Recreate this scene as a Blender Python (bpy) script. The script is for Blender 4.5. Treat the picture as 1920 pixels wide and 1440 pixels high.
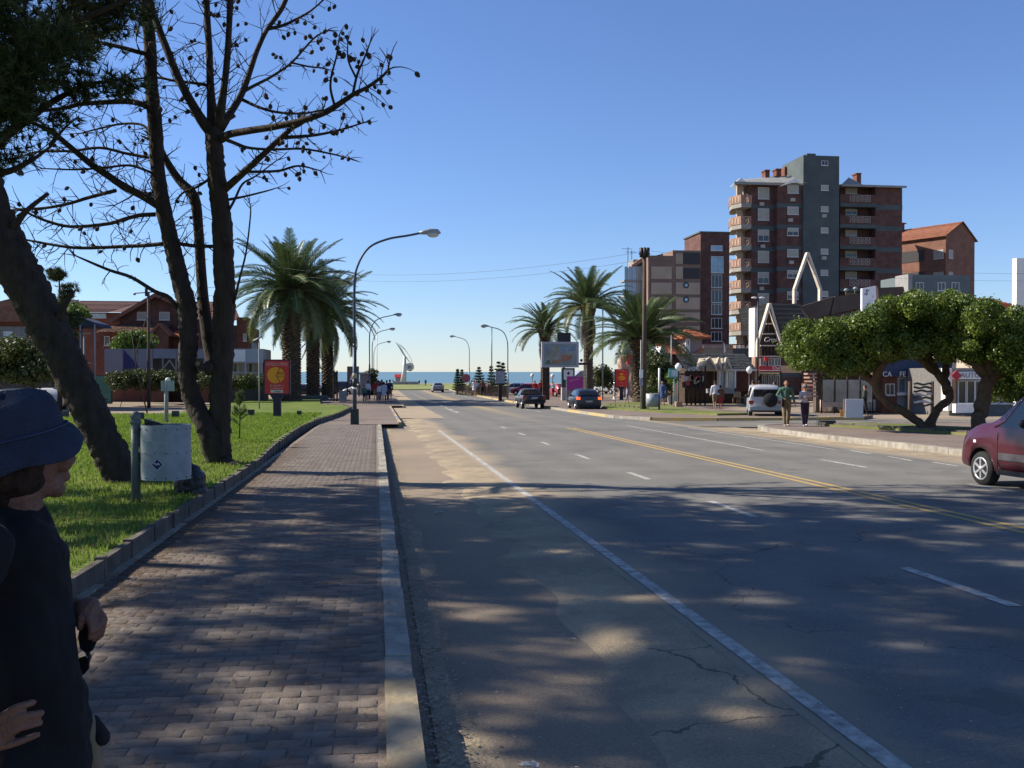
import bpy, math, random
import numpy as np
from mathutils import Vector, Matrix, Euler
random.seed(7); rng=np.random.default_rng(7)
S=bpy.context.scene; COL=S.collection
for o in list(bpy.data.objects): bpy.data.objects.remove(o)
R=math.radians; pi=math.pi
# ---------------- camera, sky, sun, exposure ----------------
F=1850.0; YAW=R(7.85); PITCH=math.atan(23/F); CZ=1.8
cam=bpy.data.cameras.new('camera'); co=bpy.data.objects.new('camera',cam); COL.objects.link(co)
cam.sensor_width=36; cam.lens=36*F/1920; cam.clip_start=.05; cam.clip_end=60000
co.location=(0,0,CZ); co.rotation_euler=(R(90)-PITCH,0,-YAW); S.camera=co
SUN_EL=R(37); SH=Vector((.927,-.375)).normalized()     # shadow direction on the ground
world=bpy.data.worlds.new('World'); S.world=world; world.use_nodes=True
wn=world.node_tree; wn.nodes.clear()
sky=wn.nodes.new('ShaderNodeTexSky'); sky.sky_type='NISHITA'; sky.sun_disc=False
sky.sun_elevation=SUN_EL; sky.sun_rotation=math.atan2(-SH.x,-SH.y)
sky.air_density=1.0; sky.dust_density=.0; sky.ozone_density=4.0; sky.altitude=0
bg=wn.nodes.new('ShaderNodeBackground'); bg.inputs[1].default_value=.074
tint=wn.nodes.new('ShaderNodeVectorMath'); tint.operation='MULTIPLY'; tint.inputs[1].default_value=(.90,.99,1.25); wn.links.new(sky.outputs[0],tint.inputs[0])
wo=wn.nodes.new('ShaderNodeOutputWorld'); wn.links.new(tint.outputs[0],bg.inputs[0]); wn.links.new(bg.outputs[0],wo.inputs[0])
sl=bpy.data.lights.new('sun','SUN'); sl.energy=5.0; sl.angle=R(.5); sl.color=(1,.91,.77)
so=bpy.data.objects.new('sun',sl); COL.objects.link(so)
sd=Vector((SH.x*math.cos(SUN_EL),SH.y*math.cos(SUN_EL),-math.sin(SUN_EL)))
so.rotation_euler=sd.to_track_quat('-Z','Y').to_euler(); so.location=(-20,10,30)
S.view_settings.view_transform='Standard'; S.view_settings.look='None'; S.view_settings.exposure=.72; S.view_settings.gamma=1
S.render.engine='CYCLES'
# ---------------- projection helpers ----------------
RM=Euler(co.rotation_euler).to_matrix()
def g(y):
    s=.0125
    if y<45: return -s*y
    if y<155: t=y-45; return -s*45-s*t+s/220*t*t
    return -s*45-s*55
def ray(u,v):
    d=RM@Vector(((u-960)/F,(720-v)/F,-1)); return d
CAM=Vector((0,0,CZ))
def P(u,v,h=0.):
    "ground point under pixel (u,v) of the photograph, h above the terrain"
    d=ray(u,v); lo,hi=.5,400.
    f=lambda t:(CAM+d*t).z-g((CAM+d*t).y)-h
    t=lo
    while t<330:
        if f(t)<0: break
        t+=.5
    a,b=t-.5,t
    for _ in range(24):
        m=(a+b)/2
        if f(m)<0:b=m
        else:a=m
    return CAM+d*a
def at(u,v,D): return CAM+ray(u,v)*D
def gp(u,D,h=0.):
    p=at(u,720,D); return Vector((p.x,p.y,g(p.y)+h))
def proj(p):
    q=RM.transposed()@(Vector(p)-CAM); return 960+F*q.x/-q.z,720-F*q.y/-q.z
def hz(v,p):
    "height z of pixel row v on the vertical through p"
    D=-(RM.transposed()@(Vector(p)-CAM)).z
    return at(960,v,D).z
# ---------------- materials ----------------
MATS={}
def mat(name,col,rough=.8,var=.18,scale=6.,bump=.0,metal=0.,col2=None,rnd=0.,emit=0.,alpha=1.,spec=.3,bscale=None,island=0.,pos=True,detail=4,trans=0.,stretch=None,sub=0.,coat=0.):
    if name in MATS: return MATS[name]
    m=bpy.data.materials.new(name); MATS[name]=m; m.use_nodes=True
    n=m.node_tree.nodes; L=m.node_tree.links; b=n['Principled BSDF']
    c=(*col,1) if len(col)==3 else col
    b.inputs['Roughness'].default_value=rough; b.inputs['Metallic'].default_value=metal
    b.inputs['Specular IOR Level'].default_value=spec
    if coat: b.inputs['Coat Weight'].default_value=coat; b.inputs['Coat Roughness'].default_value=.08
    if trans: b.inputs['Transmission Weight'].default_value=trans
    if pos: src=n.new('ShaderNodeNewGeometry').outputs['Position']
    else: src=n.new('ShaderNodeTexCoord').outputs['Object']
    if stretch:
        mp=n.new('ShaderNodeMapping'); mp.inputs['Scale'].default_value=stretch; L.new(src,mp.inputs['Vector']); src=mp.outputs[0]
    t=n.new('ShaderNodeTexNoise'); t.inputs['Scale'].default_value=scale; t.inputs['Detail'].default_value=detail; t.inputs['Roughness'].default_value=.62
    L.new(src,t.inputs['Vector'])
    r=n.new('ShaderNodeValToRGB'); r.color_ramp.elements[0].position=.32; r.color_ramp.elements[1].position=.68
    if col2 is None:
        r.color_ramp.elements[0].color=(*[x*(1-var) for x in c[:3]],1); r.color_ramp.elements[1].color=(*[min(1,x*(1+var)) for x in c[:3]],1)
    else:
        r.color_ramp.elements[0].color=c; r.color_ramp.elements[1].color=(*col2,1)
    L.new(t.outputs['Fac'],r.inputs[0]); out=r.outputs[0]
    if rnd or island:
        a=rnd or island
        ma=n.new('ShaderNodeMapRange'); ma.inputs[3].default_value=1-a; ma.inputs[4].default_value=1+a
        if rnd: L.new(n.new('ShaderNodeObjectInfo').outputs['Random'],ma.inputs[0])
        else: L.new(n.new('ShaderNodeNewGeometry').outputs['Random Per Island'],ma.inputs[0])
        mx=n.new('ShaderNodeVectorMath'); mx.operation='SCALE'; L.new(out,mx.inputs[0]); L.new(ma.outputs[0],mx.inputs['Scale']); out=mx.outputs[0]
    L.new(out,b.inputs['Base Color'])
    if emit: L.new(out,b.inputs['Emission Color']); b.inputs['Emission Strength'].default_value=emit
    if bump:
        t2=n.new('ShaderNodeTexNoise'); t2.inputs['Scale'].default_value=bscale or scale*4; t2.inputs['Detail'].default_value=5
        L.new(src,t2.inputs['Vector'])
        bp=n.new('ShaderNodeBump'); bp.inputs['Strength'].default_value=bump; bp.inputs['Distance'].default_value=.03
        L.new(t2.outputs['Fac'],bp.inputs['Height']); L.new(bp.outputs[0],b.inputs['Normal'])
    m['c']=1
    return m
def leafmat(name,col,col2,rough=.55,tr=.25,island=.3,scale=1.2):
    m=mat(name,col,rough=rough,col2=col2,scale=scale,island=island,spec=.35)
    n=m.node_tree.nodes; L=m.node_tree.links; b=n['Principled BSDF']
    tb=n.new('ShaderNodeBsdfTranslucent'); mx=n.new('ShaderNodeMixShader'); mx.inputs[0].default_value=tr
    L.new(b.inputs['Base Color'].links[0].from_socket,tb.inputs[0])
    o=n['Material Output']; L.new(b.outputs[0],mx.inputs[1]); L.new(tb.outputs[0],mx.inputs[2]); L.new(mx.outputs[0],o.inputs[0])
    return m
# ---------------- mesh builder ----------------
class MB:
    def __init__(s): s.v=[];s.f=[];s.m=[];s.sm=[];s.tf=None
    def add(s,vs,fs,mi=0,sm=False):
        b=len(s.v)
        if s.tf is not None: vs=[s.tf@Vector(v) for v in vs]
        s.v+= [tuple(v) for v in vs]; s.f+=[tuple(i+b for i in f) for f in fs]; s.m+=[mi]*len(fs); s.sm+=[sm]*len(fs); return s
    def box(s,c,d,rz=0,mi=0,top=None,rot=None):
        x,y,z=[k/2 for k in d]; tx,ty=(top or (1,1))
        vs=[(-x,-y,-z),(x,-y,-z),(x,y,-z),(-x,y,-z),(-x*tx,-y*ty,z),(x*tx,-y*ty,z),(x*tx,y*ty,z),(-x*tx,y*ty,z)]
        M=rot if rot is not None else Matrix.Rotation(rz,3,'Z')
        vs=[M@Vector(v)+Vector(c) for v in vs]
        return s.add(vs,[(3,2,1,0),(4,5,6,7),(0,1,5,4),(1,2,6,5),(2,3,7,6),(3,0,4,7)],mi)
    def b2(s,x0,x1,y0,y1,z0,z1,mi=0): return s.box(((x0+x1)/2,(y0+y1)/2,(z0+z1)/2),(abs(x1-x0),abs(y1-y0),abs(z1-z0)),mi=mi)
    def tube(s,pts,rad,n=8,mi=0,sm=True,caps=True,flat=1.):
        pts=[Vector(p) for p in pts]; 
        if not hasattr(rad,'__len__'): rad=[rad]*len(pts)
        vs=[];N=None
        for i,p in enumerate(pts):
            t=(pts[min(i+1,len(pts)-1)]-pts[max(i-1,0)]).normalized()
            if N is None:
                N=t.orthogonal().normalized()
            else: 
                N=(N-t*N.dot(t)); N=N.normalized() if N.length>1e-6 else t.orthogonal().normalized()
            B=t.cross(N)
            for k in range(n):
                a=2*pi*k/n; vs.append(p+(N*math.cos(a)+B*math.sin(a)*flat)*rad[i])
        fs=[(i*n+k,i*n+(k+1)%n,(i+1)*n+(k+1)%n,(i+1)*n+k) for i in range(len(pts)-1) for k in range(n)]
        s.add(vs,fs,mi,sm)
        if caps:
            b=len(pts)*n; L=len(s.v)-b
            s.f+=[tuple(L+k for k in range(n))[::-1],tuple(L+b-n+k for k in range(n))]; s.m+=[mi]*2; s.sm+=[False]*2
        return s
    def poly(s,pts,z0,z1,mi=0,bottom=True):
        n=len(pts); vs=[(p[0],p[1],z0) for p in pts]+[(p[0],p[1],z1) for p in pts]
        fs=[tuple(range(n,2*n))]+[(i,(i+1)%n,n+(i+1)%n,n+i) for i in range(n)]
        if bottom: fs.append(tuple(range(n))[::-1])
        return s.add(vs,fs,mi)
    def polyY(s,pts,y0,y1,mi=0):
        n=len(pts); vs=[(p[0],y0,p[1]) for p in pts]+[(p[0],y1,p[1]) for p in pts]
        fs=[tuple(range(n)),tuple(range(n,2*n))[::-1]]+[((i+1)%n,i,n+i,n+(i+1)%n) for i in range(n)]
        return s.add(vs,fs,mi)
    def polyX(s,pts,x0,x1,mi=0):
        n=len(pts); vs=[(x0,p[0],p[1]) for p in pts]+[(x1,p[0],p[1]) for p in pts]
        fs=[tuple(range(n))[::-1],tuple(range(n,2*n))]+[(i,(i+1)%n,n+(i+1)%n,n+i) for i in range(n)]
        return s.add(vs,fs,mi)
    def lathe(s,prof,c=(0,0,0),n=16,mi=0,sm=True):
        vs=[];m=len(prof)
        for r,z in prof:
            for k in range(n): a=2*pi*k/n; vs.append((c[0]+r*math.cos(a),c[1]+r*math.sin(a),c[2]+z))
        fs=[(i*n+k,i*n+(k+1)%n,(i+1)*n+(k+1)%n,(i+1)*n+k) for i in range(m-1) for k in range(n)]
        fs+=[tuple(range(n))[::-1],tuple(range((m-1)*n,m*n))]
        return s.add(vs,fs,mi,sm)
    def ball(s,c,r,nu=12,nv=8,mi=0,rot=None):
        if not hasattr(r,'__len__'): r=(r,r,r)
        vs=[];c=Vector(c)
        for j in range(1,nv):
            t=pi*j/nv
            for k in range(nu): a=2*pi*k/nu; vs.append(Vector((r[0]*math.sin(t)*math.cos(a),r[1]*math.sin(t)*math.sin(a),r[2]*math.cos(t))))
        vs+=[Vector((0,0,r[2])),Vector((0,0,-r[2]))]; T=len(vs)-2
        if rot is not None: vs=[rot@v for v in vs]
        vs=[v+c for v in vs]
        fs=[(j*nu+k,(j+1)*nu+k,(j+1)*nu+(k+1)%nu,j*nu+(k+1)%nu) for j in range(nv-2) for k in range(nu)]
        fs+=[(T,k,(k+1)%nu) for k in range(nu)]+[(T+1,(nv-2)*nu+(k+1)%nu,(nv-2)*nu+k) for k in range(nu)]
        return s.add(vs,fs,mi,True)
    def cap(s,p,q,r1,r2=None,n=10,mi=0,flat=1.):
        "tapered capsule"
        r2=r1 if r2 is None else r2; p=Vector(p);q=Vector(q);d=(q-p); L=d.length; d=d/max(L,1e-6)
        pts=[];rr=[]
        for a in (90,60,30): pts.append(p-d*r1*math.sin(R(a))); rr.append(max(r1*math.cos(R(a)),r1*.08))
        for k in range(5): t=k/4; pts.append(p+d*L*t); rr.append(r1+(r2-r1)*t)
        for a in (30,60,90): pts.append(q+d*r2*math.sin(R(a))); rr.append(max(r2*math.cos(R(a)),r2*.08))
        return s.tube(pts,rr,n,mi,flat=flat)
    def mesh(s,name,mats):
        me=bpy.data.meshes.new(name); me.from_pydata(s.v,[],s.f)
        for m in (mats if isinstance(mats,(list,tuple)) else [mats]): me.materials.append(m)
        me.polygons.foreach_set('material_index',s.m); me.polygons.foreach_set('use_smooth',s.sm); me.update(); return me
    def build(s,name,mats,parent=None,loc=(0,0,0),rot=(0,0,0)):
        return mk(name,s.mesh(name,mats),parent,loc,rot)
def mk(name,me,parent=None,loc=(0,0,0),rot=(0,0,0)):
    o=bpy.data.objects.new(name,me); COL.objects.link(o); o.location=loc; o.rotation_euler=rot
    if parent is not None: o.parent=parent; KID.setdefault(parent.name,[]).append(o)
    return o
KID={}
def tag(o,label=None,cat=None,group=None,kind=None):
    if label:o['label']=label
    if cat:o['category']=cat
    if group:o['group']=group
    if kind:o['kind']=kind
    return o
def thing(name,label,cat,loc=(0,0,0),rz=0,group=None):
    o=bpy.data.objects.new(name,None); o.empty_display_size=.2; COL.objects.link(o); o.location=loc; o.rotation_euler=(0,0,rz); return tag(o,label,cat,group)
def dup(o,parent=None,loc=None,rz=None,label=None):
    c=o.copy(); COL.objects.link(c)
    if parent is not None: c.parent=parent; KID.setdefault(parent.name,[]).append(c)
    for ch in KID.get(o.name,[]): dup(ch,c)
    if loc is not None: c.location=loc
    if rz is not None: c.rotation_euler=(0,0,rz)
    if label: c['label']=label
    return c
def npmesh(name,V,Fc,mats,smooth=False):
    "V (n,3), Fc (m,k) uniform faces"
    me=bpy.data.meshes.new(name); n=len(V); m,k=Fc.shape
    me.vertices.add(n); me.vertices.foreach_set('co',np.ascontiguousarray(V,dtype=np.float32).ravel())
    me.loops.add(m*k); me.loops.foreach_set('vertex_index',Fc.astype(np.int32).ravel())
    me.polygons.add(m); me.polygons.foreach_set('loop_start',np.arange(0,m*k,k,dtype=np.int32)); me.polygons.foreach_set('loop_total',np.full(m,k,dtype=np.int32))
    if smooth: me.polygons.foreach_set('use_smooth',np.ones(m,dtype=bool))
    for x in (mats if isinstance(mats,(list,tuple)) else [mats]): me.materials.append(x)
    me.update(calc_edges=True); return me
def scat(TV,TF,pos,rot,scl):
    "template verts/faces, positions (n,3), rotation (n,3,3), scale (n,) or (n,3)"
    scl=np.asarray(scl); scl=scl[:,None,None] if scl.ndim==1 else scl[:,None,:]
    V=np.einsum('nij,nkj->nki',rot,TV[None]*scl)+pos[:,None,:]
    Fc=TF[None]+(np.arange(len(pos))*len(TV))[:,None,None]
    return V.reshape(-1,3),Fc.reshape(-1,TF.shape[1])
def rrot(n,dirs=None):
    a=rng.uniform(0,2*pi,n)
    if dirs is None:
        z=rng.normal(size=(n,3)); z/=np.linalg.norm(z,axis=1)[:,None]
    else: z=dirs/np.linalg.norm(dirs,axis=1)[:,None]
    h=rng.normal(size=(n,3)); x=np.cross(h,z); x/=np.linalg.norm(x,axis=1)[:,None]; y=np.cross(z,x)
    return np.stack([x,y,z],axis=2)
def text(body,size,m,parent,loc,rot=(R(90),0,0),name='lettering',ext=.01,align='CENTER',shear=0.):
    cu=bpy.data.curves.new('t','FONT'); cu.body=body; cu.size=size; cu.align_x=align; cu.align_y='CENTER'; cu.extrude=ext; cu.shear=shear; cu.resolution_u=3
    to=bpy.data.objects.new('t',cu); COL.objects.link(to)
    dg=bpy.context.evaluated_depsgraph_get(); me=bpy.data.meshes.new_from_object(to.evaluated_get(dg))
    bpy.data.objects.remove(to); bpy.data.curves.remove(cu)
    me.materials.clear(); me.materials.append(m); me.name=name
    return mk(name,me,parent,loc,rot)
def curve(pts,n=6):
    "Catmull-Rom through vectors of any length"
    A=[np.array(p,float) for p in pts]; A=[2*A[0]-A[1]]+A+[2*A[-1]-A[-2]]; out=[]
    for i in range(1,len(A)-2):
        p0,p1,p2,p3=A[i-1:i+3]
        for k in range(n):
            t=k/n; out.append(.5*(2*p1+(p2-p0)*t+(2*p0-5*p1+4*p2-p3)*t*t+(3*p1-p0-3*p2+p3)*t**3))
    out.append(A[-2]); return out
# common materials
concrete=mat('concrete',(.36,.33,.28),.9,.25,3,.5)
kerbm=mat('kerb_concrete',(.29,.265,.22),.9,.3,4,.6,bscale=30,rnd=.12)
yellowk=mat('worn_yellow_kerb',(.50,.36,.10),.8,scale=2.5,col2=(.36,.31,.22),bump=.4)
white=mat('white_paint',(.76,.75,.72),.6,.06,2)
offwhite=mat('cream_plaster',(.42,.36,.29),.9,.12,.8,.2)
grey=mat('grey_plaster',(.085,.105,.105),.9,.16,.5,.2)
greylt=mat('light_grey_plaster',(.27,.27,.26),.9,.12,.6,.2)
brick=mat('red_brick',(.115,.060,.050),.9,.3,1.2,.3,bscale=20)
brickl=mat('orange_brick',(.34,.21,.155),.9,.2,1.2,.3,bscale=20)
brickd=mat('dark_brick',(.16,.065,.045),.9,.25,1.2,.3)
tilem=mat('clay_roof_tile',(.42,.14,.065),.85,.3,2.2,.4,rnd=.15,island=.15)
tiled=mat('weathered_roof_tile',(.12,.06,.045),.85,scale=3,col2=(.20,.105,.075),bump=.4,island=.2)
slate=mat('dark_slate_roof',(.05,.054,.058),.7,.25,2,.3,island=.2)
glassd=mat('dark_window_glass',(.03,.035,.04),.08,.3,.6,spec=.6)
glassb=mat('sky_reflecting_glass',(.22,.30,.36),.08,.25,.5,spec=.8,metal=.3)
blind=mat('pale_roller_blind',(.40,.39,.34),.8,.08,2)
frame_w=mat('white_window_frame',(.62,.62,.60),.6,.05,3)
black=mat('black_metal',(.02,.02,.022),.5,.2,5,spec=.4)
darkgreen=mat('dark_green_metal',(.02,.035,.03),.5,.2,3)
steel=mat('painted_steel',(.13,.16,.19),.45,.2,6,spec=.5,metal=.3)
galv=mat('galvanised_metal',(.27,.30,.31),.5,.16,5,.12,metal=.15,spec=.4)
wood=mat('weathered_wood',(.085,.06,.045),.85,.35,3,.4,stretch=(6,6,.6),island=.2)
wooddk=mat('dark_wood',(.055,.035,.025),.85,.3,3,.3)
bark=mat('pine_bark',(.026,.019,.015),.95,scale=9,col2=(.052,.04,.032),bump=1.,bscale=16,stretch=(1,1,.3),detail=8)
# ================= SETTING =================
def struct(name,me,parent=None): return tag(mk(name,me,parent),kind='structure')
def strip(name,xs,ys,zf,m,parent=None,skirt=None):
    V=[(x,y,g(y)+zf(x,y)) for y in ys for x in xs]; nx=len(xs)
    Fc=[(j*nx+i,j*nx+i+1,(j+1)*nx+i+1,(j+1)*nx+i) for j in range(len(ys)-1) for i in range(nx-1)]
    me=npmesh(name,np.array(V),np.array(Fc),m,True); return struct(name,me,parent)
def lin(a,b,n): return [a+(b-a)*i/(n-1) for i in range(n)]
def tri_fill(name,pts,h,m,skirt=.4,parent=None,sub=1.5):
    from mathutils.geometry import tessellate_polygon
    "flat-ish slab over a ground polygon (world xy), draped on the terrain, with side skirts"
    import bmesh
    bm=bmesh.new(); dense=[]
    for i,p in enumerate(pts):
        q=pts[(i+1)%len(pts)]; n=max(1,int(math.hypot(q[0]-p[0],q[1]-p[1])/3))
        dense+=[(p[0]+(q[0]-p[0])*k/n,p[1]+(q[1]-p[1])*k/n) for k in range(n)]
    vs=[bm.verts.new((x,y,0)) for x,y in dense]; [bm.faces.new([vs[i] for i in t]) for t in tessellate_polygon([[Vector((x,y,0)) for x,y in dense]])]
    y0=min(p[1] for p in dense); y1=max(p[1] for p in dense); y=y0+sub
    while y<y1:
        bmesh.ops.bisect_plane(bm,geom=bm.verts[:]+bm.edges[:]+bm.faces[:],plane_co=(0,y,0),plane_no=(0,1,0)); y+=sub if y<40 else sub*3
    for v in bm.verts: v.co.z=g(v.co.y)+h
    be=[e for e in bm.edges if e.is_boundary]
    r=bmesh.ops.extrude_edge_only(bm,edges=be)
    for v in [x for x in r['geom'] if isinstance(x,bmesh.types.BMVert)]: v.co.z-=skirt
    bmesh.ops.recalc_face_normals(bm,faces=bm.faces)
    me=bpy.data.meshes.new(name); bm.to_mesh(me); bm.free()
    up=sum(p.normal.z*p.area for p in me.polygons)
    if up<0: me.flip_normals()
    me.materials.append(m); return mk(name,me,parent)

def groundmat(name,c1,c2,scale,pos=.5,rough=.95,bump=.3,extra=None,fine=.2,spec=.2):
    m=bpy.data.materials.new(name); m.use_nodes=True; n=m.node_tree.nodes; L=m.node_tree.links; b=n['Principled BSDF']
    b.inputs['Roughness'].default_value=rough; b.inputs['Specular IOR Level'].default_value=spec
    gp_=n.new('ShaderNodeNewGeometry').outputs['Position']
    t=n.new('ShaderNodeTexNoise'); t.inputs['Scale'].default_value=scale; t.inputs['Detail'].default_value=8; t.inputs['Roughness'].default_value=.6; L.new(gp_,t.inputs['Vector'])
    r=n.new('ShaderNodeValToRGB'); r.color_ramp.elements[0].position=pos-.12; r.color_ramp.elements[1].position=pos+.12
    r.color_ramp.elements[0].color=(*c1,1); r.color_ramp.elements[1].color=(*c2,1); L.new(t.outputs['Fac'],r.inputs[0]); out=r.outputs[0]
    f=n.new('ShaderNodeTexNoise'); f.inputs['Scale'].default_value=60; f.inputs['Detail'].default_value=4; L.new(gp_,f.inputs['Vector'])
    ma=n.new('ShaderNodeMapRange'); ma.inputs[1].default_value=.3; ma.inputs[2].default_value=.7; ma.inputs[3].default_value=1-fine; ma.inputs[4].default_value=1+fine; L.new(f.outputs['Fac'],ma.inputs[0])
    sc=n.new('ShaderNodeVectorMath'); sc.operation='SCALE'; L.new(out,sc.inputs[0]); L.new(ma.outputs[0],sc.inputs['Scale']); out=sc.outputs[0]
    if extra: out=extra(n,L,gp_,out,t)
    L.new(out,b.inputs['Base Color'])
    bp=n.new('ShaderNodeBump'); bp.inputs['Strength'].default_value=bump; bp.inputs['Distance'].default_value=.02; L.new(f.outputs['Fac'],bp.inputs['Height']); L.new(bp.outputs[0],b.inputs['Normal'])
    return m
def mixc(n,L,fac,a,c):
    mx=n.new('ShaderNodeMix'); mx.data_type='RGBA'
    if isinstance(fac,float): mx.inputs[0].default_value=fac
    else: L.new(fac,mx.inputs[0])
    L.new(a,mx.inputs[6])
    if isinstance(c,tuple): mx.inputs[7].default_value=(*c,1)
    else: L.new(c,mx.inputs[7])
    return mx.outputs[2]
def mth(n,L,op,a,b=None,c=None,clamp=False):
    m=n.new('ShaderNodeMath'); m.operation=op; m.use_clamp=clamp
    for i,x in enumerate((a,b,c)):
        if x is None: continue
        if isinstance(x,(int,float)): m.inputs[i].default_value=x
        else: L.new(x,m.inputs[i])
    return m.outputs[0]
def cracks(n,L,gpos,out,amount,scale=.45,dark=(.03,.028,.025),w=.012):
    nz=n.new('ShaderNodeTexNoise'); nz.inputs['Scale'].default_value=1.4; nz.inputs['Detail'].default_value=6; L.new(gpos,nz.inputs['Vector'])
    ad=n.new('ShaderNodeVectorMath'); ad.operation='MULTIPLY_ADD'; L.new(nz.outputs['Color'],ad.inputs[0]); ad.inputs[1].default_value=(1.1,1.1,0); L.new(gpos,ad.inputs[2])
    vo=n.new('ShaderNodeTexVoronoi'); vo.feature='DISTANCE_TO_EDGE'; vo.inputs['Scale'].default_value=scale; L.new(ad.outputs[0],vo.inputs['Vector'])
    br=n.new('ShaderNodeTexNoise'); br.inputs['Scale'].default_value=.7; L.new(gpos,br.inputs['Vector'])
    f=mth(n,L,'LESS_THAN',vo.outputs['Distance'],w); f2=mth(n,L,'MULTIPLY',f,mth(n,L,'GREATER_THAN',br.outputs['Fac'],.5)); f3=mth(n,L,'MULTIPLY',f2,amount)
    return mixc(n,L,f3,out,dark)
def road_extra(n,L,gpos,out,t):
    sx=n.new('ShaderNodeSeparateXYZ'); L.new(gpos,sx.inputs[0]); x=sx.outputs[0]
    big=n.new('ShaderNodeTexNoise'); big.inputs['Scale'].default_value=.35; big.inputs['Detail'].default_value=6; L.new(gpos,big.inputs['Vector'])
    # wind-blown sand on the left edge and along the centre line further off
    a=mth(n,L,'MULTIPLY_ADD',big.outputs['Fac'],2.2,1.95); left=mth(n,L,'SUBTRACT',a,x); left=mth(n,L,'MULTIPLY',left,1.6,clamp=True)
    a2=mth(n,L,'SUBTRACT',x,12.6); right=mth(n,L,'MULTIPLY',a2,1.6,clamp=True)
    s=mth(n,L,'MULTIPLY',mth(n,L,'MAXIMUM',left,right),.85)
    st=n.new('ShaderNodeTexNoise'); st.inputs['Scale'].default_value=.9; st.inputs['Detail'].default_value=7; L.new(gpos,st.inputs['Vector'])
    out=mixc(n,L,mth(n,L,'MULTIPLY',mth(n,L,'GREATER_THAN',st.outputs['Fac'],.63),.28),out,(.06,.058,.055))
    ag=n.new('ShaderNodeTexNoise'); ag.inputs['Scale'].default_value=170; ag.inputs['Detail'].default_value=2; L.new(gpos,ag.inputs['Vector'])
    out=mixc(n,L,mth(n,L,'MULTIPLY',mth(n,L,'GREATER_THAN',ag.outputs['Fac'],.60),.35),out,(.34,.32,.29))
    out=mixc(n,L,s,out,(.35,.28,.195))
    ty=mth(n,L,'MULTIPLY',mth(n,L,'SUBTRACT',1.,mth(n,L,'MULTIPLY',mth(n,L,'ABSOLUTE',mth(n,L,'SUBTRACT',x,7.83)),.9),clamp=True),mth(n,L,'MULTIPLY',mth(n,L,'SUBTRACT',sx.outputs[1],45.),.03,clamp=True))
    out=mixc(n,L,mth(n,L,'MULTIPLY',ty,.75),out,(.40,.30,.17))
    # tyre polish along each lane
    w=mth(n,L,'SINE',mth(n,L,'MULTIPLY',x,4.65)); out=mixc(n,L,mth(n,L,'MULTIPLY_ADD',w,.06,.06),out,(.05,.05,.05))
    return cracks(n,L,gpos,out,.5,.22,w=.0016)
asphalt=groundmat('asphalt',(.145,.141,.13),(.19,.182,.165),.5,extra=road_extra,fine=.22,bump=.5)
asphaltf=groundmat('asphalt_side_street',(.135,.13,.12),(.20,.18,.15),.3)
sandm=groundmat('sandy_ground',(.30,.235,.165),(.19,.165,.135),.16,pos=.56,bump=.4)
def sh_extra(n,L,gpos,out,t):
    st=n.new('ShaderNodeTexNoise'); st.inputs['Scale'].default_value=2.2; st.inputs['Detail'].default_value=9; L.new(gpos,st.inputs['Vector'])
    out=mixc(n,L,mth(n,L,'MULTIPLY',mth(n,L,'GREATER_THAN',st.outputs['Fac'],.60),.22),out,(.15,.125,.10))
    out=cracks(n,L,gpos,out,.6,.5,w=.004); return out
shoulder=groundmat('sanded_shoulder',(.40,.32,.21),(.25,.205,.15),.9,pos=.5,extra=sh_extra,bump=.6)
def pv_extra(n,L,gpos,out,t):
    br=n.new('ShaderNodeTexBrick'); br.offset=.5; br.inputs['Scale'].default_value=1; br.inputs['Brick Width'].default_value=.2; br.inputs['Row Height'].default_value=.105
    br.inputs['Mortar Size'].default_value=.006; br.inputs['Color1'].default_value=(1,1,1,1); br.inputs['Color2'].default_value=(.8,.8,.8,1); br.inputs['Mortar'].default_value=(.45,.42,.38,1)
    L.new(gpos,br.inputs['Vector']); mx=n.new('ShaderNodeMix'); mx.data_type='RGBA'; mx.blend_type='MULTIPLY'; mx.inputs[0].default_value=1; L.new(out,mx.inputs[6]); L.new(br.outputs[0],mx.inputs[7]); return mx.outputs[2]
pavefar=groundmat('paving_far',(.19,.15,.13),(.25,.20,.165),.5,extra=pv_extra)
pink=groundmat('pinkish_paving',(.19,.15,.13),(.25,.20,.17),.35,extra=pv_extra)
soil=mat('dark_soil',(.035,.028,.02),.95,.4,8,.6)
bed=mat('paver_bedding_sand',(.20,.16,.125),.95,.25,14,.3)
grassg=groundmat('lawn_ground',(.085,.13,.02),(.15,.19,.035),.8,bump=.9,fine=.4)
grassd=groundmat('dry_lawn_ground',(.10,.14,.03),(.20,.19,.08),.6,bump=.9,fine=.35)

# ground sheet, beach, sea
ys=[-60+5*i for i in range(66)]; xs=[-400,-150,-60,-20,0,20,60,150,400]
strip('ground',xs,ys,lambda x,y:-.035 if (-3<x<21) else -.035,sandm)
V=[];ysb=[265,275,290,310,340]
zb=[g(265)-.035,g(265)-.8,-6.2,-7.6,-9]
for y,z in zip(ysb,zb):
    for x in xs: V.append((x,y,z))
nx=len(xs); Fc=[(j*nx+i,j*nx+i+1,(j+1)*nx+i+1,(j+1)*nx+i) for j in range(len(ysb)-1) for i in range(nx-1)]
struct('beach',npmesh('beach',np.array(V),np.array(Fc),mat('beach_sand',(.36,.29,.2),.95,.12,.2),True))
sea=bpy.data.materials.new('sea_water'); sea.use_nodes=True; n=sea.node_tree.nodes; L=sea.node_tree.links; b=n['Principled BSDF']
b.inputs['Roughness'].default_value=.32; b.inputs['Specular IOR Level'].default_value=.35
gpz=n.new('ShaderNodeNewGeometry').outputs['Position']; mp=n.new('ShaderNodeMapping'); mp.inputs['Scale'].default_value=(.25,1,1); L.new(gpz,mp.inputs['Vector'])
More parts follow.
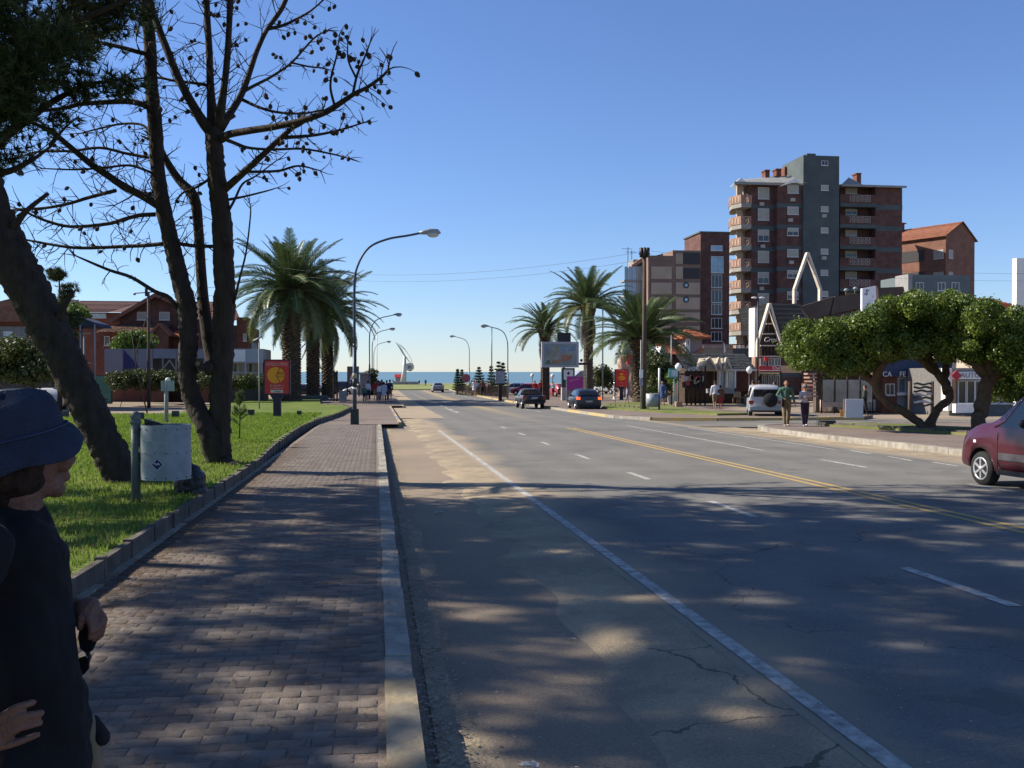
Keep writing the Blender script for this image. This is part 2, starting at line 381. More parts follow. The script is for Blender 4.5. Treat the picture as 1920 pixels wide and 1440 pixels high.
t=n.new('ShaderNodeTexNoise'); t.inputs['Scale'].default_value=.06; t.inputs['Detail'].default_value=8; L.new(mp.outputs[0],t.inputs['Vector'])
r=n.new('ShaderNodeValToRGB'); r.color_ramp.elements[0].color=(.075,.15,.165,1); r.color_ramp.elements[1].color=(.115,.205,.21,1); r.color_ramp.elements[0].position=.35; r.color_ramp.elements[1].position=.65
L.new(t.outputs['Fac'],r.inputs[0]); L.new(r.outputs[0],b.inputs['Base Color'])
bp=n.new('ShaderNodeBump'); bp.inputs['Strength'].default_value=.5; bp.inputs['Distance'].default_value=.6; L.new(t.outputs['Fac'],bp.inputs['Height']); L.new(bp.outputs[0],b.inputs['Normal'])
V=[(x,y,-6.5) for y in (300,600,1500,5000,20000,50000) for x in (-50000,-8000,-1000,1000,8000,50000)]
struct('sea',npmesh('sea',np.array(V),np.array([(j*6+i,j*6+i+1,(j+1)*6+i+1,(j+1)*6+i) for j in range(5) for i in range(5)]),sea))

# road
yr=[-12+2*i for i in range(96)]
strip('road',lin(2.28,13.35,6),yr,lambda x,y:0,asphalt)
yr2=[-4+.12*i for i in range(467)]
def swale(x,y): 
    w=math.sin(y*.9+1)*.5+math.sin(y*2.3+x)*.3
    return -.012*max(0,min(1,(2.2-x)/.6))-.0015-.05*math.exp(-((x-.95)/.5)**2)*(1+.5*w)+.006*math.sin(x*7+y*3)*math.exp(-((x-1.3)/.7)**2)
strip('road_shoulder',lin(.30,2.29,25),yr2,swale,shoulder)
strip('sand_verge',lin(.95,3.6,4),[52+4*i for i in range(30)],lambda x,y:.006,groundmat('loose_sand',(.36,.29,.20),(.31,.25,.18),.4))
strip('gutter',[.19,.30],[-4+1*i for i in range(47)],lambda x,y:-.045,soil)
lw=mat('worn_white_line',(.56,.54,.48),.8,scale=9,col2=(.19,.185,.17),bump=.3,detail=9)
ly=mat('worn_yellow_line',(.50,.33,.10),.8,scale=4,col2=(.36,.27,.12),bump=.3)
mk_=thing('road_marking',None,None); mk_['kind']='structure'
def line(x,y0,y1,w,m,n=None,name='painted_line'):
    n=n or max(2,int((y1-y0)/2)+1); ys_=lin(y0,y1,n)
    V=[(xx,y,g(y)+.005) for y in ys_ for xx in (x-w/2,x+w/2)]
    return mk(name,npmesh(name,np.array(V),np.array([(2*j,2*j+1,2*j+3,2*j+2) for j in range(n-1)]),m),mk_)
line(2.42,-6,38.5,.115,lw)
for x in (7.70,7.95): line(x,-6,39.5,.11,ly)
def py(u,v,h=0): q=P(u,v,h); return q.x,q.y
for (ua,va,ub,vb) in ((1910,1137,1690,1065),(1416,969,1330,940),(1223,899,1172,886),(1108,861,1077,852),(1032,834,1013,829),(985,816,972,812),(950,803,938,800),(858,774,836,766)):
    a,b_=py(ua,va),py(ub,vb); line((a[0]+b_[0])/2,a[1],b_[1],.12,lw,3,'lane_dash')
yy=12.
line(5.12,-1.5,1.8,.12,lw,3,'lane_dash')
yy=62.
while yy<140:
    line(5.15,yy,yy+2.2,.13,lw,2,'lane_dash'); line(10.4,yy,yy+2.2,.13,lw,2,'lane_dash'); yy+=5.2
for (ua,va,ub,vb) in ((1625,877,1540,862),(1920,923,1805,908)):
    a,b_=py(ua,va),py(ub,vb); line((a[0]+b_[0])/2,a[1],b_[1],.12,lw,3,'lane_dash')
for (ua,va,ub,vb,w) in ((1432,845,1175,798,.1),(1565,843,1290,802,.1),(1632,851,1595,845,.1),(1710,864,1665,856,.1),(1795,874,1750,867,.1)):
    a,b_=P(ua,va),P(ub,vb); d=(b_-a); nn=Vector((-d.y,d.x,0)).normalized()*w/2
    k=6; V=[]
    for i in range(k):
        c=a+d*i/(k-1); 
        for sgn in (1,-1): q=c+nn*sgn; V.append((q.x,q.y,g(q.y)+.005))
    mk('painted_line',npmesh('l',np.array(V),np.array([(2*j,2*j+1,2*j+3,2*j+2) for j in range(k-1)]),lw),mk_)

# left pavement: bed, pavers, kerb
pav=strip('pavement',lin(-2.34,.05,3),[-4+1*i for i in range(46)],lambda x,y:.1455,bed)
strip('far_pavement',lin(-3.3,.95,3),[41+2*i for i in range(17)],lambda x,y:.149,pavefar)
strip('far_pavement_beach_end',lin(-9,1.95,3),[73+3*i for i in range(26)],lambda x,y:.153,pavefar)
def far_kerb(x0,x1,y0,y1):
    for i in range(int((y1-y0)/3)):
        y=y0+3*i; mb=MB(); mb.box((0,0,0),(x1-x0,2.97,.34)); mb.build('kerb_stone',yellowk if i%3==0 else kerbm,kb,((x0+x1)/2,y+1.5,g(y+1.5)-.02),(-.0125 if y<45 else -.0125*(1-(y-45)/110),0,0))
kb=thing('kerb',None,None); kb['kind']='structure'
paverm=mat('concrete_paver',(.135,.108,.09),.88,scale=1.4,col2=(.175,.15,.125),bump=.35,bscale=70,rnd=.22)
paveri=mat('concrete_paver_field',(.135,.108,.09),.88,scale=1.4,col2=(.175,.15,.125),bump=.45,bscale=70,island=.16)
def pavertmpl():
    # interlocking paver with two kinked long sides and a chamfer
    lx,ly_=.0992,.0512; k=.006
    o=[(-lx,-ly_),(-lx/2,-ly_+k),(0,-ly_-k*.3),(lx/2,-ly_-k),(lx,-ly_),(lx,ly_),(lx/2,ly_-k),(0,ly_-k*.3),(-lx/2,ly_+k),(-lx,ly_)]
    n=len(o); V=[(x,y,-.04) for x,y in o]+[(x,y,-.003) for x,y in o]+[(x*.965,y*.93,0) for x,y in o]
    Fq=[(i,(i+1)%n,n+(i+1)%n,n+i) for i in range(n)]+[(n+i,n+(i+1)%n,2*n+(i+1)%n,2*n+i) for i in range(n)]
    top=[(20,21,28,29),(21,22,27,28),(22,23,26,27),(23,24,25,26)]
    return np.array(V),np.array(Fq+top)
PV,PF=pavertmpl(); pme=npmesh('paver',PV,PF,paverm)
# visible wedge only for the 300 nearest
cnt=0;pos=[];row=0;y=2.6
while y<41.2:
    x=-2.12+(.1 if row%2 else 0)
    while x<-.02:
        u,v=proj((x,y,g(y)+.15)); zz=g(y)+.15+random.uniform(-.002,.002)
        if -60<u<1990 and v<1470 and cnt<300 and y>3:
            mk('paver',pme,pav,(x,y,zz),(random.gauss(0,.008),random.gauss(0,.008),random.gauss(0,.008))); cnt+=1
        else: pos.append((x,y,zz))
        x+=.2025
    y+=.1055; row+=1
pos=np.array(pos); a=rng.normal(0,.008,len(pos)); rz=np.zeros((len(pos),3,3)); rz[:,0,0]=np.cos(a);rz[:,0,1]=-np.sin(a);rz[:,1,0]=np.sin(a);rz[:,1,1]=np.cos(a);rz[:,2,2]=1
V,Fc=scat(PV,PF,pos,rz,np.ones(len(pos))); tag(mk('paver_field',npmesh('paver_field',V,Fc,paveri),pav),kind='stuff')
# light border course against the lawn wall
mb=MB()
y=3.
while y<24:
    if random.random()<.96: mb.box((-2.275,y,g(y)+.132+random.uniform(-.003,.003)),(.10,.19,.05),random.gauss(0,.01))
    y+=.2
mb.build('border_course',mat('pale_border_paver',(.31,.27,.21),.9,.2,5,.3,island=.12),pav)['kind']='stuff'
kmb=[]
for v_ in range(2):
    m_=MB(); m_.box((0,0,0),(.165,.985,.30),top=(.94,.995)); kmb.append(m_.mesh('kerb_stone',kerbm))
y=-3.
i=0
while y<41:
    mk('kerb_stone',kmb[i%2],kb,(.128+random.uniform(-.006,.006),y+.5,g(y+.5)+.004+random.uniform(-.004,.004)),(-.0125,random.gauss(0,.008),random.gauss(0,.004))); y+=1.; i+=1
mb=MB(); mb.box((0,0,0),(.168,1.5,.012)); 
mb.build('worn_paint_patch',mat('faded_yellow_paint',(.34,.26,.14),.9,scale=3.5,col2=(.26,.24,.195),detail=9,bump=.5),kb,(.128,4.75,g(4.75)+.158),(-.0125,0,0))
far_kerb(.95,1.10,43,73); far_kerb(1.9,2.06,73,150)
# right side kerb and near-right pavement slab
def kerbrun(pts,w,top,stone=1.8,m=None,h=.3,yel=0):
    for i in range(len(pts)-1):
        a=Vector(pts[i]).to_2d(); b_=Vector(pts[i+1]).to_2d(); n_=max(1,round((b_-a).length/stone)); d=(b_-a)/n_
        for k in range(n_):
            c=a+d*(k+.5); mb=MB(); mb.box((0,0,0),(d.length*.99,w,h),top=(1,.9)); ang=math.atan2(d.y,d.x)
            sl_=(g(c.y+.5)-g(c.y-.5))*math.sin(ang)
            o=mb.build('kerb_stone',(yellowk if yel and random.random()<yel else (m or kerbm)),kb,(c.x,c.y,g(c.y)+top-h/2+random.uniform(-.004,.004))); o.rotation_euler=(0,-math.atan(sl_),ang)
slab=[(14.75,-12),(14.75,8),(14.6,20),(14.3,31),(14.5,35),(15.2,37.3),(16.6,38.2),(19,38.6),(60,40),(60,-12)]
mkp=tri_fill('right_pavement',slab,.15,pink); mkp['kind']='structure'
kerbrun([(14.65,-4),(14.65,8),(14.5,20),(14.2,31),(14.4,35),(15.1,37.4),(16.5,38.35),(19,38.75),(26,39)],.22,.165,1.6)
strip('side_street',lin(13.3,70,12),lin(38.9,45.6,6),lambda x,y:.004,asphaltf)
strip('sand_wash',lin(13.2,14.6,3),[-6+2*i for i in range(24)],lambda x,y:.004,shoulder)
# far right: island pavement beyond the side street
p1=[(12.5,49.6),(13.6,47.4),(16.5,46.2),(20,45.8),(24,46.3),(32,50),(30,58),(22,62),(16,66),(13.0,80),(12.9,120),(12.6,160),(20,160),(20,90),(12.4,90),(12.3,60)]
p1=[(12.4,50),(13.6,47.4),(16.5,46.2),(20,45.9),(24,46.4),(26,49),(22,60),(24,100),(24,165),(12.5,165),(12.3,100)]
tri_fill('corner_pavement',p1,.13,pavefar)['kind']='structure'
kerbrun([(12.2,165),(12.2,100),(12.25,60),(12.35,50),(13.5,47.3),(16.4,46.05),(20,45.7),(24,46.2)],.24,.15,2.,yel=.75)
# lawn left
def gpt(u,v,h=.3): q=P(u,v,h); return (q.x,q.y)
lawn=[(-2.36,-10),(-2.36,8),(-2.36,20.4),gpt(506,838),(-2.62,30),(-2.66,36),gpt(590,788),(-1.95,51),gpt(652,766),(-1.6,64),(-2.3,70),(-4,73),gpt(600,744),gpt(530,747),gpt(440,754),gpt(320,775),gpt(240,783),gpt(100,786),(-60,36),(-60,-10)]
lw_=tri_fill('lawn',lawn,.3,grassg); lw_['kind']='structure'
island=[gpt(u,v,.22) for u,v in ((1128,764),(1205,769),(1345,776),(1405,775),(1300,768),(1250,758),(1190,754),(1140,756))]
tri_fill('corner_lawn',island,.24,grassd)['kind']='structure'
island2=[gpt(u,v,.2) for u,v in ((1546,797),(1600,800),(1700,806),(1815,814),(1990,830),(1990,812),(1815,802),(1700,797),(1600,794))]
tri_fill('tree_lawn',island2,.235,grassd)['kind']='structure'
bank=[gpt(u,v,.3) for u,v in ((1250,733),(1330,731),(1330,718),(1255,716))]
tri_fill('shop_lawn',bank,.5,grassg,skirt=.6)['kind']='structure'
# grass strip by the beach
strip('beach_lawn',lin(-6,34,8),[165+8*i for i in range(11)],lambda x,y:.12,mat('dry_grass',(.20,.22,.07),.95,.25,.15))
# low lawn wall: panels with posts
wall=thing('lawn_edging_wall','low concrete edging wall of short panels between the lawn and the paved footpath','low wall')
wm=mat('edging_panel_concrete',(.11,.095,.08),.9,.3,4,.6,rnd=.18,bscale=30)
def edging(pts,par,h0,h1,step=.95,th=.06,post=True,m=wm,nm='edging_panel'):
    for i in range(len(pts)-1):
        a=Vector(pts[i]);b_=Vector(pts[i+1]); n_=max(1,round((b_-a).length/step)); d=(b_-a)/n_; ang=math.atan2(d.y,d.x)
        for k in range(n_):
            c=a+d*(k+.5); mb=MB(); mb.box((0,0,0),(d.length-.07,th,h1-h0)); sl_=-.0125*math.sin(ang) if c.y<60 else 0
            mb.build(nm,m,par,(c.x,c.y,g(c.y)+(h0+h1)/2+random.uniform(-.012,.012)),(random.gauss(0,.02),-sl_+random.gauss(0,.006),ang+random.gauss(0,.01)))
            if post:
                c=a+d*k; mb=MB(); mb.box((0,0,0),(.07,th*1.5,h1-h0+.02)); mb.build('edging_post',m,par,(c.x,c.y,g(c.y)+(h0+h1)/2+.008),(0,0,ang))
edging([(-2.33,3),(-2.33,20.4),(*gpt(510,838),)[:2]],wall,.0,.315)
edging([gpt(510,838),(-2.6,30),(-2.64,36),gpt(592,788)],wall,.0,.315)
edging([gpt(592,788),(-1.93,51),gpt(654,766),(-1.58,64),(-2.28,70.1),(-4,73.1)],wall,.0,.33,1.2,.1)
w2=thing('tree_bed_edging','low dark edging of short panels along the grass strip under the spreading tree','low wall')
edging([gpt(u,v,.15) for u,v in ((1540,798.5),(1600,802),(1700,808),(1815,816),(1990,833))],w2,.1,.29,1.5,.09)
w3=thing('corner_bed_edging','row of small stubby stakes edging the corner lawn by the thick palm','edging')
for i in range(9):
    t=i/8; p=P(1145+70*t,762+7*t,.15); mb=MB(); mb.tube([(0,0,0),(0,0,.22)],.05,7); mb.build('stake',wooddk,w3,(p.x,p.y,g(p.y)+.1))
# grass blades near the camera
bl=leafmat('grass_blade',(.12,.20,.02),(.24,.32,.05),.6,.35,.35,2.)
def blades(n,xr,yr_,h,hr,name,label,z0=.3,wd=.011,ok=None,parent=None):
    x=rng.uniform(xr[0],xr[1],n); yv=yr_[0]+(yr_[1]-yr_[0])*rng.uniform(0,1,n)**1.6
    if ok is not None:
        k=ok(x,yv); x=x[k]; yv=yv[k]
    gz=np.array([g(t) for t in yv])
    T=np.array([(-.5,0,0),(.5,0,0),(.15,.0,.6),(-.1,.25,1.)]); TF=np.array([(0,1,2,3)])
    a=rng.uniform(0,2*pi,len(x)); M=np.zeros((len(x),3,3)); c,s_=np.cos(a),np.sin(a); M[:,0,0]=c;M[:,0,1]=-s_;M[:,1,0]=s_;M[:,1,1]=c;M[:,2,2]=1
    hh=rng.uniform(h[0],h[1],len(x)); ww=wd*(1+yv/12)
    V,Fc=scat(T,TF,np.stack([x,yv,gz+z0-.005],1),M,np.stack([ww,hh*.8,hh],1))
    return tag(mk(name,npmesh(name,V,Fc,bl)),label,'grass',kind='stuff')
def inlawn(x,y): 
    return (x<-2.40-np.clip((y-21)*.04,0,.3)) & (x>-1.02*y-3)
blades(150000,(-16,-2.4),(4,26),(.025,.075),None,'grass','short green mown grass covering the lawn beside the footpath',ok=inlawn)
blades(120000,(-26,-2.4),(26,52),(.05,.10),None,'grass','mown grass on the farther lawn around the palms and red poster stand',wd=.012,ok=lambda x,y:(x<-2.75)&(y<42+(x+24)*1.1)&(x>-1.02*y-3))

# fallen needles, grit and dry leaves along the kerb, on the paving joints and at the foot of the edging
def debris(n,fx,fy,name,label,m,T,sc,z):
    x=fx(n); y=fy(n); gz=np.array([g(t) for t in y]); a=rng.uniform(0,2*pi,n); M=np.zeros((n,3,3)); c,s_=np.cos(a),np.sin(a); M[:,0,0]=c;M[:,0,1]=-s_;M[:,1,0]=s_;M[:,1,1]=c;M[:,2,2]=1
    V,Fc=scat(T,np.array([(0,1,2,3)]),np.stack([x,y,gz+z],1),M,rng.uniform(sc[0],sc[1],n)); return tag(mk(name,npmesh(name,V,Fc,m)),label,'litter',kind='stuff')
nT=np.array([(-.5,-.02,0),(.5,-.02,.02),(.5,.02,.02),(-.5,.02,0)]); lT=np.array([(-.5,-.3,0),(.5,-.25,.1),(.45,.3,.05),(-.4,.28,.12)])
brn_=mat('dry_needles',(.13,.075,.035),.9,.4,5,island=.4); lit_=mat('grit',(.30,.25,.19),.9,.3,5,island=.4)
debris(9000,lambda n:-2.25+np.abs(rng.normal(0,.28,n)),lambda n:rng.uniform(3,28,n),'fallen_needles','brown fallen pine needles along the edge of the paved footpath',brn_,nT,(.05,.12),.156)
debris(5000,lambda n:rng.uniform(-2.2,.2,n),lambda n:3+rng.uniform(0,1,n)**1.5*22,'footpath_needles','sparse brown needles scattered over the paving blocks',brn_,nT,(.04,.10),.156)
debris(9000,lambda n:.24+np.abs(rng.normal(0,.14,n)),lambda n:rng.uniform(2,36,n),'gutter_grit','pale grit and dry leaf crumbs in the gutter beside the kerb',lit_,lT,(.008,.03),-.012)
debris(2600,lambda n:rng.uniform(.5,3.4,n),lambda n:3+rng.uniform(0,1,n)**1.3*22,'shoulder_pebbles','small scattered pebbles on the sandy road shoulder',lit_,lT,(.006,.022),.008)
debris(7000,lambda n:-2.5-np.abs(rng.normal(0,1.6,n)),lambda n:rng.uniform(4,26,n),'lawn_needles','dry brown needles lying in the lawn by the edging',brn_,nT,(.06,.14),.335)
# ================= TREES =================
needlem=leafmat('pine_needles',(.022,.038,.012),(.055,.075,.022),.6,.2,.4,1.)
conem=mat('pine_cone',(.055,.040,.030),.9,.3,20,.4)
def conemesh():
    mb=MB(); mb.lathe([(.004,0),(.022,-.012),(.034,-.035),(.032,-.06),(.018,-.085),(.003,-.095)],n=7,sm=False); return mb
CONE=conemesh()
class Tree:
    def __init__(s,p0,D0): s.D=D0; s.k=D0/F; s.mb=MB(); s.tips=[]; s.cones=[]; s.br=[]
    def path(s,pts,n=7,sub=4,rough=.0):
        "pts: (u,v,radius px[,depth offset m])"
        A=[]
        for p in pts:
            dd=p[3] if len(p)>3 else 0; q=at(p[0],p[1],s.D+dd); A.append((q.x,q.y,q.z,p[2]*s.k))
        c=curve(A,sub); P_=[Vector(x[:3]) for x in c]; r=[max(.006,x[3]) for x in c]
        if rough:
            for i in range(len(P_)): P_[i]=P_[i]+Vector([random.gauss(0,rough*r[i]) for _ in range(3)]); r[i]*=random.uniform(1-rough*.5,1+rough*.5)
        b0=len(s.mb.v); s.mb.tube(P_,r,n)
        if rough:
            for i_ in range(len(P_)):
                for k_ in range(n):
                    q_=Vector(s.mb.v[b0+i_*n+k_]); s.mb.v[b0+i_*n+k_]=tuple(q_+(q_-P_[i_])*(random.gauss(0,.055)+.05*math.sin(k_*2.1+i_*.35)))
        s.br.append((P_,r)); return P_,r
    def grow(s,p,d,L,r,lev,up=.15,cone=.0,tw=None):
        n=max(4,int(L/.13)); pts=[p]; q=p.copy(); dd=d.normalized(); bend=Vector([random.gauss(0,1) for _ in range(3)])*.09
        for i in range(n):
            dd=(dd+bend+Vector([random.gauss(0,.10) for _ in range(3)])+Vector((0,0,up*.25))).normalized(); q=q+dd*(L/n); pts.append(q)
        rr=[r*(1-.75*i/n)+.0022 for i in range(n+1)]
        s.mb.tube(pts,rr,4 if lev>0 else 3,caps=False)
        s.tips.append((pts[-1],dd))
        if random.random()<cone: s.cones.append(pts[random.randint(n//2,n)])
        if lev>0:
            for i in range(1,n):
                if random.random()<.5:
                    side=dd.cross(Vector([random.gauss(0,1) for _ in range(3)])).normalized()
                    s.grow(pts[i],(dd*.7+side).normalized(),L*random.uniform(.35,.75),rr[i]*.65,lev-1,up,cone)
    def twigs(s,bi,dens,L,lev,cone=0,up=.15,t0=.2):
        P_,r=s.br[bi]
        for i in range(int(len(P_)*t0),len(P_)-1):
            seg=(P_[i+1]-P_[i]); k=seg.length*dens
            while k>0:
                if random.random()<k:
                    t=random.random(); p=P_[i].lerp(P_[i+1],t); d=seg.normalized(); side=d.cross(Vector([random.gauss(0,1) for _ in range(3)])).normalized()
                    s.grow(p,(d*.6+side).normalized(),L*random.uniform(.5,1.2)*(1-.4*i/len(P_)),min(r[i]*.4,.0105),lev,up,cone)
                k-=1
        e=(P_[-1]-P_[-2]).normalized()
        for _ in range(3): s.grow(P_[-1],(e+Vector([random.gauss(0,.4) for _ in range(3)])).normalized(),L*.7,r[-1]*.8,max(0,lev-1),up,cone)
def needles_tmpl(nb,Ln,w):
    V=[];Fc=[]
    for k in range(nb):
        z=random.uniform(.1,1); a=random.uniform(0,2*pi); s_=math.sqrt(max(0,1-z*z)); d=Vector((s_*math.cos(a),s_*math.sin(a),z))
        sd_=d.cross(Vector((random.gauss(0,1),random.gauss(0,1),random.gauss(0,1)))).normalized()*w; b=len(V)
        L_=Ln*random.uniform(.7,1.1); dr=Vector((0,0,-.12*L_*0))
        V+= [tuple(-sd_),tuple(sd_),tuple(d*L_+dr)]; Fc.append((b,b+1,b+2))
    return np.array(V),np.array(Fc)
def needles(name,par,pos,dirs,nb=14,Ln=.17,w=.006,m=None):
    T,TF=needles_tmpl(nb,Ln,w); pos=np.array(pos,float); dirs=np.array(dirs,float)
    V,Fc=scat(T,TF,pos,rrot(len(pos),dirs),rng.uniform(.75,1.25,len(pos)))
    return tag(mk(name,npmesh(name,V,Fc,m or needlem),par),kind='stuff')
def finish(t,name,label,base,cone_name='pine_cone',maxc=300):
    root=thing(name,label,'pine tree',base)
    inv=Matrix.Translation(-Vector(base))
    mb=t.mb; mb.v=[tuple(Vector(v)-Vector(base)) for v in mb.v]
    mb.build('trunk',bark,root)
    me=CONE.mesh('pine_cone',conem)
    for i,p in enumerate(t.cones[:maxc]):
        o=mk('pine_cone',me,root,Vector(p)-Vector(base),(random.uniform(-1,1),random.uniform(-1,1),random.uniform(0,6))); o.scale=[random.uniform(.95,1.3)]*3
    return root
# --- tree A: several dark trunks from one base
pA=P(412,868,.3); DA=-(RM.transposed()@(pA-CAM)).z
A=Tree(pA,DA)
A.path([(412,888,26),(412,860,23),(411,800,20),(416,700,20,.05),(420,600,20,.05),(420,500,19),(414,400,17.5),(404,310,16),(400,240,16)],16,14,.012)     #0
A.path([(408,876,17,-.1),(396,830,19,-.15),(386,800,18,-.15),(366,760,18),(354,720,17),(352,680,17),(353,620,17),(350,570,17),(335,513,16,.1),(320,450,15,.15),(305,385,14.5,.2),(296,320,13.5,.2),(291,240,13,.3),(284,150,12,.3),(280,70,11,.4),(272,0,10,.4),(262,-110,8,.3),(255,-200,5,.2)],14,9,.012) #1
A.path([(404,690,15,.2),(392,640,13,.3),(383,580,11,.4),(377,510,10,.5),(372,430,9.5,.5),(364,370,10,.5),(336,338,8,.6),(314,305,7,.6),(298,275,6,.6)],8,4) #2
A.path([(400,250,13),(378,225,10,-.1),(352,180,8,-.2),(334,145,7.5,-.2),(318,105,7,-.2),(302,65,7,-.1),(285,15,6,0),(270,-60,6),(262,-130,4)],8,4)      #3
A.path([(400,245,12),(395,170,7.5,.2),(392,90,6.5,.3),(388,20,6,.4),(384,-80,6,.5),(380,-160,4,.6)],8,4) #4
A.path([(408,240,12),(418,180,7,-.2),(426,110,6,-.3),(430,40,5.5,-.4),(434,-40,6,-.4),(440,-140,4,-.4)],8,4) #5
A.path([(412,240,11),(430,215,7.5,.3),(453,177,6.5,.5),(470,130,5.5,.7),(482,95,5,.8),(500,57,4.5,.9),(526,20,5,1.),(545,-20,4,1.1)],7,4) #6
A.path([(414,262,8),(430,252,7,-.4),(467,245,6.5,-.8),(513,238,6,-1.1),(563,227,5.5,-1.4),(607,212,5.5,-1.6),(633,197,5,-1.8),(663,177,4,-2),(690,163,3.2,-2.1),(717,143,2.5,-2.2),(728,130,1.8,-2.3)],7,4) #7
A.path([(418,357,8),(440,338,7,-.2),(460,320,6.5,-.4),(493,290,5.5,-.6),(527,258,5,-.8),(548,240,4,-.9)],7,4) #8
def bb(*p): A.path(list(p),5,4); return len(A.br)-1
smallA=[bb((527,258,4,-.8),(565,256,3.2,-.8),(600,252,2.6,-.7),(640,243,2.2,-.6),(682,230,1.3,-.5)),
 bb((420,260,4),(445,270,3.5,.3),(467,277,3,.5),(510,280,2.8,.7),(567,279,2.3,.9),(620,288,2,1.),(655,297,1.2,1.1)),
 bb((460,322,3,-.4),(490,322,2.8,-.3),(525,320,2.5,-.2),(560,311,2,-.1),(600,320,1.2,0)),
 bb((455,187,3.5,.5),(483,200,3,.3),(517,210,2.6,.2),(567,213,2.3,0),(605,206,1.8,-.1)),
 bb((455,172,4,.5),(478,160,3.2,.6),(510,143,2.8,.8),(547,117,2.4,1.),(587,73,2,1.2),(613,57,1.3,1.3)),
 bb((548,118,2,1.),(580,125,1.8,1.),(604,127,1.2,1.)),
 bb((628,200,2.5,-1.8),(620,167,2.2,-1.8),(622,140,2,-1.8),(630,110,1.6,-1.8),(636,70,1,-1.8)),
 bb((662,175,2.5,-2),(670,140,2.2,-2),(683,110,1.8,-2),(694,80,1.2,-2)),
 bb((667,145,2,-2),(653,113,1.6,-2),(652,80,1,-2)),
 bb((500,55,4,.9),(533,47,3.2,.9),(567,30,2.6,.9),(587,17,2,.9),(612,-5,1.5,.9)),
 bb((345,602,5,0),(320,560,4.5,0),(290,546,4,-.1),(247,520,3.5,-.2),(207,507,3,-.3),(173,493,2.5,-.4),(143,480,1.5,-.5)),
 bb((426,400,3,0),(440,375,2.6,-.1),(455,345,2.2,-.1),(480,330,1.6,0),(520,300,1.2,.1)),
 bb((425,375,3,.1),(460,368,2.2,.2),(500,358,1.6,.2),(520,352,1,.2)),
 bb((438,570,3,0),(450,520,2.2,-.2),(462,470,1.8,-.3),(470,400,1.4,-.3),(468,380,.8,-.3))]
bigB=[bb((298,386,9,.2),(268,368,8,.1),(233,350,7.5,0),(203,330,7,-.1),(173,310,6.5,-.2),(133,277,5.5,-.3),(100,250,5,-.4),(67,233,4,-.5),(20,215,3,-.6)),
 bb((292,402,4.5,.2),(260,404,4.2,.1),(230,412,3.8,0),(200,420,3.6,0),(133,425,3.2,-.1),(83,413,2.8,-.2),(45,396,2,-.3)),
 bb((307,457,4.2,.1),(275,460,4,.2),(233,462,3.6,.3),(150,465,3.2,.4),(93,458,2.8,.5),(50,450,2.2,.6),(10,446,1.5,.7)),
 bb((330,456,4,.1),(365,461,3.6,.1),(402,462,3.6,.1)),
 bb((217,357,4,0),(167,370,3.6,.2),(127,382,3.2,.3),(83,390,2.8,.4),(30,392,2,.5)),
 bb((293,297,3.6,.3),(260,292,3.2,.4),(233,287,3,.5),(187,277,2.8,.5),(133,283,2.6,.6),(67,285,2.2,.6),(20,303,1.6,.6)),
 bb((287,205,6.5,.3),(262,194,6,.2),(235,190,5.6,.1),(190,192,5,0),(150,195,4.5,-.1),(123,202,4,-.1),(67,209,3,-.2),(0,215,2,-.2)),
 bb((281,102,5,.3),(258,97,4.6,.2),(233,90,4.2,.1),(187,80,3.8,0),(120,75,2.5,-.2)),
 bb((293,270,3,.3),(270,236,2.6,.5),(230,232,2.4,.7),(190,240,2,.8),(150,250,1.4,.9)),
 bb((297,330,3,.2),(270,318,2.6,0),(240,310,2.4,-.2),(190,315,2.2,-.3),(140,318,1.8,-.4),(80,316,1.2,-.5)),
 bb((300,370,2.4,.2),(262,360,2,.5),(240,372,1.6,.6),(215,385,1,.6)),
 bb((400,330,3,0),(370,350,2.6,.2),(345,360,2.2,.3),(330,375,1.4,.4)),
 bb((391,160,3.4,.2),(360,155,3,.4),(330,152,2.8,.5),(290,145,2.4,.6),(240,150,1.8,.7))]
for b_ in (7,8): A.twigs(b_,8,.7,1,.28,.1,.25)
A.twigs(6,3.6,.9,1,.22,.1,.2)
for b_ in smallA[:10]: A.twigs(b_,7,.4,1,.20,.05,.15)
for b_ in smallA[10:]: A.twigs(b_,2.4,.4,1,.04,.2,.2)
for b_ in bigB: A.twigs(b_,11,.62,1,.09,.03,.05)
for b_ in (3,4,5): A.twigs(b_,10,.85,1,.10,.12,.05)
A.twigs(1,9,.75,1,.06,.05,.38); A.twigs(2,4.,.6,1,.06,.2,.5); A.twigs(0,1.2,.7,1,.04,.2,.7)
for (u,v,dd) in ((728,133,-2.3),(716,150,-2.2),(702,158,-2.1),(690,168,-2.1),(673,175,-2),(620,120,-1.8),(632,97,-1.8),(615,150,-1.8),(627,148,-1.8),(683,100,-2),(690,101,-2),(675,127,-2),(657,108,-2),(730,203,-1.5),(709,171,-1.9),(679,202,-1.5),(643,222,-.8),(652,236,-.7),(588,253,-.8),(570,275,.8),(623,282,1),(581,286,.8),(605,295,1),(646,297,1),(655,297,1),(567,308,0),(670,230,-.6),(543,208,0),(543,123,1),(525,108,.8),(515,105,.8),(578,68,1.1),(592,53,1.2),(559,38,.9),(573,44,.9),(542,63,.9),(553,60,.9),(608,92,1.3)):
    q=at(u,v-3,DA+dd); bp_=min((p for b_ in A.br[3:] for p in b_[0]),key=lambda p:(p-q).length); A.cones.append(q); m_=bp_.lerp(q,.5)+Vector((random.gauss(0,.04),random.gauss(0,.04),.05)); A.mb.tube([bp_,m_,q+Vector((0,0,.01))],[.009,.006,.004],4,caps=False)
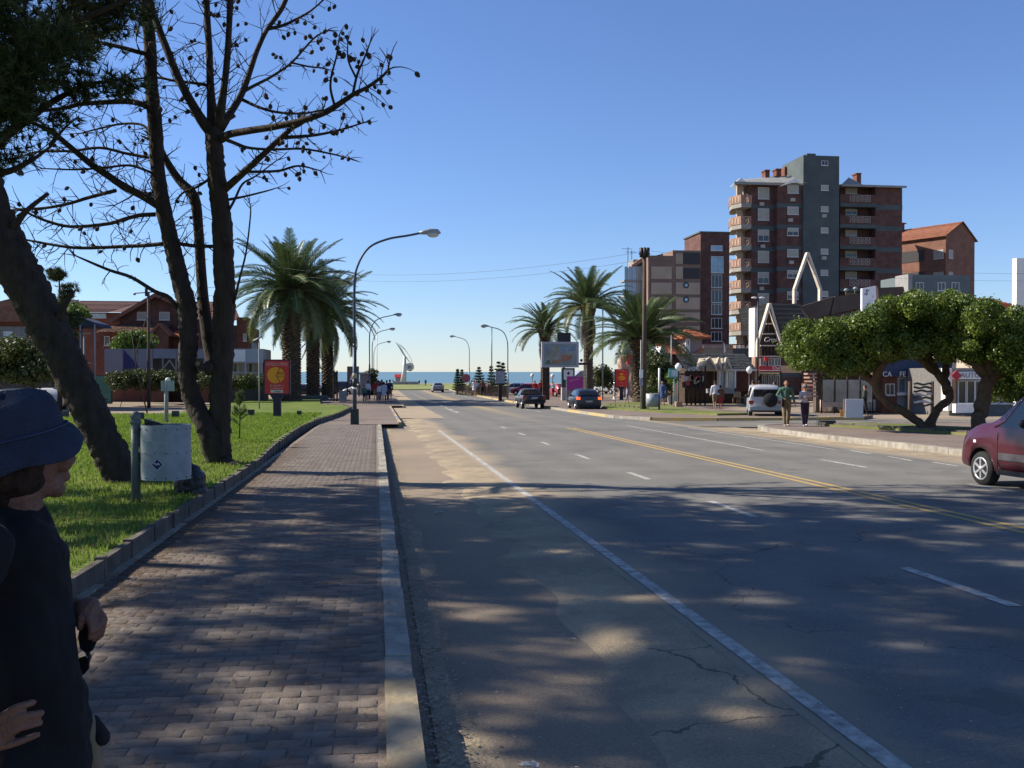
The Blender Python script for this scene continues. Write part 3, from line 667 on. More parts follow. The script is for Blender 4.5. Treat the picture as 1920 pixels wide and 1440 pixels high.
# knots and a broken stub near the base
for (u,v,r_,dd) in ((392,690,11,-.1),(356,660,8,-.1),(415,660,8,.1)):
    A.mb.ball(at(u,v,DA+dd),[r_*A.k]*2+[r_*A.k*1.3],10,7)
A.mb.tube([at(392,692,DA-.1),at(376,686,DA-.3),at(370,683,DA-.4)],[8*A.k,6*A.k,5.5*A.k],9)
A.mb.tube([at(408,866,DA),at(428,868,DA-.3),at(452,874,DA-.7)],[16*A.k,10*A.k,3*A.k],9)
# --- tree L: leaning thick trunk
pL=P(228,903,.3); DL=-(RM.transposed()@(pL-CAM)).z
LT=Tree(pL,DL)
LT.path([(240,925,38),(228,895,33),(200,835,31,0),(168,770,32,0),(135,702,33,0),(100,630,34,0),(62,560,37,0),(22,480,37,0),(-12,400,33,0),(-38,300,28,0),(-60,200,24,.1),(-90,80,20,.2),(-110,-60,15,.3),(-120,-200,10,.3)],20,12,.01)
LT.path([(40,470,26,0),(-5,455,24,0),(-70,400,22,.1),(-160,300,18,.2),(-240,150,13,.3),(-300,-20,8,.3)],9,4)
def lb(*p): LT.path(list(p),6,4); return len(LT.br)-1
LB=[lb((-40,300,14),(0,262,11,.2),(50,225,8,.4),(100,190,6,.5),(160,160,4,.6),(220,150,2.5,.7)),
 lb((-55,220,13),(0,150,10,-.3),(60,90,8,-.5),(120,50,6,-.7),(190,20,4.5,-.8),(260,-10,3,-.9)),
 lb((-90,80,11),(-20,20,9,.2),(60,-40,7,.4),(150,-90,5,.6)),
 lb((22,430,9,-.1),(50,395,5.5,-.2),(90,363,4,-.3)),
 lb((108,600,8,-.1),(122,572,6,-.15),(138,546,4,-.2)),
 lb((-30,330,8,-.2),(20,320,6,-.4),(60,300,4,-.5),(95,275,2.5,-.6))]
for b_ in LB[:3]+LB[5:]: LT.twigs(b_,5,.9,1,.05,.05,.1)
# dense needled crowns: tufts gathered in clumps; the sky gaps of the photograph stay open
def inpoly(u,v,poly):
    c=False; j=len(poly)-1
    for i in range(len(poly)):
        if (poly[i][1]>v)!=(poly[j][1]>v) and u<(poly[j][0]-poly[i][0])*(v-poly[i][1])/(poly[j][1]-poly[i][1])+poly[i][0]: c=not c
        j=i
    return c
dark=[(-400,-10),(270,-10),(245,25),(200,50),(170,80),(120,110),(80,155),(45,205),(20,250),(0,290),(-30,320),(-60,430),(-400,430)]
dark2=[(285,-10),(620,-10),(505,0),(480,18),(470,45),(430,62),(385,55),(330,42),(290,30)]
def crown(cx,cy,cz,rx,ry,rz_,n,tuft=34,cl=.31,tip=.0):
    P_=[];D_=[]
    k=0
    while k<n:
        a=[random.uniform(-1,1) for _ in range(3)]
        if sum(t*t for t in a)>1: continue
        c=Vector((cx+a[0]*rx,cy+a[1]*ry,cz+a[2]*rz_)); k+=1
        u,v=proj(c); dq=.14*c.x+.99*c.y; m_=cl*F/max(dq,1)
        if dq>1 and -100<u<2050 and v>-m_*.9 and not (inpoly(u,v,dark) or (inpoly(u,v,dark2) and random.random()<.5)): continue
        for _ in range(tuft):
            d=Vector([random.gauss(0,1) for _ in range(3)]); q=c+Vector((d.x*cl*.5,d.y*cl*.5,d.z*cl*.24)); P_.append(tuple(q)); D_.append((d.x*.6,d.y*.6,abs(d.z)*.4+.35))
    return P_,D_
Pn,Dn=[],[]
for (args) in ((-5.2,18.6,12.6,4.2,3.6,2.2,140),(-1.5,20.,14.2,3.6,2.6,2.6,105),(-3.8,17.5,10.2,2.6,2.2,1.,34),(1.,17.5,13.6,2.6,2.6,1.6,26)):
    a_,b_=crown(*args); Pn+=a_; Dn+=b_
baseA=(pA.x,pA.y,g(pA.y)+.3)
rA=finish(A,'pine_tree','multi-stemmed dark pine behind the litter bin with bare cone-laden branches over the footpath',baseA)
needles('needle_foliage',rA,[tuple(Vector(p)-Vector(baseA)) for p in Pn],Dn,15,.2,.011)
Pn,Dn=[],[]
for (args) in ((-9.,15.,11.2,4.6,4.4,3.0,215),(-11,17,8.6,3.4,3.5,2.6,150),(-7.6,14.5,8.6,2.4,2.2,2.2,50)):
    a_,b_=crown(*args); Pn+=a_; Dn+=b_
# extra clumps filling the dark upper left corner
for _ in range(230):
    u=random.uniform(-150,275); v=random.uniform(-40,330)
    if not inpoly(u,v,dark): continue
    c=at(u,v,DL+random.uniform(-1.5,2.8))
    for _ in range(40):
        d=Vector([random.gauss(0,1) for _ in range(3)]); Pn.append((c.x+d.x*.2,c.y+d.y*.3,c.z+d.z*.12)); Dn.append((d.x*.6,d.y*.6,abs(d.z)*.4+.3))
for (u,v) in ((160,185),(185,170),(215,155),(235,165),(150,150),(110,230)):
    c=at(u,v,DL+.6)
    for _ in range(26):
        d=Vector([random.gauss(0,1) for _ in range(3)]); Pn.append((c.x+d.x*.16,c.y+d.y*.16,c.z+d.z*.07)); Dn.append((d.x*.6,d.y*.6,abs(d.z)*.4+.3))
baseL=(pL.x,pL.y,g(pL.y)+.3)
rL=finish(LT,'pine_tree','thick dark pine leaning steeply left behind the litter bin post',baseL)
needles('needle_foliage',rL,[tuple(Vector(p)-Vector(baseL)) for p in Pn],Dn,15,.2,.011)
# --- two more pines of the row, outside the frame, that shade the foreground
def offpine(x,y,h,crowns,label,lean=(0,0)):
    b_=(x,y,g(y)+.3); T=Tree(Vector(b_),15)
    pts=[Vector((x+lean[0]*t*h+.25*math.sin(t*7),y+lean[1]*t*h,b_[2]-.2+t*h)) for t in lin(0,1,14)]; rr=[.26*(1-.72*t) for t in lin(0,1,14)]
    T.mb.tube(pts,rr,10); 
    for k in range(16):
        i=random.randint(6,12); a=random.uniform(0,2*pi); d=Vector((math.cos(a),math.sin(a),.35)); L_=random.uniform(2,3.8); q=[pts[i]+d*L_*t+Vector((0,0,.5*t*t)) for t in lin(0,1,9)]
        T.mb.tube(q,[.085*(1-.8*t)+.008 for t in lin(0,1,9)],6); T.br.append((q,[.05]*9)); T.twigs(len(T.br)-1,2.,.9,1,.05,.1,.3)
    r_=finish(T,'pine_tree',label,b_,maxc=20); Pn,Dn=[],[]
    for c in crowns:
        a_,bb_=crown(*c); Pn+=a_; Dn+=bb_
    needles('needle_foliage',r_,[tuple(Vector(p)-Vector(b_)) for p in Pn],Dn,15,.22,.013)
offpine(-11.5,8.5,12.5,[(-10.8,9.6,11.6,4.8,4.2,2.3,225)],'tall straight pine on the lawn left of the leaning pine, outside the view')
offpine(-14.5,14.5,14.5,[(-13.,14.5,13.2,4.6,4.6,2.4,190)],'tallest pine of the row, farthest left on the lawn, outside the view')
offpine(-6.5,3.0,12.,[(-6.6,4.2,10.8,4.4,3.4,2.2,185),(-2.5,6.5,11.6,3.2,2.6,1.4,60)],'pine beside the person in the blue hat, just outside the left edge')
offpine(-4.5,-7.0,12.5,[(-3.5,-6.,10.8,5.5,4.4,2.2,260)],'unseen pine added behind the viewpoint to block sky light, beside the footpath')  # unseen tree, added so its crown cuts the sky light
offpine(-12,-1,13.,[(-11.5,0,11.2,4.4,4.4,2.2,200)],'unseen pine added left of the viewpoint to block sky light')  # also out of view, added to hold back sky light
# far dark conifer showing beside the leaning trunk
cb=gp(112,58,.2)
ct=thing('conifer','small dark conifer with flat tufted branches showing just right of the leaning trunk','conifer',cb)
mb=MB(); H=hz(505,cb)-cb.z; mb.tube([(0,0,0),(.05,0,H*.5),(0,0,H)],[.16,.1,.03],7); mb.build('trunk',bark,ct)
Pn=[];Dn=[]
for k in range(34):
    z=H*random.uniform(.45,1); L_=(1.-.6*(z/H))*2.1; a=random.uniform(0,2*pi)
    for j in range(60): t=random.uniform(.1,1); Pn.append((math.cos(a)*t*L_+random.gauss(0,.12),math.sin(a)*t*L_+random.gauss(0,.12),z+.15*t+random.gauss(0,.05))); Dn.append((random.gauss(0,1),random.gauss(0,1),.7))
needles('needle_foliage',ct,Pn,Dn,8,.3,.02)
# --- palms
frondm=leafmat('palm_frond_leaf',(.050,.085,.030),(.10,.145,.05),.42,.2,.3,.7)
frondy=leafmat('palm_frond_yellowing',(.15,.15,.05),(.10,.13,.045),.45,.2,.3,.7)
frondd=leafmat('dead_palm_frond',(.12,.095,.06),(.17,.13,.08),.8,.1,.3,.7)
rachis=mat('palm_rachis',(.20,.19,.08),.6,.15,5)
def frond(L,arch,m,nl=46,ll=.62,droop=.5,w=.060,seed=1):
    random.seed(seed); N=16; pts=[]; x=z=0; th=0.
    for i in range(N+1):
        t=i/N; pts.append(Vector((x,0,z))); a=-arch*t**1.25; x+=L/N*math.cos(a); z+=L/N*math.sin(a)
    mb=MB(); mb.tube(pts,[.045*(1-.85*i/N)+.004 for i in range(N+1)],5,1,flat=.6)
    for k in range(nl):
        t=.12+.88*k/nl; i=min(int(t*N),N-1); p=pts[i].lerp(pts[i+1],t*N-i); d=(pts[i+1]-pts[i]).normalized(); up=Vector((0,1,0)).cross(d)*-1
        up=Vector((-d.z,0,d.x))
        for sgn in (-1,1):
            l=ll*math.sin(pi*min(.97,(.12+t*.86)))**.55*random.uniform(.85,1.1); o=(d*(.55+.5*t)+Vector((0,sgn,0))*1.+up*random.uniform(.25,.6)*(1-.5*t)).normalized()
            q=p+o*l*.55; e=p+o*l+Vector((0,0,-droop*l*.35)); wv=d*w
            mb.add([p-wv*.5,p+wv*.5,q+wv*.45,e,q-wv*.45],[(0,1,2,4),(4,2,3)],0)
    return mb.mesh('frond',[m,rachis])
fr_up=[frond(3.6,.55,frondm,seed=s_) for s_ in (1,2)]; fr_mid=[frond(3.9,1.15,frondm,seed=s_) for s_ in (3,4,5)]; fr_low=[frond(3.8,1.5,frondm,seed=6),frond(3.7,1.6,frondy,seed=7)]
fr_dead=[frond(3.2,1.0,frondd,36,.4,1.,seed=8)]
random.seed(11)
palmtrunk=mat('palm_trunk_bark',(.075,.055,.04),.95,.3,5,.8,bscale=12)
boot=mat('palm_leaf_boot',(.13,.095,.06),.9,.3,4,.3,island=.3)
def palm(u,D,vbase,vcrown,rpx,wpx,label,nf=74,dead=0,upw=1.,boots=True,h=.25,lean=0,bulb=1.6,tall=1.):
    b_=gp(u,D,h); zc=hz(vcrown,b_)-b_.z; Rf=rpx*D/F; sc=Rf/3.0; w=wpx*D/F/2
    root=thing('palm_tree',label,'palm tree',b_,random.uniform(0,6),'feather palms on the lawns beside the road')
    mb=MB(); N=int(zc*7); prof=[]
    for i in range(N+1):
        t=i/N; r_=w*(1.25-.25*min(1,t*8))*(1+.04*math.sin(i*2.4)); 
        if t>.80: r_*=1+(bulb-1)*((t-.80)/.20)**1.2
        prof.append((r_,t*zc))
    prof.append((w*.5,zc+.25)); mb.lathe(prof,n=14,sm=False); mb.build('trunk',palmtrunk,root)
    if boots:
        mb=MB(); n_=int(zc*46)
        for k in range(n_):
            z=zc*(k/n_); a=k*2.399; r_=w*(1.05 if z/zc<.8 else 1.05+(bulb-1)*((z/zc-.8)/.2)); rot=Euler((0,-.55 if z/zc<.75 else -.8,a)).to_matrix()
            mb.box((r_*math.cos(a),r_*math.sin(a),z),(.16,.20*(w/.45),.10),rot=Matrix.Rotation(a,3,'Z')@Matrix.Rotation(-.6,3,'Y'),top=(.6,.5))
        o=mb.build('leaf_boots',boot,root); o['kind']='stuff'
    for k in range(nf):
        t=(k+.5)/nf; a=k*2.39996+random.gauss(0,.15)
        el=1.45-1.75*t**.85*tall+random.gauss(0,.07)          # elevation of the rachis at its root
        me=random.choice(fr_up if t<.3 else fr_mid if t<.78 else fr_low)
        s_=sc*(random.uniform(.82,1.02)*(.82 if t<.15 else 1))
        o=mk('frond',me,root,(.18*math.cos(a),.18*math.sin(a),zc+.15-.5*t),(random.gauss(0,.25),-el,a)); o.scale=(s_,s_,s_)
    for k in range(dead):
        a=random.uniform(0,2*pi); s_=sc*random.uniform(.7,1.); o=mk('frond',fr_dead[0],root,(w*1.1*math.cos(a),w*1.1*math.sin(a),zc-.7-random.uniform(0,.7)),(random.gauss(0,.3),1.1+random.uniform(0,.35),a)); o.scale=(s_,s_,s_)
    return root
def Dof(u,v,h): return -(RM.transposed()@(P(u,v,h)-CAM)).z
D1=Dof(545,752,.25)
palm(547,D1,752,543,112,31,'largest feather palm, leftmost of three on the left lawn, behind the red poster stand',92,4)
palm(587,D1+6,748,585,90,22,'middle feather palm of three on the left lawn, above the blue planter edge',70,3)
palm(614,D1+14,745,582,92,19,'slimmest feather palm of three on the left lawn, nearest the tall street lamp',66,6)
palm(1022,118,742,618,62,14,'small feather palm right of the road, behind the large billboard',52,4,bulb=2.,tall=.8)
palm(1103,100,745,572,80,18,'tall slender feather palm right of the road with dead fronds hanging below its crown',62,9,bulb=1.9,boots=False,tall=.86)
D3=Dof(1200,754,.22)
palm(1203,D3,754,636,98,30,'short thick feather palm on the corner lawn beside the wooden pole',78,2,bulb=1.9,tall=.74)
# --- spreading trees at the right
leafr=leafmat('glossy_shrub_leaf',(.06,.10,.014),(.15,.20,.027),.42,.25,.45,1.1)
barkr=mat('spreading_tree_bark',(.085,.055,.038),.95,scale=7,col2=(.13,.09,.06),bump=1.,bscale=14)
def leafy(name,par,base,blobs,per,size,m=None,sq=.8):
    P_=[];Nn=[]
    for (c,r) in blobs:
        n_=int(per*r[0]*r[0] if hasattr(r,'__len__') else per*r*r); r3=np.array(r if hasattr(r,'__len__') else (r,r,r*sq))
        d=rng.normal(size=(n_,3)); d/=np.linalg.norm(d,axis=1)[:,None]; rad=(.55+.62*rng.beta(2.2,2.0,n_)+(rng.uniform(size=n_)<.05)*rng.uniform(0,.5,n_))[:,None]
        P_.append(np.array(c)+d*rad*r3); Nn.append(d+rng.normal(size=(n_,3))*.8)
    P_=np.concatenate(P_)-np.array(base); Nn=np.concatenate(Nn)
    T=np.array([(-.5,-.25,0),(.5,-.25,0),(.42,.35,.12),(-.42,.35,.12)]); TF=np.array([(0,1,2,3)])
    V,Fc=scat(T,TF,P_,rrot(len(P_),Nn),rng.uniform(size*.6,size*1.35,len(P_)))
    return tag(mk(name,npmesh(name,V,Fc,m or leafr),par),kind='stuff')
pR=P(1738,801,.24); DR=Dof(1738,801,.24); k=DR/F
bR=(pR.x,pR.y,g(pR.y)+.22)
rt=thing('spreading_tree','low spreading evergreen whose two thick crooked limbs part at the ground in a V','tree',bR)
def limb(par,base,D,paths,m=barkr,name='trunk'):
    mb=MB()
    for pts in paths:
        c=curve([(*at(p[0],p[1],D+(p[3] if len(p)>3 else 0)),p[2]*D/F) for p in pts],4)
        mb.tube([Vector(x[:3])+Vector([random.gauss(0,.03*x[3]*4) for _ in range(3)])-Vector(base) for x in c],[x[3]*random.uniform(.9,1.1) for x in c],9)
    return mb.build(name,m,par)
limb(rt,bR,DR,[[(1738,806,11),(1722,792,8.5),(1700,775,8),(1672,762,8),(1650,742,8),(1636,716,8),(1600,690,8,.3),(1560,675,7,.5),(1520,660,5,.6)],
 [(1738,806,13),(1748,785,8),(1760,765,7.5),(1779,748,7.5),(1778,730,7),(1762,705,7),(1745,680,8),(1730,640,6)],[(1776,738,9),(1772,700,7,.3),(1780,660,6,.4),(1800,620,4,.5)],[(1640,722,9),(1650,690,7,-.4),(1680,650,6,-.6)],[(1757,700,7),(1720,670,6,-.5),(1690,640,4,-.8)]])
def crownblobs(poly,D,dd,n,r,seed=3):
    random.seed(seed); out=[]
    us=[p[0] for p in poly]; vs=[p[1] for p in poly]
    while len(out)<n:
        u=random.uniform(min(us),max(us)); v=random.uniform(min(vs),max(vs))
        if inpoly(u,v,poly): out.append((tuple(at(u,v,D+random.uniform(-dd,dd))),random.uniform(*r)))
    return out
poly1=[(1476,668),(1478,622),(1500,605),(1535,602),(1566,612),(1580,620),(1595,600),(1630,585),(1665,568),(1710,560),(1760,556),(1800,560),(1850,575),(1870,620),(1850,668),(1815,672),(1770,672),(1715,665),(1670,668),(1640,690),(1600,695),(1560,688),(1505,688)]
bl1=crownblobs(poly1,DR,2.2,400,(.22,.46))
leafy('foliage',rt,bR,bl1,4600,.066)
# grassy hanging fringe at the left edge
pQ=P(1848,812,.2); DQ=Dof(1848,806,.22); bQ=(pQ.x,pQ.y,g(pQ.y)+.22)
rq=thing('spreading_tree','dark thick upright trunk and leafy crown behind the red van, rightmost spreading evergreen','tree',bQ)
limb(rq,bQ,DQ,[[(1840,815,17),(1834,790,13),(1842,760,13),(1848,730,13),(1852,700,12),(1850,660,12)],[(1850,720,13),(1880,690,10),(1910,650,8)],[(1850,700,12),(1820,670,9),(1800,640,6)]])
leafy('foliage',rq,bQ,crownblobs([(1800,650),(1812,600),(1840,570),(1890,572),(1925,585),(2040,600),(2050,690),(1960,715),(1920,705),(1880,680),(1835,672)],DQ,1.9,200,(.22,.46),9),4600,.066)
sb=thing('shrub','green leafy shrub between the dark trunk and the red van','shrub',gp(1905,DQ+4,.2))
leafy('foliage',sb,sb.location,crownblobs([(1870,690),(1920,680),(1960,700),(1960,760),(1870,755)],DQ+4,.8,26,(.3,.5),4),2200,.09)
# ================= BUILDINGS =================
class Fac:
    "a building whose facade is local y=0; local x runs to the right, y away from the viewer"
    def __init__(s,label,cat,name,u,D,ang=0.,h=0.,group=None):
        b_=gp(u,D,h); s.b=Vector(b_); s.a=ang; s.root=thing(name,label,cat,b_,ang,group); s.ex=Vector((math.cos(ang),math.sin(ang))); s.ey=Vector((-math.sin(ang),math.cos(ang)))
    def X(s,u,y=0.,v=700):
        d=ray(u,v).to_2d(); o=s.b.to_2d()+s.ey*y; M=Matrix(((d.x,-s.ex.x),(d.y,-s.ex.y))); t=M.inverted()@(o-CAM.to_2d()); return t[1]
    def Z(s,v,x,y=0.):
        q=s.b.to_2d()+s.ex*x+s.ey*y; return hz(v,(q.x,q.y,0))-s.b.z
    def bx(s,mb,u0,u1,vt,vb,ya,yb,mi=0,um=None):
        x0,x1=s.X(u0,ya),s.X(u1,ya); xm=(x0+x1)/2 if um is None else s.X(um,ya); zt=s.Z(vt,xm,ya); zb=-.6 if vb is None else s.Z(vb,xm,ya)
        mb.b2(x0,x1,ya,yb,zb,zt,mi); return x0,x1,zb,zt
    def poly(s,mb,pts,ya,yb,mi=0):
        P_=[]
        for u,v in pts: x=s.X(u,ya); P_.append((x,s.Z(v,x,ya) if v is not None else -.6))
        a=sum(P_[i][0]*P_[(i+1)%len(P_)][1]-P_[(i+1)%len(P_)][0]*P_[i][1] for i in range(len(P_)))
        if a<0: P_=P_[::-1]
        mb.polyY(P_,ya,yb,mi)
    def win(s,u0,u1,vt,vb,y=0.,kind='blind',bars=1,name='window',fr=None):
        x0,x1=s.X(u0,y),s.X(u1,y); zt,zb=s.Z(vt,(x0+x1)/2,y),s.Z(vb,(x0+x1)/2,y)
        return window(s.root,(x0+x1)/2,(zt+zb)/2,abs(x1-x0),zt-zb,y,kind,bars,name,fr)
WM={}
def window(par,xc,zc,w,h,y,kind='blind',bars=1,name='window',fr=None,rz=0.):
    w=round(w,1) or .1; h=round(h,1) or .1; key=(w,h,kind,bars,(fr or frame_w).name)
    if key not in WM:
        f=.05 if w<2 else .07; mb=MB()
        for sx in (-1,1): mb.b2(sx*w/2,sx*(w/2-f),-.07,.02,-h/2,h/2)
        mb.b2(-w/2+f,w/2-f,-.065,.02,h/2-f,h/2); mb.b2(-w/2+f,w/2-f,-.065,.02,-h/2,-h/2+f)
        for k in range(bars): xx=-w/2+w*(k+1)/(bars+1); mb.b2(xx-.02,xx+.02,-.06,.015,-h/2+f,h/2-f)
        mb.b2(-w/2-.05,w/2+.05,-.12,.02,-h/2-.06,-h/2-.003)
        fm=mb.mesh('window',fr or frame_w); mb=MB(); g_=kind!='full'
        mb.b2(-w/2+f,w/2-f,-.03,.005,-h/2+f,h/2-f); pm=mb.mesh('pane',glassb if kind=='sky' else glassd)
        bm_=None
        if kind in('blind','half'):
            mb=MB(); z0=-h/2+f if kind=='blind' else -h*.02; mb.b2(-w/2+f,w/2-f,-.055,-.035,z0,h/2-f)
            for q in range(int((h/2-f-z0)/.12)): mb.b2(-w/2+f,w/2-f,-.062,-.054,z0+.12*q+.01,z0+.12*q+.1)
            bm_=mb.mesh('blind',blind)
        WM[key]=(fm,pm,bm_)
    fm,pm,bm_=WM[key]; o=mk(name,fm,par,(xc,y,zc),(0,0,rz)); mk('pane',pm,o)
    if bm_: mk('blind',bm_,o)
    return o
def tileroof(mb,a,b,c,d,rows,mi=0,step=.05,jit=0,cols=0):
    "a,b eave left/right, d,c ridge left/right: overlapping courses, optionally split into single tiles"
    a,b,c,d=[Vector(x) for x in (a,b,c,d)]; n=((b-a).cross(d-a)).normalized()
    if n.z<0:n=-n
    for i in range(rows):
        t0,t1=i/rows,(i+1)/rows; l0,r0=a.lerp(d,t0),b.lerp(c,t0); l1,r1=a.lerp(d,min(1,t1+.15/rows)),b.lerp(c,min(1,t1+.15/rows))
        m_=max(1,cols)
        for k in range(m_):
            g_=.0 if m_==1 else .08/m_
            p0,p1=l0.lerp(r0,k/m_+g_),l0.lerp(r0,(k+1)/m_-g_*0); q0,q1=l1.lerp(r1,k/m_+g_),l1.lerp(r1,(k+1)/m_)
            up=n*step*(1+random.uniform(-.4,.4)); e=n*.004
            mb.add([p0+up,p1+up,q1+e,q0+e,p0-n*.02,p1-n*.02],[(0,1,2,3),(4,5,1,0)],mi)
    return mb
def gable(mb,x0,x1,y0,y1,ze,zr,ov=.3,axis='x',mi=0,th=.12):
    "solid gable roof, ridge along axis"
    if axis=='x':
        ym=(y0+y1)/2; mb.polyX([(y0-ov,ze),(ym,zr),(y1+ov,ze),(y1+ov,ze-th),(ym,zr-th*1.4),(y0-ov,ze-th)],x0-ov,x1+ov,mi)
    else:
        xm=(x0+x1)/2; mb.polyY([(x0-ov,ze-th),(xm,zr-th*1.4),(x1+ov,ze-th),(x1+ov,ze),(xm,zr),(x0-ov,ze)],y0-ov,y1+ov,mi)

# --- high-rise tower
T=Fac('ten-storey brick apartment tower with a tall grey core and corner balconies','tower','apartment_tower',1408,128)
mb=MB()
T.bx(mb,1408,1455,345,None,0,2.4); T.bx(mb,1455,1506,347,None,.9,12)
mb.build('brick_wing',brick,T.root)
mb=MB(); T.bx(mb,1640,1690,350,None,0,13); T.bx(mb,1574,1642,350,None,1.6,12.5); mb.build('brick_wing',brick,T.root)
mb=MB(); T.bx(mb,1505,1572,293,None,-1.2,5.5); x0,x1,_,zt=T.bx(mb,1512,1528,289,294,1,3); mb.build('grey_core',grey,T.root)
mb=MB(); T.bx(mb,1457,1505.5,346,None,-.9,.89); mb.build('brick_bay',brick,T.root)
P40=39.6
for i in range(9):
    dv=P40*i
    mb=MB(); T.bx(mb,1407.6,1457,384+dv,393+dv,-.03,1); T.bx(mb,1456.8,1504.8,382+dv,390+dv,-.94,-.3); T.bx(mb,1641,1690.5,385+dv,394+dv,-.04,12)
    o=mb.build('floor_band',grey,T.root); o['kind']='stuff'
    if i<8:
        T.win(1420,1441,352+dv,374+dv,0,'blind' if i in(0,1,3,5,7) else 'half',1); T.win(1475,1496,349+dv,363+dv,-.9,'blind' if i in (0,1,3) else 'half',1)
        T.win(1538,1551.5,348+dv,358+dv,-1.2,'blind',1); T.win(1584,1605,351+dv,364+dv,1.6,'half' if i%2 else 'blind',1)
        T.win(1634.5,1640.5,351+dv,362+dv,1.5,'dark',0)
        # right balcony: slab, parapet with pale lattice
        x0,x1=T.X(1574,-.2),T.X(1643,-.2); z0=T.Z(382+dv,(x0+x1)/2,-.2); z1=T.Z(364+dv,(x0+x1)/2,-.2)
        ba=MB(); ba.b2(x0,x1,-.2,1.58,z0-.45,z0+.02); bo=ba.build('balcony',grey,T.root)
        ba=MB(); ba.b2(x0,x1-.1,-.18,-.04,z0+.021,z1-.1); ba.build('parapet',brick,bo)
        xl,xr=T.X(1592,-.3),T.X(1632,-.3); ba=MB(); nl=5
        for q in range(nl):
            xc=xl+(xr-xl)*(q+.5)/nl; w_=(xr-xl)/nl*.40; zc_=(z0+z1)/2+.05; hh=(z1-z0)*.34
            ba.b2(xc-w_,xc-w_+.06,-.24,-.185,zc_-hh,zc_+hh); ba.b2(xc+w_-.06,xc+w_,-.24,-.185,zc_-hh,zc_+hh); ba.b2(xc-w_+.06,xc+w_-.06,-.235,-.185,zc_+hh-.06,zc_+hh); ba.b2(xc-w_+.06,xc+w_-.06,-.235,-.185,zc_-hh,zc_-hh+.06)
            ba.box((xc,-.21,zc_),(.05,.04,hh*2.1),rot=Matrix.Rotation(.6,3,'Y')); ba.box((xc,-.215,zc_),(.05,.04,hh*2.1),rot=Matrix.Rotation(-.6,3,'Y'))
        ba.build('lattice',mat('lattice_paint',(.34,.30,.27),.8),bo)
        # corner balcony, polygonal in plan
        zb0,zb1,zb2=[T.Z(v_+dv,T.X(1390,-.2),-.2) for v_ in (391,383,368)]
        pl=[(T.X(1407.5,-1.),-1.),(T.X(1389,-1.),-1.),(T.X(1371,.6),.6),(T.X(1366.5,2.6),2.6),(T.X(1367,5.2),5.2),(T.X(1407.5,-1.),5.2)][::-1]
        ba=MB(); ba.poly(pl,zb0,zb1+.02); bo=ba.build('corner_balcony',mat('balcony_concrete',(.30,.285,.25),.9,.12,1),T.root)
        ba=MB(); pp=pl[::-1]
        for q in range(1,4):
            a=Vector(pp[q]); b_=Vector(pp[q+1]) ; d=(b_-a); L_=d.length; ang=math.atan2(d.y,d.x); c=(a+b_)/2
            ba.box((c.x,c.y,(zb1+zb2)/2+.02),(L_,.14,zb2-zb1-.01),rz=ang)
            nn=max(2,int(L_/.45))
            for w_ in range(nn):
                c=a+d*(w_+.5)/nn; ba.box((c.x-.05*math.sin(ang)*-1*0,c.y,(zb1+zb2)/2),(.10,.24,(zb2-zb1)*.62),rz=ang,mi=1)
        a=Vector(pp[0]);b_=Vector(pp[1]); ba.b2(a.x,a.x-.35,-1.0,-.86,zb1,zb2); ba.b2(b_.x,b_.x+.35,-1.,-.86,zb1,zb2); ba.b2(b_.x,a.x,-1.01,-.87,zb2-.18,zb2)
        xm=(a.x+b_.x)/2; hh=(zb2-zb1)
        for sg in(.7,-.7): ba.box((xm,-.93,zb1+hh*.42),(.07,.05,hh*1.0),rot=Matrix.Rotation(sg,3,'Y'),mi=1)
        ba.build('parapet',[brickl,mat('pale_baluster',(.55,.45,.36),.85,.1,2)],bo)
        ba=MB(); ba.b2(T.X(1381,1),T.X(1391,1),1.,1.35,zb2-hh,zb2+2.0); bo2=ba.build('corner_column',offwhite,T.root)
for (u,v) in ((1424,380),(1478,410),(1426,459),(1480,489),(1541,402),(1541,481),(1424,538),(1482,372)):
    mb=MB(); yy_=-.32 if u<1470 else (-1.25 if u<1500 else -1.5); T.bx(mb,u,u+8,v,v+6,yy_,yy_+.34); mb.build('air_conditioner',blind,T.root)
# body behind the balconies
mb=MB(); T.bx(mb,1393,1408.5,346,None,2.,4.4); mb.build('corner_wall',mat('corner_plaster',(.30,.24,.19),.9,.15,1),T.root)  # one even plaster tone on the whole corner wall
mb=MB()
xl,xr=T.X(1372,0),T.X(1506,0); ze=T.Z(346,T.X(1440),0)
mb.add([(xl,-.8,ze),(xr,-1.4,ze),(xr,13,ze+.0),(T.X(1425),8,ze),(T.X(1398),3.5,ze+1.15),(T.X(1500),4.,ze+2.),(T.X(1500),9,ze+2.),(T.X(1420),9,ze+1.15)],[(0,1,5,4),(1,2,6,5),(2,3,7,6),(3,0,4,7),(4,5,6,7),(3,2,1,0)])
mb.b2(xl-.1,xr+.05,-1.0,-.78,ze-.3,ze+.02)
mb.add([(T.X(1462),-1.3,ze),(T.X(1506),-1.3,ze),(T.X(1490),1.2,ze+1.3)],[(0,1,2)])
mb.build('left_roof',mat('pale_metal_roof',(.27,.27,.26),.7,.15,.8),T.root)
mb=MB(); xl2,xr2=T.X(1572,0),T.X(1693,0); ze2=T.Z(350,T.X(1640),0)
mb.add([(xl2,-.6,ze2),(xr2,-.6,ze2),(xr2,13.5,ze2),(xl2,13.5,ze2),(T.X(1600),5,ze2+1.1),(T.X(1660),5,ze2+.9)],[(0,1,5,4),(1,2,5),(2,3,4,5),(3,0,4),(3,2,1,0)])
mb.add([(xl2,-.7,ze2),(T.X(1612),-.7,ze2),(T.X(1596),.9,ze2+1.25)],[(0,1,2)]); mb.b2(xl2,xr2,-.72,-.6,ze2-.25,ze2+.02)
mb.build('right_roof',MATS['pale_metal_roof'],T.root)
mb=MB()
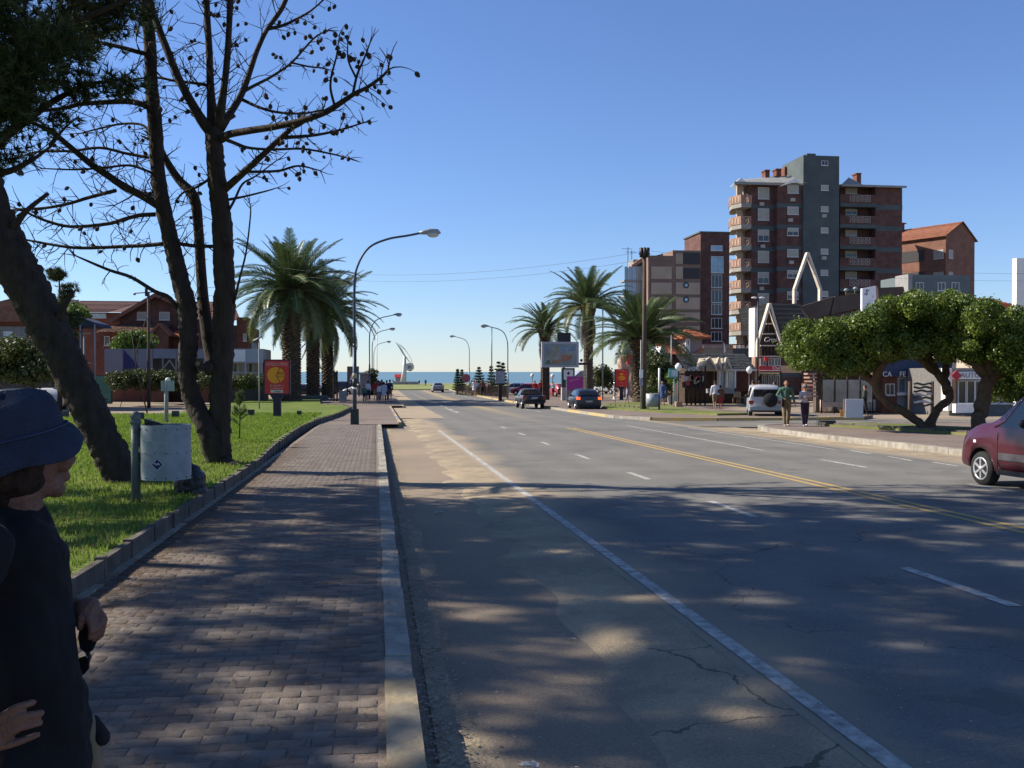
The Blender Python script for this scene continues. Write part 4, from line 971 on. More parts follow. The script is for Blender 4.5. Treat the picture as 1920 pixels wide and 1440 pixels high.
T.poly(mb,[(1369,351),(1388,334),(1405,347),(1388,342)],-.9,-.6); T.poly(mb,[(1462,350),(1489,334),(1506,347),(1489,342)],-1.5,-1.3); mb.build('white_barge_board',white,T.root)
for (u,v0,v1,w_) in ((1438,320,340,8),(1459,318,341,9),(1609,326,345,8)):
    mb=MB(); T.bx(mb,u-w_/2,u+w_/2,v0,v1+8,3,4.2); T.bx(mb,u-w_/2-.8,u+w_/2+.8,v0-1,v0+1.5,2.9,4.3); mb.build('chimney',brickd,T.root)
mb=MB(); T.bx(mb,1470,1490,314,345,4,8); mb.build('water_tank_house',brickd,T.root)
T.win(1538,1551,303,311,-1.2,'dark',1)
# --- low wings around the tower foot
Tb=Fac('low terrace building with an orange picket parapet and grey wall in front of the tower','building','terrace_building',1316,104)
mb=MB(); Tb.bx(mb,1316,1374,654,None,0,6,0); Tb.bx(mb,1374,1409,653,None,.0,6,1); mb.build('wall',[mat('warm_grey_plaster',(.34,.29,.22),.9,.1,.6),grey],Tb.root)
mb=MB(); Tb.bx(mb,1316,1374,645,654,-.05,.15); mb.build('parapet',brickl,Tb.root)
for k in range(17):
    u=1318+k*3.3; mb=MB(); Tb.bx(mb,u,u+1.7,647,653.3,-.12,-.05); mb.build('picket',MATS['pale_baluster'],Tb.root)
for k in range(3):
    u=1380+k*10.5; mb=MB(); Tb.bx(mb,u,u+5,647,653,-.06,.01); mb.build('parapet_opening',white,Tb.root)
mb=MB(); Tb.bx(mb,1374.5,1409,645,647,-.05,.2); mb.build('parapet_rail',brick,Tb.root)
# --- glass-balconied building with brick stair tower
G=Fac('concrete apartment block with cream panels and glazed side balconies left of the tower','building','apartment_block',1215,112)
cream=mat('cream_panel',(.43,.33,.24),.9,.14,.5,.2); beam=mat('mauve_brown_beam',(.22,.145,.115),.9,.12,.6,.2)
mb=MB(); G.bx(mb,1215,1313,480,None,0,3.4); G.bx(mb,1261,1313.5,470,481,0.02,10); mb.build('wall',beam,G.root)
for (vt,vb) in ((500,523),(530,552),(558,580),(586,604),(611,650)):
    for (u0,u1) in ((1221,1259),(1267,1312)):
        if vt==500 and u0>1260: u1=1280
        mb=MB(); G.bx(mb,u0,u1,vt,vb,-.08,.05); mb.build('panel',cream,G.root)
mb=MB(); G.bx(mb,1267,1280,475,495,-.08,.05); mb.build('panel',cream,G.root)
for (vt,vb) in ((474,496),(503,523)): 
    mb=MB(); G.bx(mb,1281,1312,vt,vb,-.05,.05); mb.build('loggia_shade',mat('recess_shade',(.055,.052,.055),.8),G.root)  # flat slab on the wall; the loggia's shade is put into its dark colour
for v in (535,562):
    mb=MB(); x=G.X(1286,-.1); z=G.Z(v,x,-.1); mb.tube([(x,-.14,z),(x,-.06,z)],.35,14); o=mb.build('porthole',black,G.root); mb=MB(); mb.tube([(x,-.16,z),(x,-.13,z)],.2,12); mb.build('pane',glassb,o)
mb=MB(); G.bx(mb,1187,1215.5,487,None,3.5,6,0); mb.build('seaward_wall',mat('pale_concrete',(.26,.27,.26),.9,.1,.7),G.root)
mb=MB(); G.poly(mb,[(1184,497),(1204,483),(1215.5,480),(1215.5,490),(1204,492),(1184,502)],2.5,3.6); mb.build('stepped_cornice',brickl,G.root)
for i in range(6):
    vt=500+i*28.5
    if vt>640: break
    for k in range(4):
        u=1171+k*8+ (0 if vt<560 else -4+0*k)
        mb=MB(); G.bx(mb,u,u+7.2,vt,vt+25,2.6,2.72); f_=mb.build('balcony_glass',glassb,G.root)
        mb=MB(); G.bx(mb,u+6.9,u+7.8,vt-1,vt+27,2.45,2.75); mb.build('mullion',frame_w,G.root)
    mb=MB(); G.bx(mb,1170,1216,vt+25,vt+28.5,2.4,4.5); mb.build('balcony_slab',greylt,G.root)
    mb=MB(); G.bx(mb,1203,1214,vt+3,vt+24,3.3,3.55); mb.build('white_balcony_door',white,G.root)
mb=MB(); G.bx(mb,1164,1192,641,661,1.2,1.3); mb.build('glass_bay',glassb,G.root)
for k in range(5):
    mb=MB(); G.bx(mb,1164+k*6.6,1165.2+k*6.6,638,662,1.05,1.25); mb.build('mullion',frame_w,G.root)
mb=MB(); G.bx(mb,1162,1194,661,665,.9,3); mb.build('bay_slab',greylt,G.root)
mb=MB(); G.bx(mb,1176,1182,665,683,1.2,1.6); mb.build('red_banner',mat('red_banner',(.50,.05,.06),.7),G.root)
mb=MB(); G.bx(mb,1184,1213,665,None,1.5,8); mb.build('ground_floor',brickl,G.root); G.win(1197,1210,672,700,1.5,'sky',2)
aer=MB()
for (u,v) in ((1177,464),(1184,470)):
    x=G.X(u,6); aer.tube([(x,6,G.Z(540,x,6)),(x,6,G.Z(v,x,6))],.05,5); z=G.Z(v+3,x,6); aer.tube([(x-.8,6,z),(x+.5,6,z)],.03,4)
aer.build('roof_aerial',black,G.root)
mb=MB(); G.bx(mb,1240,1246,476,481,4,5); G.bx(mb,1233,1238,478,481,4,5); mb.build('roof_vent',black,G.root)
B=Fac('narrow red brick stair tower with stacked glazed openings left of the tall tower','building','stair_tower',1313,114)
mb=MB(); B.bx(mb,1313,1367,436,None,0,6); mb.build('wall',brick,B.root)
B.win(1332,1354,461,470,0,'sky',0); B.win(1332,1356,481,512,0,'sky',2)
for (vt,vb) in ((515,540),(543,568),(570,590),(596,616),(622,640)): B.win(1333,1353,vt,vb,0,'dark',2)
mb=MB(); B.bx(mb,1311.5,1368,434.5,437,-.15,6.1); mb.build('coping',grey,B.root)
# --- brick gable building right of the tower
ang=R(-35)
Gb=Fac('orange-red brick apartment house with a clay tile gable roof right of the tall tower','building','gabled_brick_house',1772,138,0)
# left (sunlit) wall runs back to the left; build in a rotated frame
rtG=Gb.root; rtG.rotation_euler=(0,0,R(24)); Gb.a=R(24); Gb.ex=Vector((math.cos(Gb.a),math.sin(Gb.a))); Gb.ey=Vector((-math.sin(Gb.a),math.cos(Gb.a)))
zE=Gb.Z(441,0,0); xr_=Gb.X(1826,0); zR=Gb.Z(418,Gb.X(1801),0); xm_=Gb.X(1801,0)
Lb=15.
mb=MB(); mb.polyY([(0,-.6),(xr_,-.6),(xr_,Gb.Z(446,xr_,0)),(xm_,zR),(0,zE)],0,Lb,0); mb.build('wall',mat('orange_red_brick',(.21,.105,.075),.9,.2,.8,.2),rtG)  # same orange-red brick on every face of the house
mb=MB(); tileroof(mb,(-.4,Lb,zE-.15),(-.4,-.3,zE-.15),(xm_,-.3,zR+.15),(xm_,Lb,zR+.15),14,0,.06); mb.add([(-.4,Lb,zE-.2),(-.4,-.3,zE-.2),(xm_,-.3,zR+.1),(xm_,Lb,zR+.1)],[(0,1,2,3)])
tileroof(mb,(xr_+.4,-.3,zE-.5),(xr_+.4,Lb,zE-.5),(xm_,Lb,zR+.15),(xm_,-.3,zR+.15),12,0,.06); o=mb.build('roof',mat('muted_clay_tile',(.27,.115,.07),.85,.2,2,.3,island=.08),rtG)
mb=MB(); mb.b2(xm_-1.2,xm_-.4,9,9.8,zR-1,zR+.9); mb.b2(xm_-1.4,xm_-.2,8.8,10,zR+.9,zR+1.05); mb.build('chimney',brickd,rtG)
pxm=138/F
for k in range(3):
    z0=zE-2.1-3.1*k
    o=window(rtG,-.005,z0-.3,1.5,1.25,2.8,'blind',0,rz=0); o.rotation_euler=(0,0,-pi/2); o.location=(-.01,1.1,z0-.5)
    mb=MB(); mb.b2(-.06,.02,3.4,8.,z0-1.2,z0+.4); mb.build('loggia_shade',MATS['recess_shade'],rtG)  # no hollow in the wall; loggia shade painted as a dark slab
    window(rtG,1.1,z0-.5,.9,1.2,-.01,'blind',0)
mb=MB(); mb.b2(xr_,xr_+.8,1,5,zE-7,zE-3); mb.build('side_bay',brickd,rtG)
# --- grey wall block behind the spreading tree, brown roof slabs, red tiled roof, white wall
W=Fac('long grey rendered wall with a lighter end pillar behind the spreading tree','building','grey_wall_block',1700,96)
mb=MB(); W.bx(mb,1709,1818,516,None,0,6); mb.build('wall',mat('blue_grey_render',(.13,.16,.165),.9,.12,.5),W.root)
mb=MB(); W.bx(mb,1702,1710,514,None,-.4,2); mb.build('end_pillar',greylt,W.root)
for u in (1716,1757,1783): W.win(u,u+14,530,545,0,'dark',1)
Rr=Fac('low building with a ribbed orange tiled roof right of the grey wall','building','tiled_roof_building',1815,80)
mb=MB(); Rr.bx(mb,1822,1925,580,None,0,9); mb.build('wall',offwhite,Rr.root)
mb=MB(); xa,xb=Rr.X(1815),Rr.X(1925); z0,z1=Rr.Z(579,xa),Rr.Z(555,xa); tileroof(mb,(xa,-.3,z0),(xb,-.3,z0),(xb,5,z1+.2),(xa,5,z1+.2),9,0,.09); mb.build('roof',tilem,Rr.root)
Wh=Fac('plain white gable wall at the right edge above the trees','building','white_gable_wall',1904,72)
mb=MB(); Wh.bx(mb,1905,2000,485,None,0,.5); mb.build('wall',white,Wh.root)
# --- A-frame restaurant
A_=Fac('A-frame restaurant with pale timber gable frame, slatted front and a script sign','restaurant','a_frame_restaurant',1421,90)
cw=mat('cream_timber',(.55,.49,.40),.7,.1,2)
def Apoly(pts,ya,yb,m,nm,par=None):
    mb=MB(); A_.poly(mb,pts,ya,yb); return mb.build(nm,m,par or A_.root)
mb=MB(); A_.poly(mb,[(1424,None),(1424,640),(1444,575),(1466,643),(1466,None)],.25,1.0); mb.build('gable_wall',wooddk,A_.root)
def beamp(f,par,pts,w,ya,yb,m,nm='frame_beam'):
    for i in range(len(pts)-1):
        (u0,v0),(u1,v1)=pts[i],pts[i+1]; x0,x1=f.X(u0,ya),f.X(u1,ya); z0,z1=f.Z(v0,x0,ya),f.Z(v1,x1,ya); d=Vector((x1-x0,0,z1-z0)); nn=Vector((-d.z,0,d.x)).normalized()*w/2
        P_=[(x0+nn.x,z0+nn.z),(x1+nn.x,z1+nn.z),(x1-nn.x,z1-nn.z),(x0-nn.x,z0-nn.z)]; a=sum(P_[i][0]*P_[(i+1)%4][1]-P_[(i+1)%4][0]*P_[i][1] for i in range(4))
        if a<0:P_=P_[::-1]
        mb=MB(); mb.polyY(P_,ya-.002*i,yb); mb.build(nm,m,par)
beamp(A_,A_.root,[(1422.5,669),(1422.5,643),(1444.3,569),(1465,642),(1465,654)],.2,-.45,.1,cw)
mb=MB()
xr0=A_.X(1445.5,-.4); zr0=A_.Z(568,xr0,-.4); xe=A_.X(1470,-.4); ze_=A_.Z(645,xe,-.4)
tileroof(mb,(xe,8,ze_),(xe,-.4,ze_),(xr0,-.4,zr0),(xr0,8,zr0),14,0,.05)
xr2_=A_.X(1498,3); 
mb.build('roof',slate,A_.root)
Apoly([(1446,568),(1500,570),(1522,640),(1472,648)],.6,1.2,slate,'roof_slope')
rb=MB()
for k in range(9):
    t=k/9; A_.poly(rb,[(1446+28*t,569+78*t),(1500+22*t,571+70*t),(1500+22*t+1,571+70*t+2),(1446+28*t+1,569+78*t+2.4)],.5,.61)
rb.build('roof_batten',mat('roof_batten',(.13,.115,.10),.8),A_.root)['kind']='stuff'
for (u0,v0,u1,v1) in ((1426,648,1463,648),(1430,626,1459,626),(1437,607,1452,607)): beamp(A_,A_.root,[(u0,v0),(u1,v1)],.12,.1,.24,cw,'cross_beam')
for u in (1427,1433,1439,1445,1451,1457,1462):
    mb=MB(); A_.bx(mb,u,u+1,649,667,.12,.24); mb.build('slat',wood,A_.root)
for u in (1440,1447): mb=MB(); A_.bx(mb,u,u+1,608,626,.12,.24); mb.build('slat',wood,A_.root)
xs_=A_.X(1444,0); text('Cros',.62,white,A_.root,(xs_,0.02,A_.Z(637,xs_)),name='sign_lettering',shear=.3,ext=.03)
Apoly([(1424,667),(1466,667),(1466,669.5),(1424,669.5)],-.1,.3,cw,'sill_beam')
for u in (1425,1440,1452): A_.win(u,u+11,671,686,.25,'dark',1)
Apoly([(1423,686),(1463,686),(1463,697),(1423,697)],-1.,.2,mat('red_fascia',(.50,.04,.05),.6,.1,2),'red_fascia')
Apoly([(1422,694),(1464,694),(1464,695.3),(1422,695.3)],-1.06,-.98,white,'fascia_stripe')
xs_=A_.X(1457,-1); text('Chels',.42,white,A_.root,(xs_,-1.04,A_.Z(690,xs_,-1)),name='fascia_lettering')
Apoly([(1421,698),(1462,698),(1462,701.5),(1421,701.5)],-1.4,-.2,mat('cream_awning',(.62,.50,.24),.8),'awning_edge')
Apoly([(1434,669),(1441,669),(1441,676.5),(1434,676.5)],-.8,-.65,MATS['red_fascia'],'red_hanging_sign')
for u in (1428,1440,1452): A_.win(u,u+10,703,735,.25,'dark',1,'shop_window')
pil=Fac('tall white slab pillar beside the A-frame restaurant','pillar','white_pillar',1414,91)
mb=MB(); pil.bx(mb,1414.5,1420,577,669,0,1.4); pil.bx(mb,1418.5,1421.5,669,None,.05,1.); mb.build('slab',white,pil.root)
# tall pale portal frame behind
Pf=Fac('tall pale pointed timber portal frame rising behind the A-frame restaurant','frame','portal_frame',1489,98)
beamp(Pf,Pf.root,[(1491,600),(1491,543),(1515,474),(1539,542),(1539,588)],.24,0,.5,cw)
# brown roof slabs and white sign board
Br=Fac('long low hall with sloping brown roof panels behind the spreading tree','building','long_hall',1500,95)
brn=mat('brown_roof_panel',(.085,.065,.055),.85,.15,.7)
for pts in ([(1500,575),(1563,556),(1554,590),(1520,600)],[(1565,556),(1616,549),(1617,577),(1557,590)],[(1645,540),(1702,537),(1709,548),(1700,560),(1648,580)],[(1505,602),(1616,580),(1616,600),(1506,625)]):
    mb=MB(); Br.poly(mb,pts,0,.4); mb.build('roof_panel',brn,Br.root)
mb=MB(); Br.poly(mb,[(1512,None),(1512,600),(1560,585),(1700,562),(1700,None)],.5,1.6); mb.build('wall',brickd,Br.root)
for (u,v) in ((1586,544),(1603,541)):
    mb=MB(); x=Br.X(u,-.3); z=Br.Z(v,x,-.3); mb.ball((x,-.3,z),(.22,.22,.16)); mb.tube([(x,-.2,z),(x+.2,.2,z-.6)],.04,6); mb.build('roof_floodlight',galv,Br.root)
Sb=Fac('white vertical sign board with slanted S lettering rising above the spreading tree','sign','white_sign_board',1616,84)
mb=MB(); Sb.poly(mb,[(1616,541),(1641,536),(1644,590),(1616,592)],0,.3); mb.build('board',mat('white_sign_face',(.74,.76,.80),.5,.04,2),Sb.root)
mb=MB(); Sb.poly(mb,[(1641,536),(1644.5,536),(1646,590),(1643.5,590)],0.02,.5); mb.build('board_edge',brickl,Sb.root)
blu=mat('slate_blue_lettering',(.10,.13,.19),.6)
for (tx,u,v,sz,r_) in (('S',1624,549,.75,.5),('i',1636,556,.4,0),('.',1630,560,.6,0),('N',1628,571,.42,-.4),('.',1619,566,.5,0)): 
    x=Sb.X(u,0); text(tx,sz,blu,Sb.root,(x,-.03,Sb.Z(v,x)),(R(90),r_,0),name='letter')
# --- arcade with small gables
Ar=Fac('single-storey arcade with dark slate roof and a row of small pale-edged gables','building','arcade',1282,84)
mb=MB(); Ar.bx(mb,1284,1418,690,None,2.4,9); mb.build('rear_wall',wooddk,Ar.root)
mb=MB(); 
xa,xb=Ar.X(1284,-.2),Ar.X(1418,-.2); z0,z1=Ar.Z(691,xb,-.2),Ar.Z(668,xb,-.2)+.25
tileroof(mb,(xa,-.3,z0),(xb,-.3,z0),(xb,2.6,z1),(xa,2.6,z1),9,0,.05,cols=44); mb.add([(xa,-.3,z0-.03),(xb,-.3,z0-.03),(xb,2.6,z1-.03),(xa,2.6,z1-.03),(xa,9,z1),(xb,9,z1)],[(0,1,2,3),(3,2,5,4)]); mb.b2(xa,xb,-.36,-.25,z0-.22,z0-.02,1)
mb.build('roof',[slate,cw],Ar.root)
for (ul,up_,ur) in ((1309,1331,1343),(1341,1349,1352),(1357,1363,1371)):
    beamp(Ar,Ar.root,[(ul+1,692),(up_,670),(ur+1,692)],.12,-1.5,-1.3,cw,'barge_board')
    mb=MB(); Ar.poly(mb,[(ul+1,692),(up_,671),(ur+1,692)],-1.28,1.6); mb.build('small_gable',MATS['warm_grey_plaster'],Ar.root)
for (u) in (1350,1364,1379,1339,1321): mb=MB(); Ar.bx(mb,u-1.3,u+1.3,692,727,-.3,-.05); mb.build('post',white if u>1345 else wood,Ar.root)
mb=MB(); Ar.bx(mb,1363,1377,728,738,-.4,.4); Ar.bx(mb,1328,1334,729,737,-.4,.2); mb.build('plinth',greylt,Ar.root)['kind']='stuff'
for (u0,u1) in ((1352,1361),(1366,1376),(1344,1349)): Ar.win(u0,u1,696,728,1.2,'sky',1,'shop_window')
mb=MB(); Ar.bx(mb,1380,1416,694,734,2.0,2.3); mb.build('brick_shopfront',mat('maroon_wall',(.12,.045,.035),.9),Ar.root)
mb=MB(); Ar.bx(mb,1416,1420,669,None,-.2,.6); mb.build('end_pier',brickl,Ar.root)
# fish shop sign
Pk=Fac('rustic timber fishing stall with dark posts and a white hand-painted PESCA board','stall','fishing_stall',1286,80)
mb=MB(); Pk.bx(mb,1288,1314,687,694,-.1,.0); mb.build('sign_board',mat('faded_white_board',(.70,.68,.64),.8,.1,2),Pk.root)
xs_=Pk.X(1301,-.1); text('PESCA',.42,black,Pk.root,(xs_,-.12,Pk.Z(690.5,xs_,-.1)),name='lettering')
for u in (1288,1296,1304,1313,1322):
    mb=MB(); x=Pk.X(u,0); mb.tube([(x,0,-.2),(x+.03,0,Pk.Z(686,x))],.07,6); mb.build('post',wooddk,Pk.root)
mb=MB(); Pk.bx(mb,1285,1325,700,703,0,1.6); Pk.bx(mb,1287,1300,716,727,.3,1.4); Pk.bx(mb,1304,1320,712,728,.6,1.6); mb.build('counter',wooddk,Pk.root)
for k in range(10):
    u=1286+k*3.4+random.uniform(-1,1); v=705+random.uniform(0,14); mb=MB(); x=Pk.X(u,-.1); z=Pk.Z(v,x,-.1); mb.b2(x-.14,x+.14,-.16,-.1,z-.2,z+.2); mb.build('hung_goods',[mat('pale_goods',(.50,.40,.36),.8),mat('red_goods',(.4,.06,.05),.8),mat('tan_goods',(.35,.24,.14),.8)][k%3],Pk.root)
# --- orange roofed house with turret
O=Fac('white-gabled house with a bright clay tile roof and a square brick turret','house','tiled_house',1233,92)
mb=MB(); O.bx(mb,1240,1300,668,None,.3,8); O.poly(mb,[(1234,672),(1243,649),(1257,672),(1257,None),(1234,None)],0,6,1); mb.build('wall',[mat('mauve_plaster',(.30,.22,.20),.9,.1,1),mat('white_wall_plaster',(.68,.68,.68),.8,.06,1)],O.root)
beamp(O,O.root,[(1231,678),(1243,648),(1258,678)],.2,-.5,-.1,white,'barge_board')
mb=MB(); a=(O.X(1258,-.3),-.3,O.Z(671,O.X(1258))); b_=(O.X(1318,-.3),-.3,O.Z(671,O.X(1300))); c=(O.X(1300,0),3.2,O.Z(643,O.X(1300,3.2),3.2)); d=(O.X(1243,0),3.2,O.Z(643,O.X(1243,3.2),3.2))
tileroof(mb,a,b_,c,d,11,0,.07,cols=22); mb.add([a,b_,c,d],[(0,1,2,3)]); mb.build('roof',tilem,O.root)
mb=MB(); O.bx(mb,1286,1316,634,672,-.2,3.4); mb.build('turret',MATS['mauve_plaster'],O.root)
mb=MB(); O.bx(mb,1285.5,1294,634,666,-.3,-.2); mb.build('turret_corner',white,O.root); O.win(1288,1292,637,648,-.3,'dark',0)
mb=MB(); xa,xb=O.X(1279,-.6),O.X(1334,-.6); z0=O.Z(632,xa,-.6); xm=(O.X(1300,-.6),O.X(1316,-.6)); z1=O.Z(616,xm[0],-.6)
tileroof(mb,(xa,-.7,z0),(xb,-.7,z0),(xm[1],1.6,z1),(xm[0],1.6,z1),5,0,.08,cols=12); tileroof(mb,(xa,4,z0),(xa,-.7,z0),(xm[0],1.6,z1),(xm[0],1.8,z1),5,0,.08); mb.b2(xa,xb,-.7,4,z0-.12,z0-.02)
mb.build('turret_roof',tilem,O.root); O.win(1240,1254,686,700,0,'sky',2)
beamp(O,O.root,[(1298,668),(1318,655)],.25,-.4,.6,tilem,'verge_tiles')
# --- shops behind the trees at the right
Sh=Fac('white shopfront row with dark blue fascia and white lettering behind the spreading tree','shop','shop_row',1655,60)
navy=mat('navy_fascia',(.03,.045,.09),.6,.1,2)
mb=MB(); Sh.bx(mb,1682,1785,690,None,.4,7); Sh.bx(mb,1655,1682,690,None,.2,7,1); mb.build('wall',[mat('grey_shop_wall',(.30,.32,.33),.9),brickd],Sh.root)
mb=MB(); Sh.bx(mb,1655,1785,672,706,-.1,.3); mb.build('fascia',navy,Sh.root)
for (tx,u,v) in (('CA',1663,702),('FE',1692,702),('TE',1711,702),('RIA',1732,702)): x=Sh.X(u,-.1); text(tx,.44,white,Sh.root,(x,-.13,Sh.Z(v,x,-.1)),name='lettering')
for (u0,u1) in ((1684,1697),(1698,1711),(1712,1725),(1745,1757),(1758,1770),(1771,1783)): Sh.win(u0,u1,709,736,.4,'sky',0,'shop_window')
mb=MB(); Sh.bx(mb,1683,1783,736,741,.1,.4); mb.build('white_sill',white,Sh.root)
Sh.win(1659,1677,719,741,.2,'dark',1)
Sk=Fac('small white kiosk shop with red diamond sign left of the dark trunk','shop','kiosk_shop',1780,55)
mb=MB(); Sk.bx(mb,1780,1900,690,None,.6,5); mb.build('wall',mat('kiosk_wall',(.16,.15,.14),.8),Sk.root)
mb=MB(); Sk.bx(mb,1788,1844,697,711,-.3,.5); mb.build('fascia',white,Sk.root)
x=Sk.X(1794,-.4); z=Sk.Z(704,x,-.4); mb=MB(); mb.box((x,-.36,z),(.42,.06,.42),rot=Matrix.Rotation(.78,3,'Y')); mb.build('red_diamond_sign',MATS['red_fascia'],Sk.root)
mb=MB(); Sk.bx(mb,1778,1785,690,770,-.2,.5); Sk.bx(mb,1786,1792,711,759,.2,.55,1); mb.build('pier',[white,brickl],Sk.root)
for (u0,u1) in ((1795,1811),(1812,1827),(1828,1842),(1846,1870),(1872,1898)): Sk.win(u0,u1,713,757,.6,'dark',0,'shop_window')
mb=MB(); Sk.bx(mb,1792,1842,757,774,-.9,-.6); mb.build('counter_wall',white,Sk.root)
x=Sk.X(1822,-.3); text('AUTOS',.42,mat('grey_lettering',(.25,.25,.27),.7),Sk.root,(x,-.33,Sk.Z(704,x,-.3)),name='lettering')
# slatted menu rack between shops and tree
Rk=Fac('dark rack of stacked wavy boards on a wooden post under the spreading tree','display rack','display_rack',1712,50)
for u in (1706,1748): mb=MB(); x=Rk.X(u); mb.tube([(x,0,-.3),(x,0,Rk.Z(715,x))],.09,8); mb.build('post',wood,Rk.root)
for k in range(7):
    mb=MB(); x0,x1=Rk.X(1713),Rk.X(1746); z=Rk.Z(720+k*6.6,x0); mb.tube([(x0+(x1-x0)*t,-.05,z+.035*math.sin(t*9+k*2)) for t in lin(0,1,10)],.055,6); mb.build('board',[slate,mat('pale_board',(.45,.45,.44),.7)][k in(3,5)],Rk.root)
# glazed terrace fence with low wall
Gf=Fac('glazed restaurant terrace with thin posts on a low pale wall under the tree foliage','terrace','glazed_terrace',1538,58)
mb=MB(); Gf.bx(mb,1542,1605,754,763,0,.2); mb.build('low_wall',mat('pinkish_low_wall',(.40,.31,.25),.9,.12,2),Gf.root)
for k in range(5):
    u=1542+k*24; mb=MB(); x=Gf.X(u); mb.tube([(x,.1,0),(x,.1,Gf.Z(698,x))],.05,6); mb.build('post',wooddk,Gf.root)
    if k<4: 
        mb=MB(); Gf.bx(mb,u+1,u+23.2,712,754,.08,.11); mb.build('glass_panel',mat('reflecting_terrace_glass',(.14,.15,.14),.12,scale=1.5,col2=(.24,.25,.22),spec=.8),Gf.root)
mb=MB(); Gf.bx(mb,1530,1660,700,None,3.2,3.6,0); mb.build('rear_wall',mat('terrace_rear_wall',(.07,.055,.05),.9,scale=.6,col2=(.16,.13,.11)),Gf.root)
mb=MB(); Gf.bx(mb,1505,1652,685,699,.5,3.6); mb.build('eave_beam',wooddk,Gf.root)
for k in range(7):
    mb=MB(); x=Gf.X(1519+k*.4,-.5); z=Gf.Z(701+k*7,x,-.5); mb.box((x,-.5,z),(.55,.5,.10),rz=.3*k); mb.build('stair_tread',brickl,Gf.root)
for k in range(12):
    u=1545+k*9; x=Gf.X(u,2.5); mb=MB(); mb.lathe([(.25,0),(.25,.72),(.02,.75)],(x,2.5,.05),8); mb.build('cafe_table',[MATS['pale_goods'],white,steel][k%3],Gf.root)

# ================= LEFT SIDE =================
Hd=Fac('long white painted fence hoarding with a blue pointed shape, below the brick houses','hoarding','hoarding',230,84)
hw=mat('hoarding_paint',(.20,.215,.26),.8,.08,1)
for (u0,u1,m_) in ((196,230,hw),(231,258,hw),(259,286,hw),(287,330,None),(331,440,None)):
    mb=MB()
    if m_ is None: Hd.bx(mb,u0,u1,654,672,0,.1)
    else: Hd.bx(mb,u0,u1,654,700,0,.1)
    mb.build('hoarding_panel',hw,Hd.root)
mb=MB(); Hd.poly(mb,[(232,656),(259,686),(259,698),(231,698)],-.05,.0); mb.build('blue_shape',mat('navy_paint',(.03,.035,.13),.7),Hd.root)
mb=MB(); Hd.bx(mb,285,440,672,702,1.5,3); mb.build('shaded_interior',MATS['recess_shade'],Hd.root)
for u in (304,329,345,360,382): mb=MB(); Hd.bx(mb,u,u+2,672,701,-.02,.12); mb.build('post',greylt,Hd.root)
beamp(Hd,Hd.root,[(305,692),(318,675),(330,695)],.12,.3,.4,greylt,'diagonal_brace')
Sw=Fac('white flat-roofed beach pavilion with glazed front left of the red poster stand','pavilion','pavilion',425,82)
pvm=mat('pavilion_white',(.36,.37,.40),.8,.06,1)
mb=MB(); Sw.bx(mb,428,494,654,680,0,6); mb.build('fascia',pvm,Sw.root)
mb=MB(); Sw.bx(mb,436,460,656,678,-.06,0); mb.build('pale_panel',white,Sw.root)  # whiter panel set in front of the fascia
mb=MB(); Sw.bx(mb,428,494,680,None,2,6); mb.build('rear_wall',MATS['recess_shade'],Sw.root)
for u in (428,458,489): mb=MB(); Sw.bx(mb,u,u+3,680,712,0,.3); mb.build('post',pvm,Sw.root)
for (u0,u1) in ((436,457),(462,488)): Sw.win(u0,u1,681,698,1.9,'dark',1); 
mb=MB(); Sw.bx(mb,430,492,698,712,1.2,1.5); mb.build('low_wall',greylt,Sw.root)
mb=MB(); x=Sw.X(473,2); Sw.bx(mb,472,480,643,655,2,3); mb.build('roof_box',steel,Sw.root)
# brick houses
Ha=Fac('large dark brick house with a broad gable and two pale shuttered windows','house','brick_house',235,98)
mb=MB(); Ha.poly(mb,[(225,None),(225,600),(290,556),(355,580),(385,590),(385,None)],0,12); mb.build('wall',brick,Ha.root)
beamp(Ha,Ha.root,[(205,603),(291,553),(350,579)],.35,-1.,11,tiled,'roof_edge')
Ha.win(258,275,585,600,0,'blind',0); Ha.win(299,319,585,600,0,'blind',0)
mb=MB(); xa,xb=Ha.X(186,-3),Ha.X(312,-3); z0,z1=Ha.Z(623,xa,-3),Ha.Z(605,xa,-3); tileroof(mb,(xa,-4,z0),(xb,-4,z0),(xb,0,z1),(xa+1,0,z1),8,0,.06,cols=26); mb.add([(xa,-4,z0-.05),(xb,-4,z0-.05),(xb,0,z1-.05),(xa+1,0,z1-.05)],[(0,1,2,3)]); mb.build('lower_roof',tiled,Ha.root)
mb=MB(); xa,xb=Ha.X(308,-3),Ha.X(372,-3); z0,z1=Ha.Z(631,xa,-3),Ha.Z(616,xa,-3); tileroof(mb,(xa,-4,z0),(xb,-4,z0),(xb,0,z1),(xa+1,0,z1),6,0,.06,cols=14); mb.add([(xa,-4,z0-.05),(xb,-4,z0-.05),(xb,0,z1-.05),(xa+1,0,z1-.05)],[(0,1,2,3)]); mb.build('lower_roof',tilem,Ha.root)
mb=MB(); Ha.poly(mb,[(284,None),(284,622),(298,609),(316,626),(316,None)],-5,-3); mb.build('porch_gable',brick,Ha.root)
beamp(Ha,Ha.root,[(280,628),(298,607),(320,629)],.25,-5.3,-3,tiled,'porch_roof_edge')
mb=MB(); Ha.bx(mb,190,284,623,None,-2.5,0,0); Ha.bx(mb,316,385,631,None,-2.5,0,1); mb.build('ground_floor_wall',[brickd,brick],Ha.root)
for (u0,u1) in ((196,206),(214,224),(228,240)): Ha.win(u0,u1,630,648,-2.5,'dark',0)
Hb=Fac('plain plum-coloured tiled roof house behind and left of the brick gable','house','tiled_house_behind',150,112)
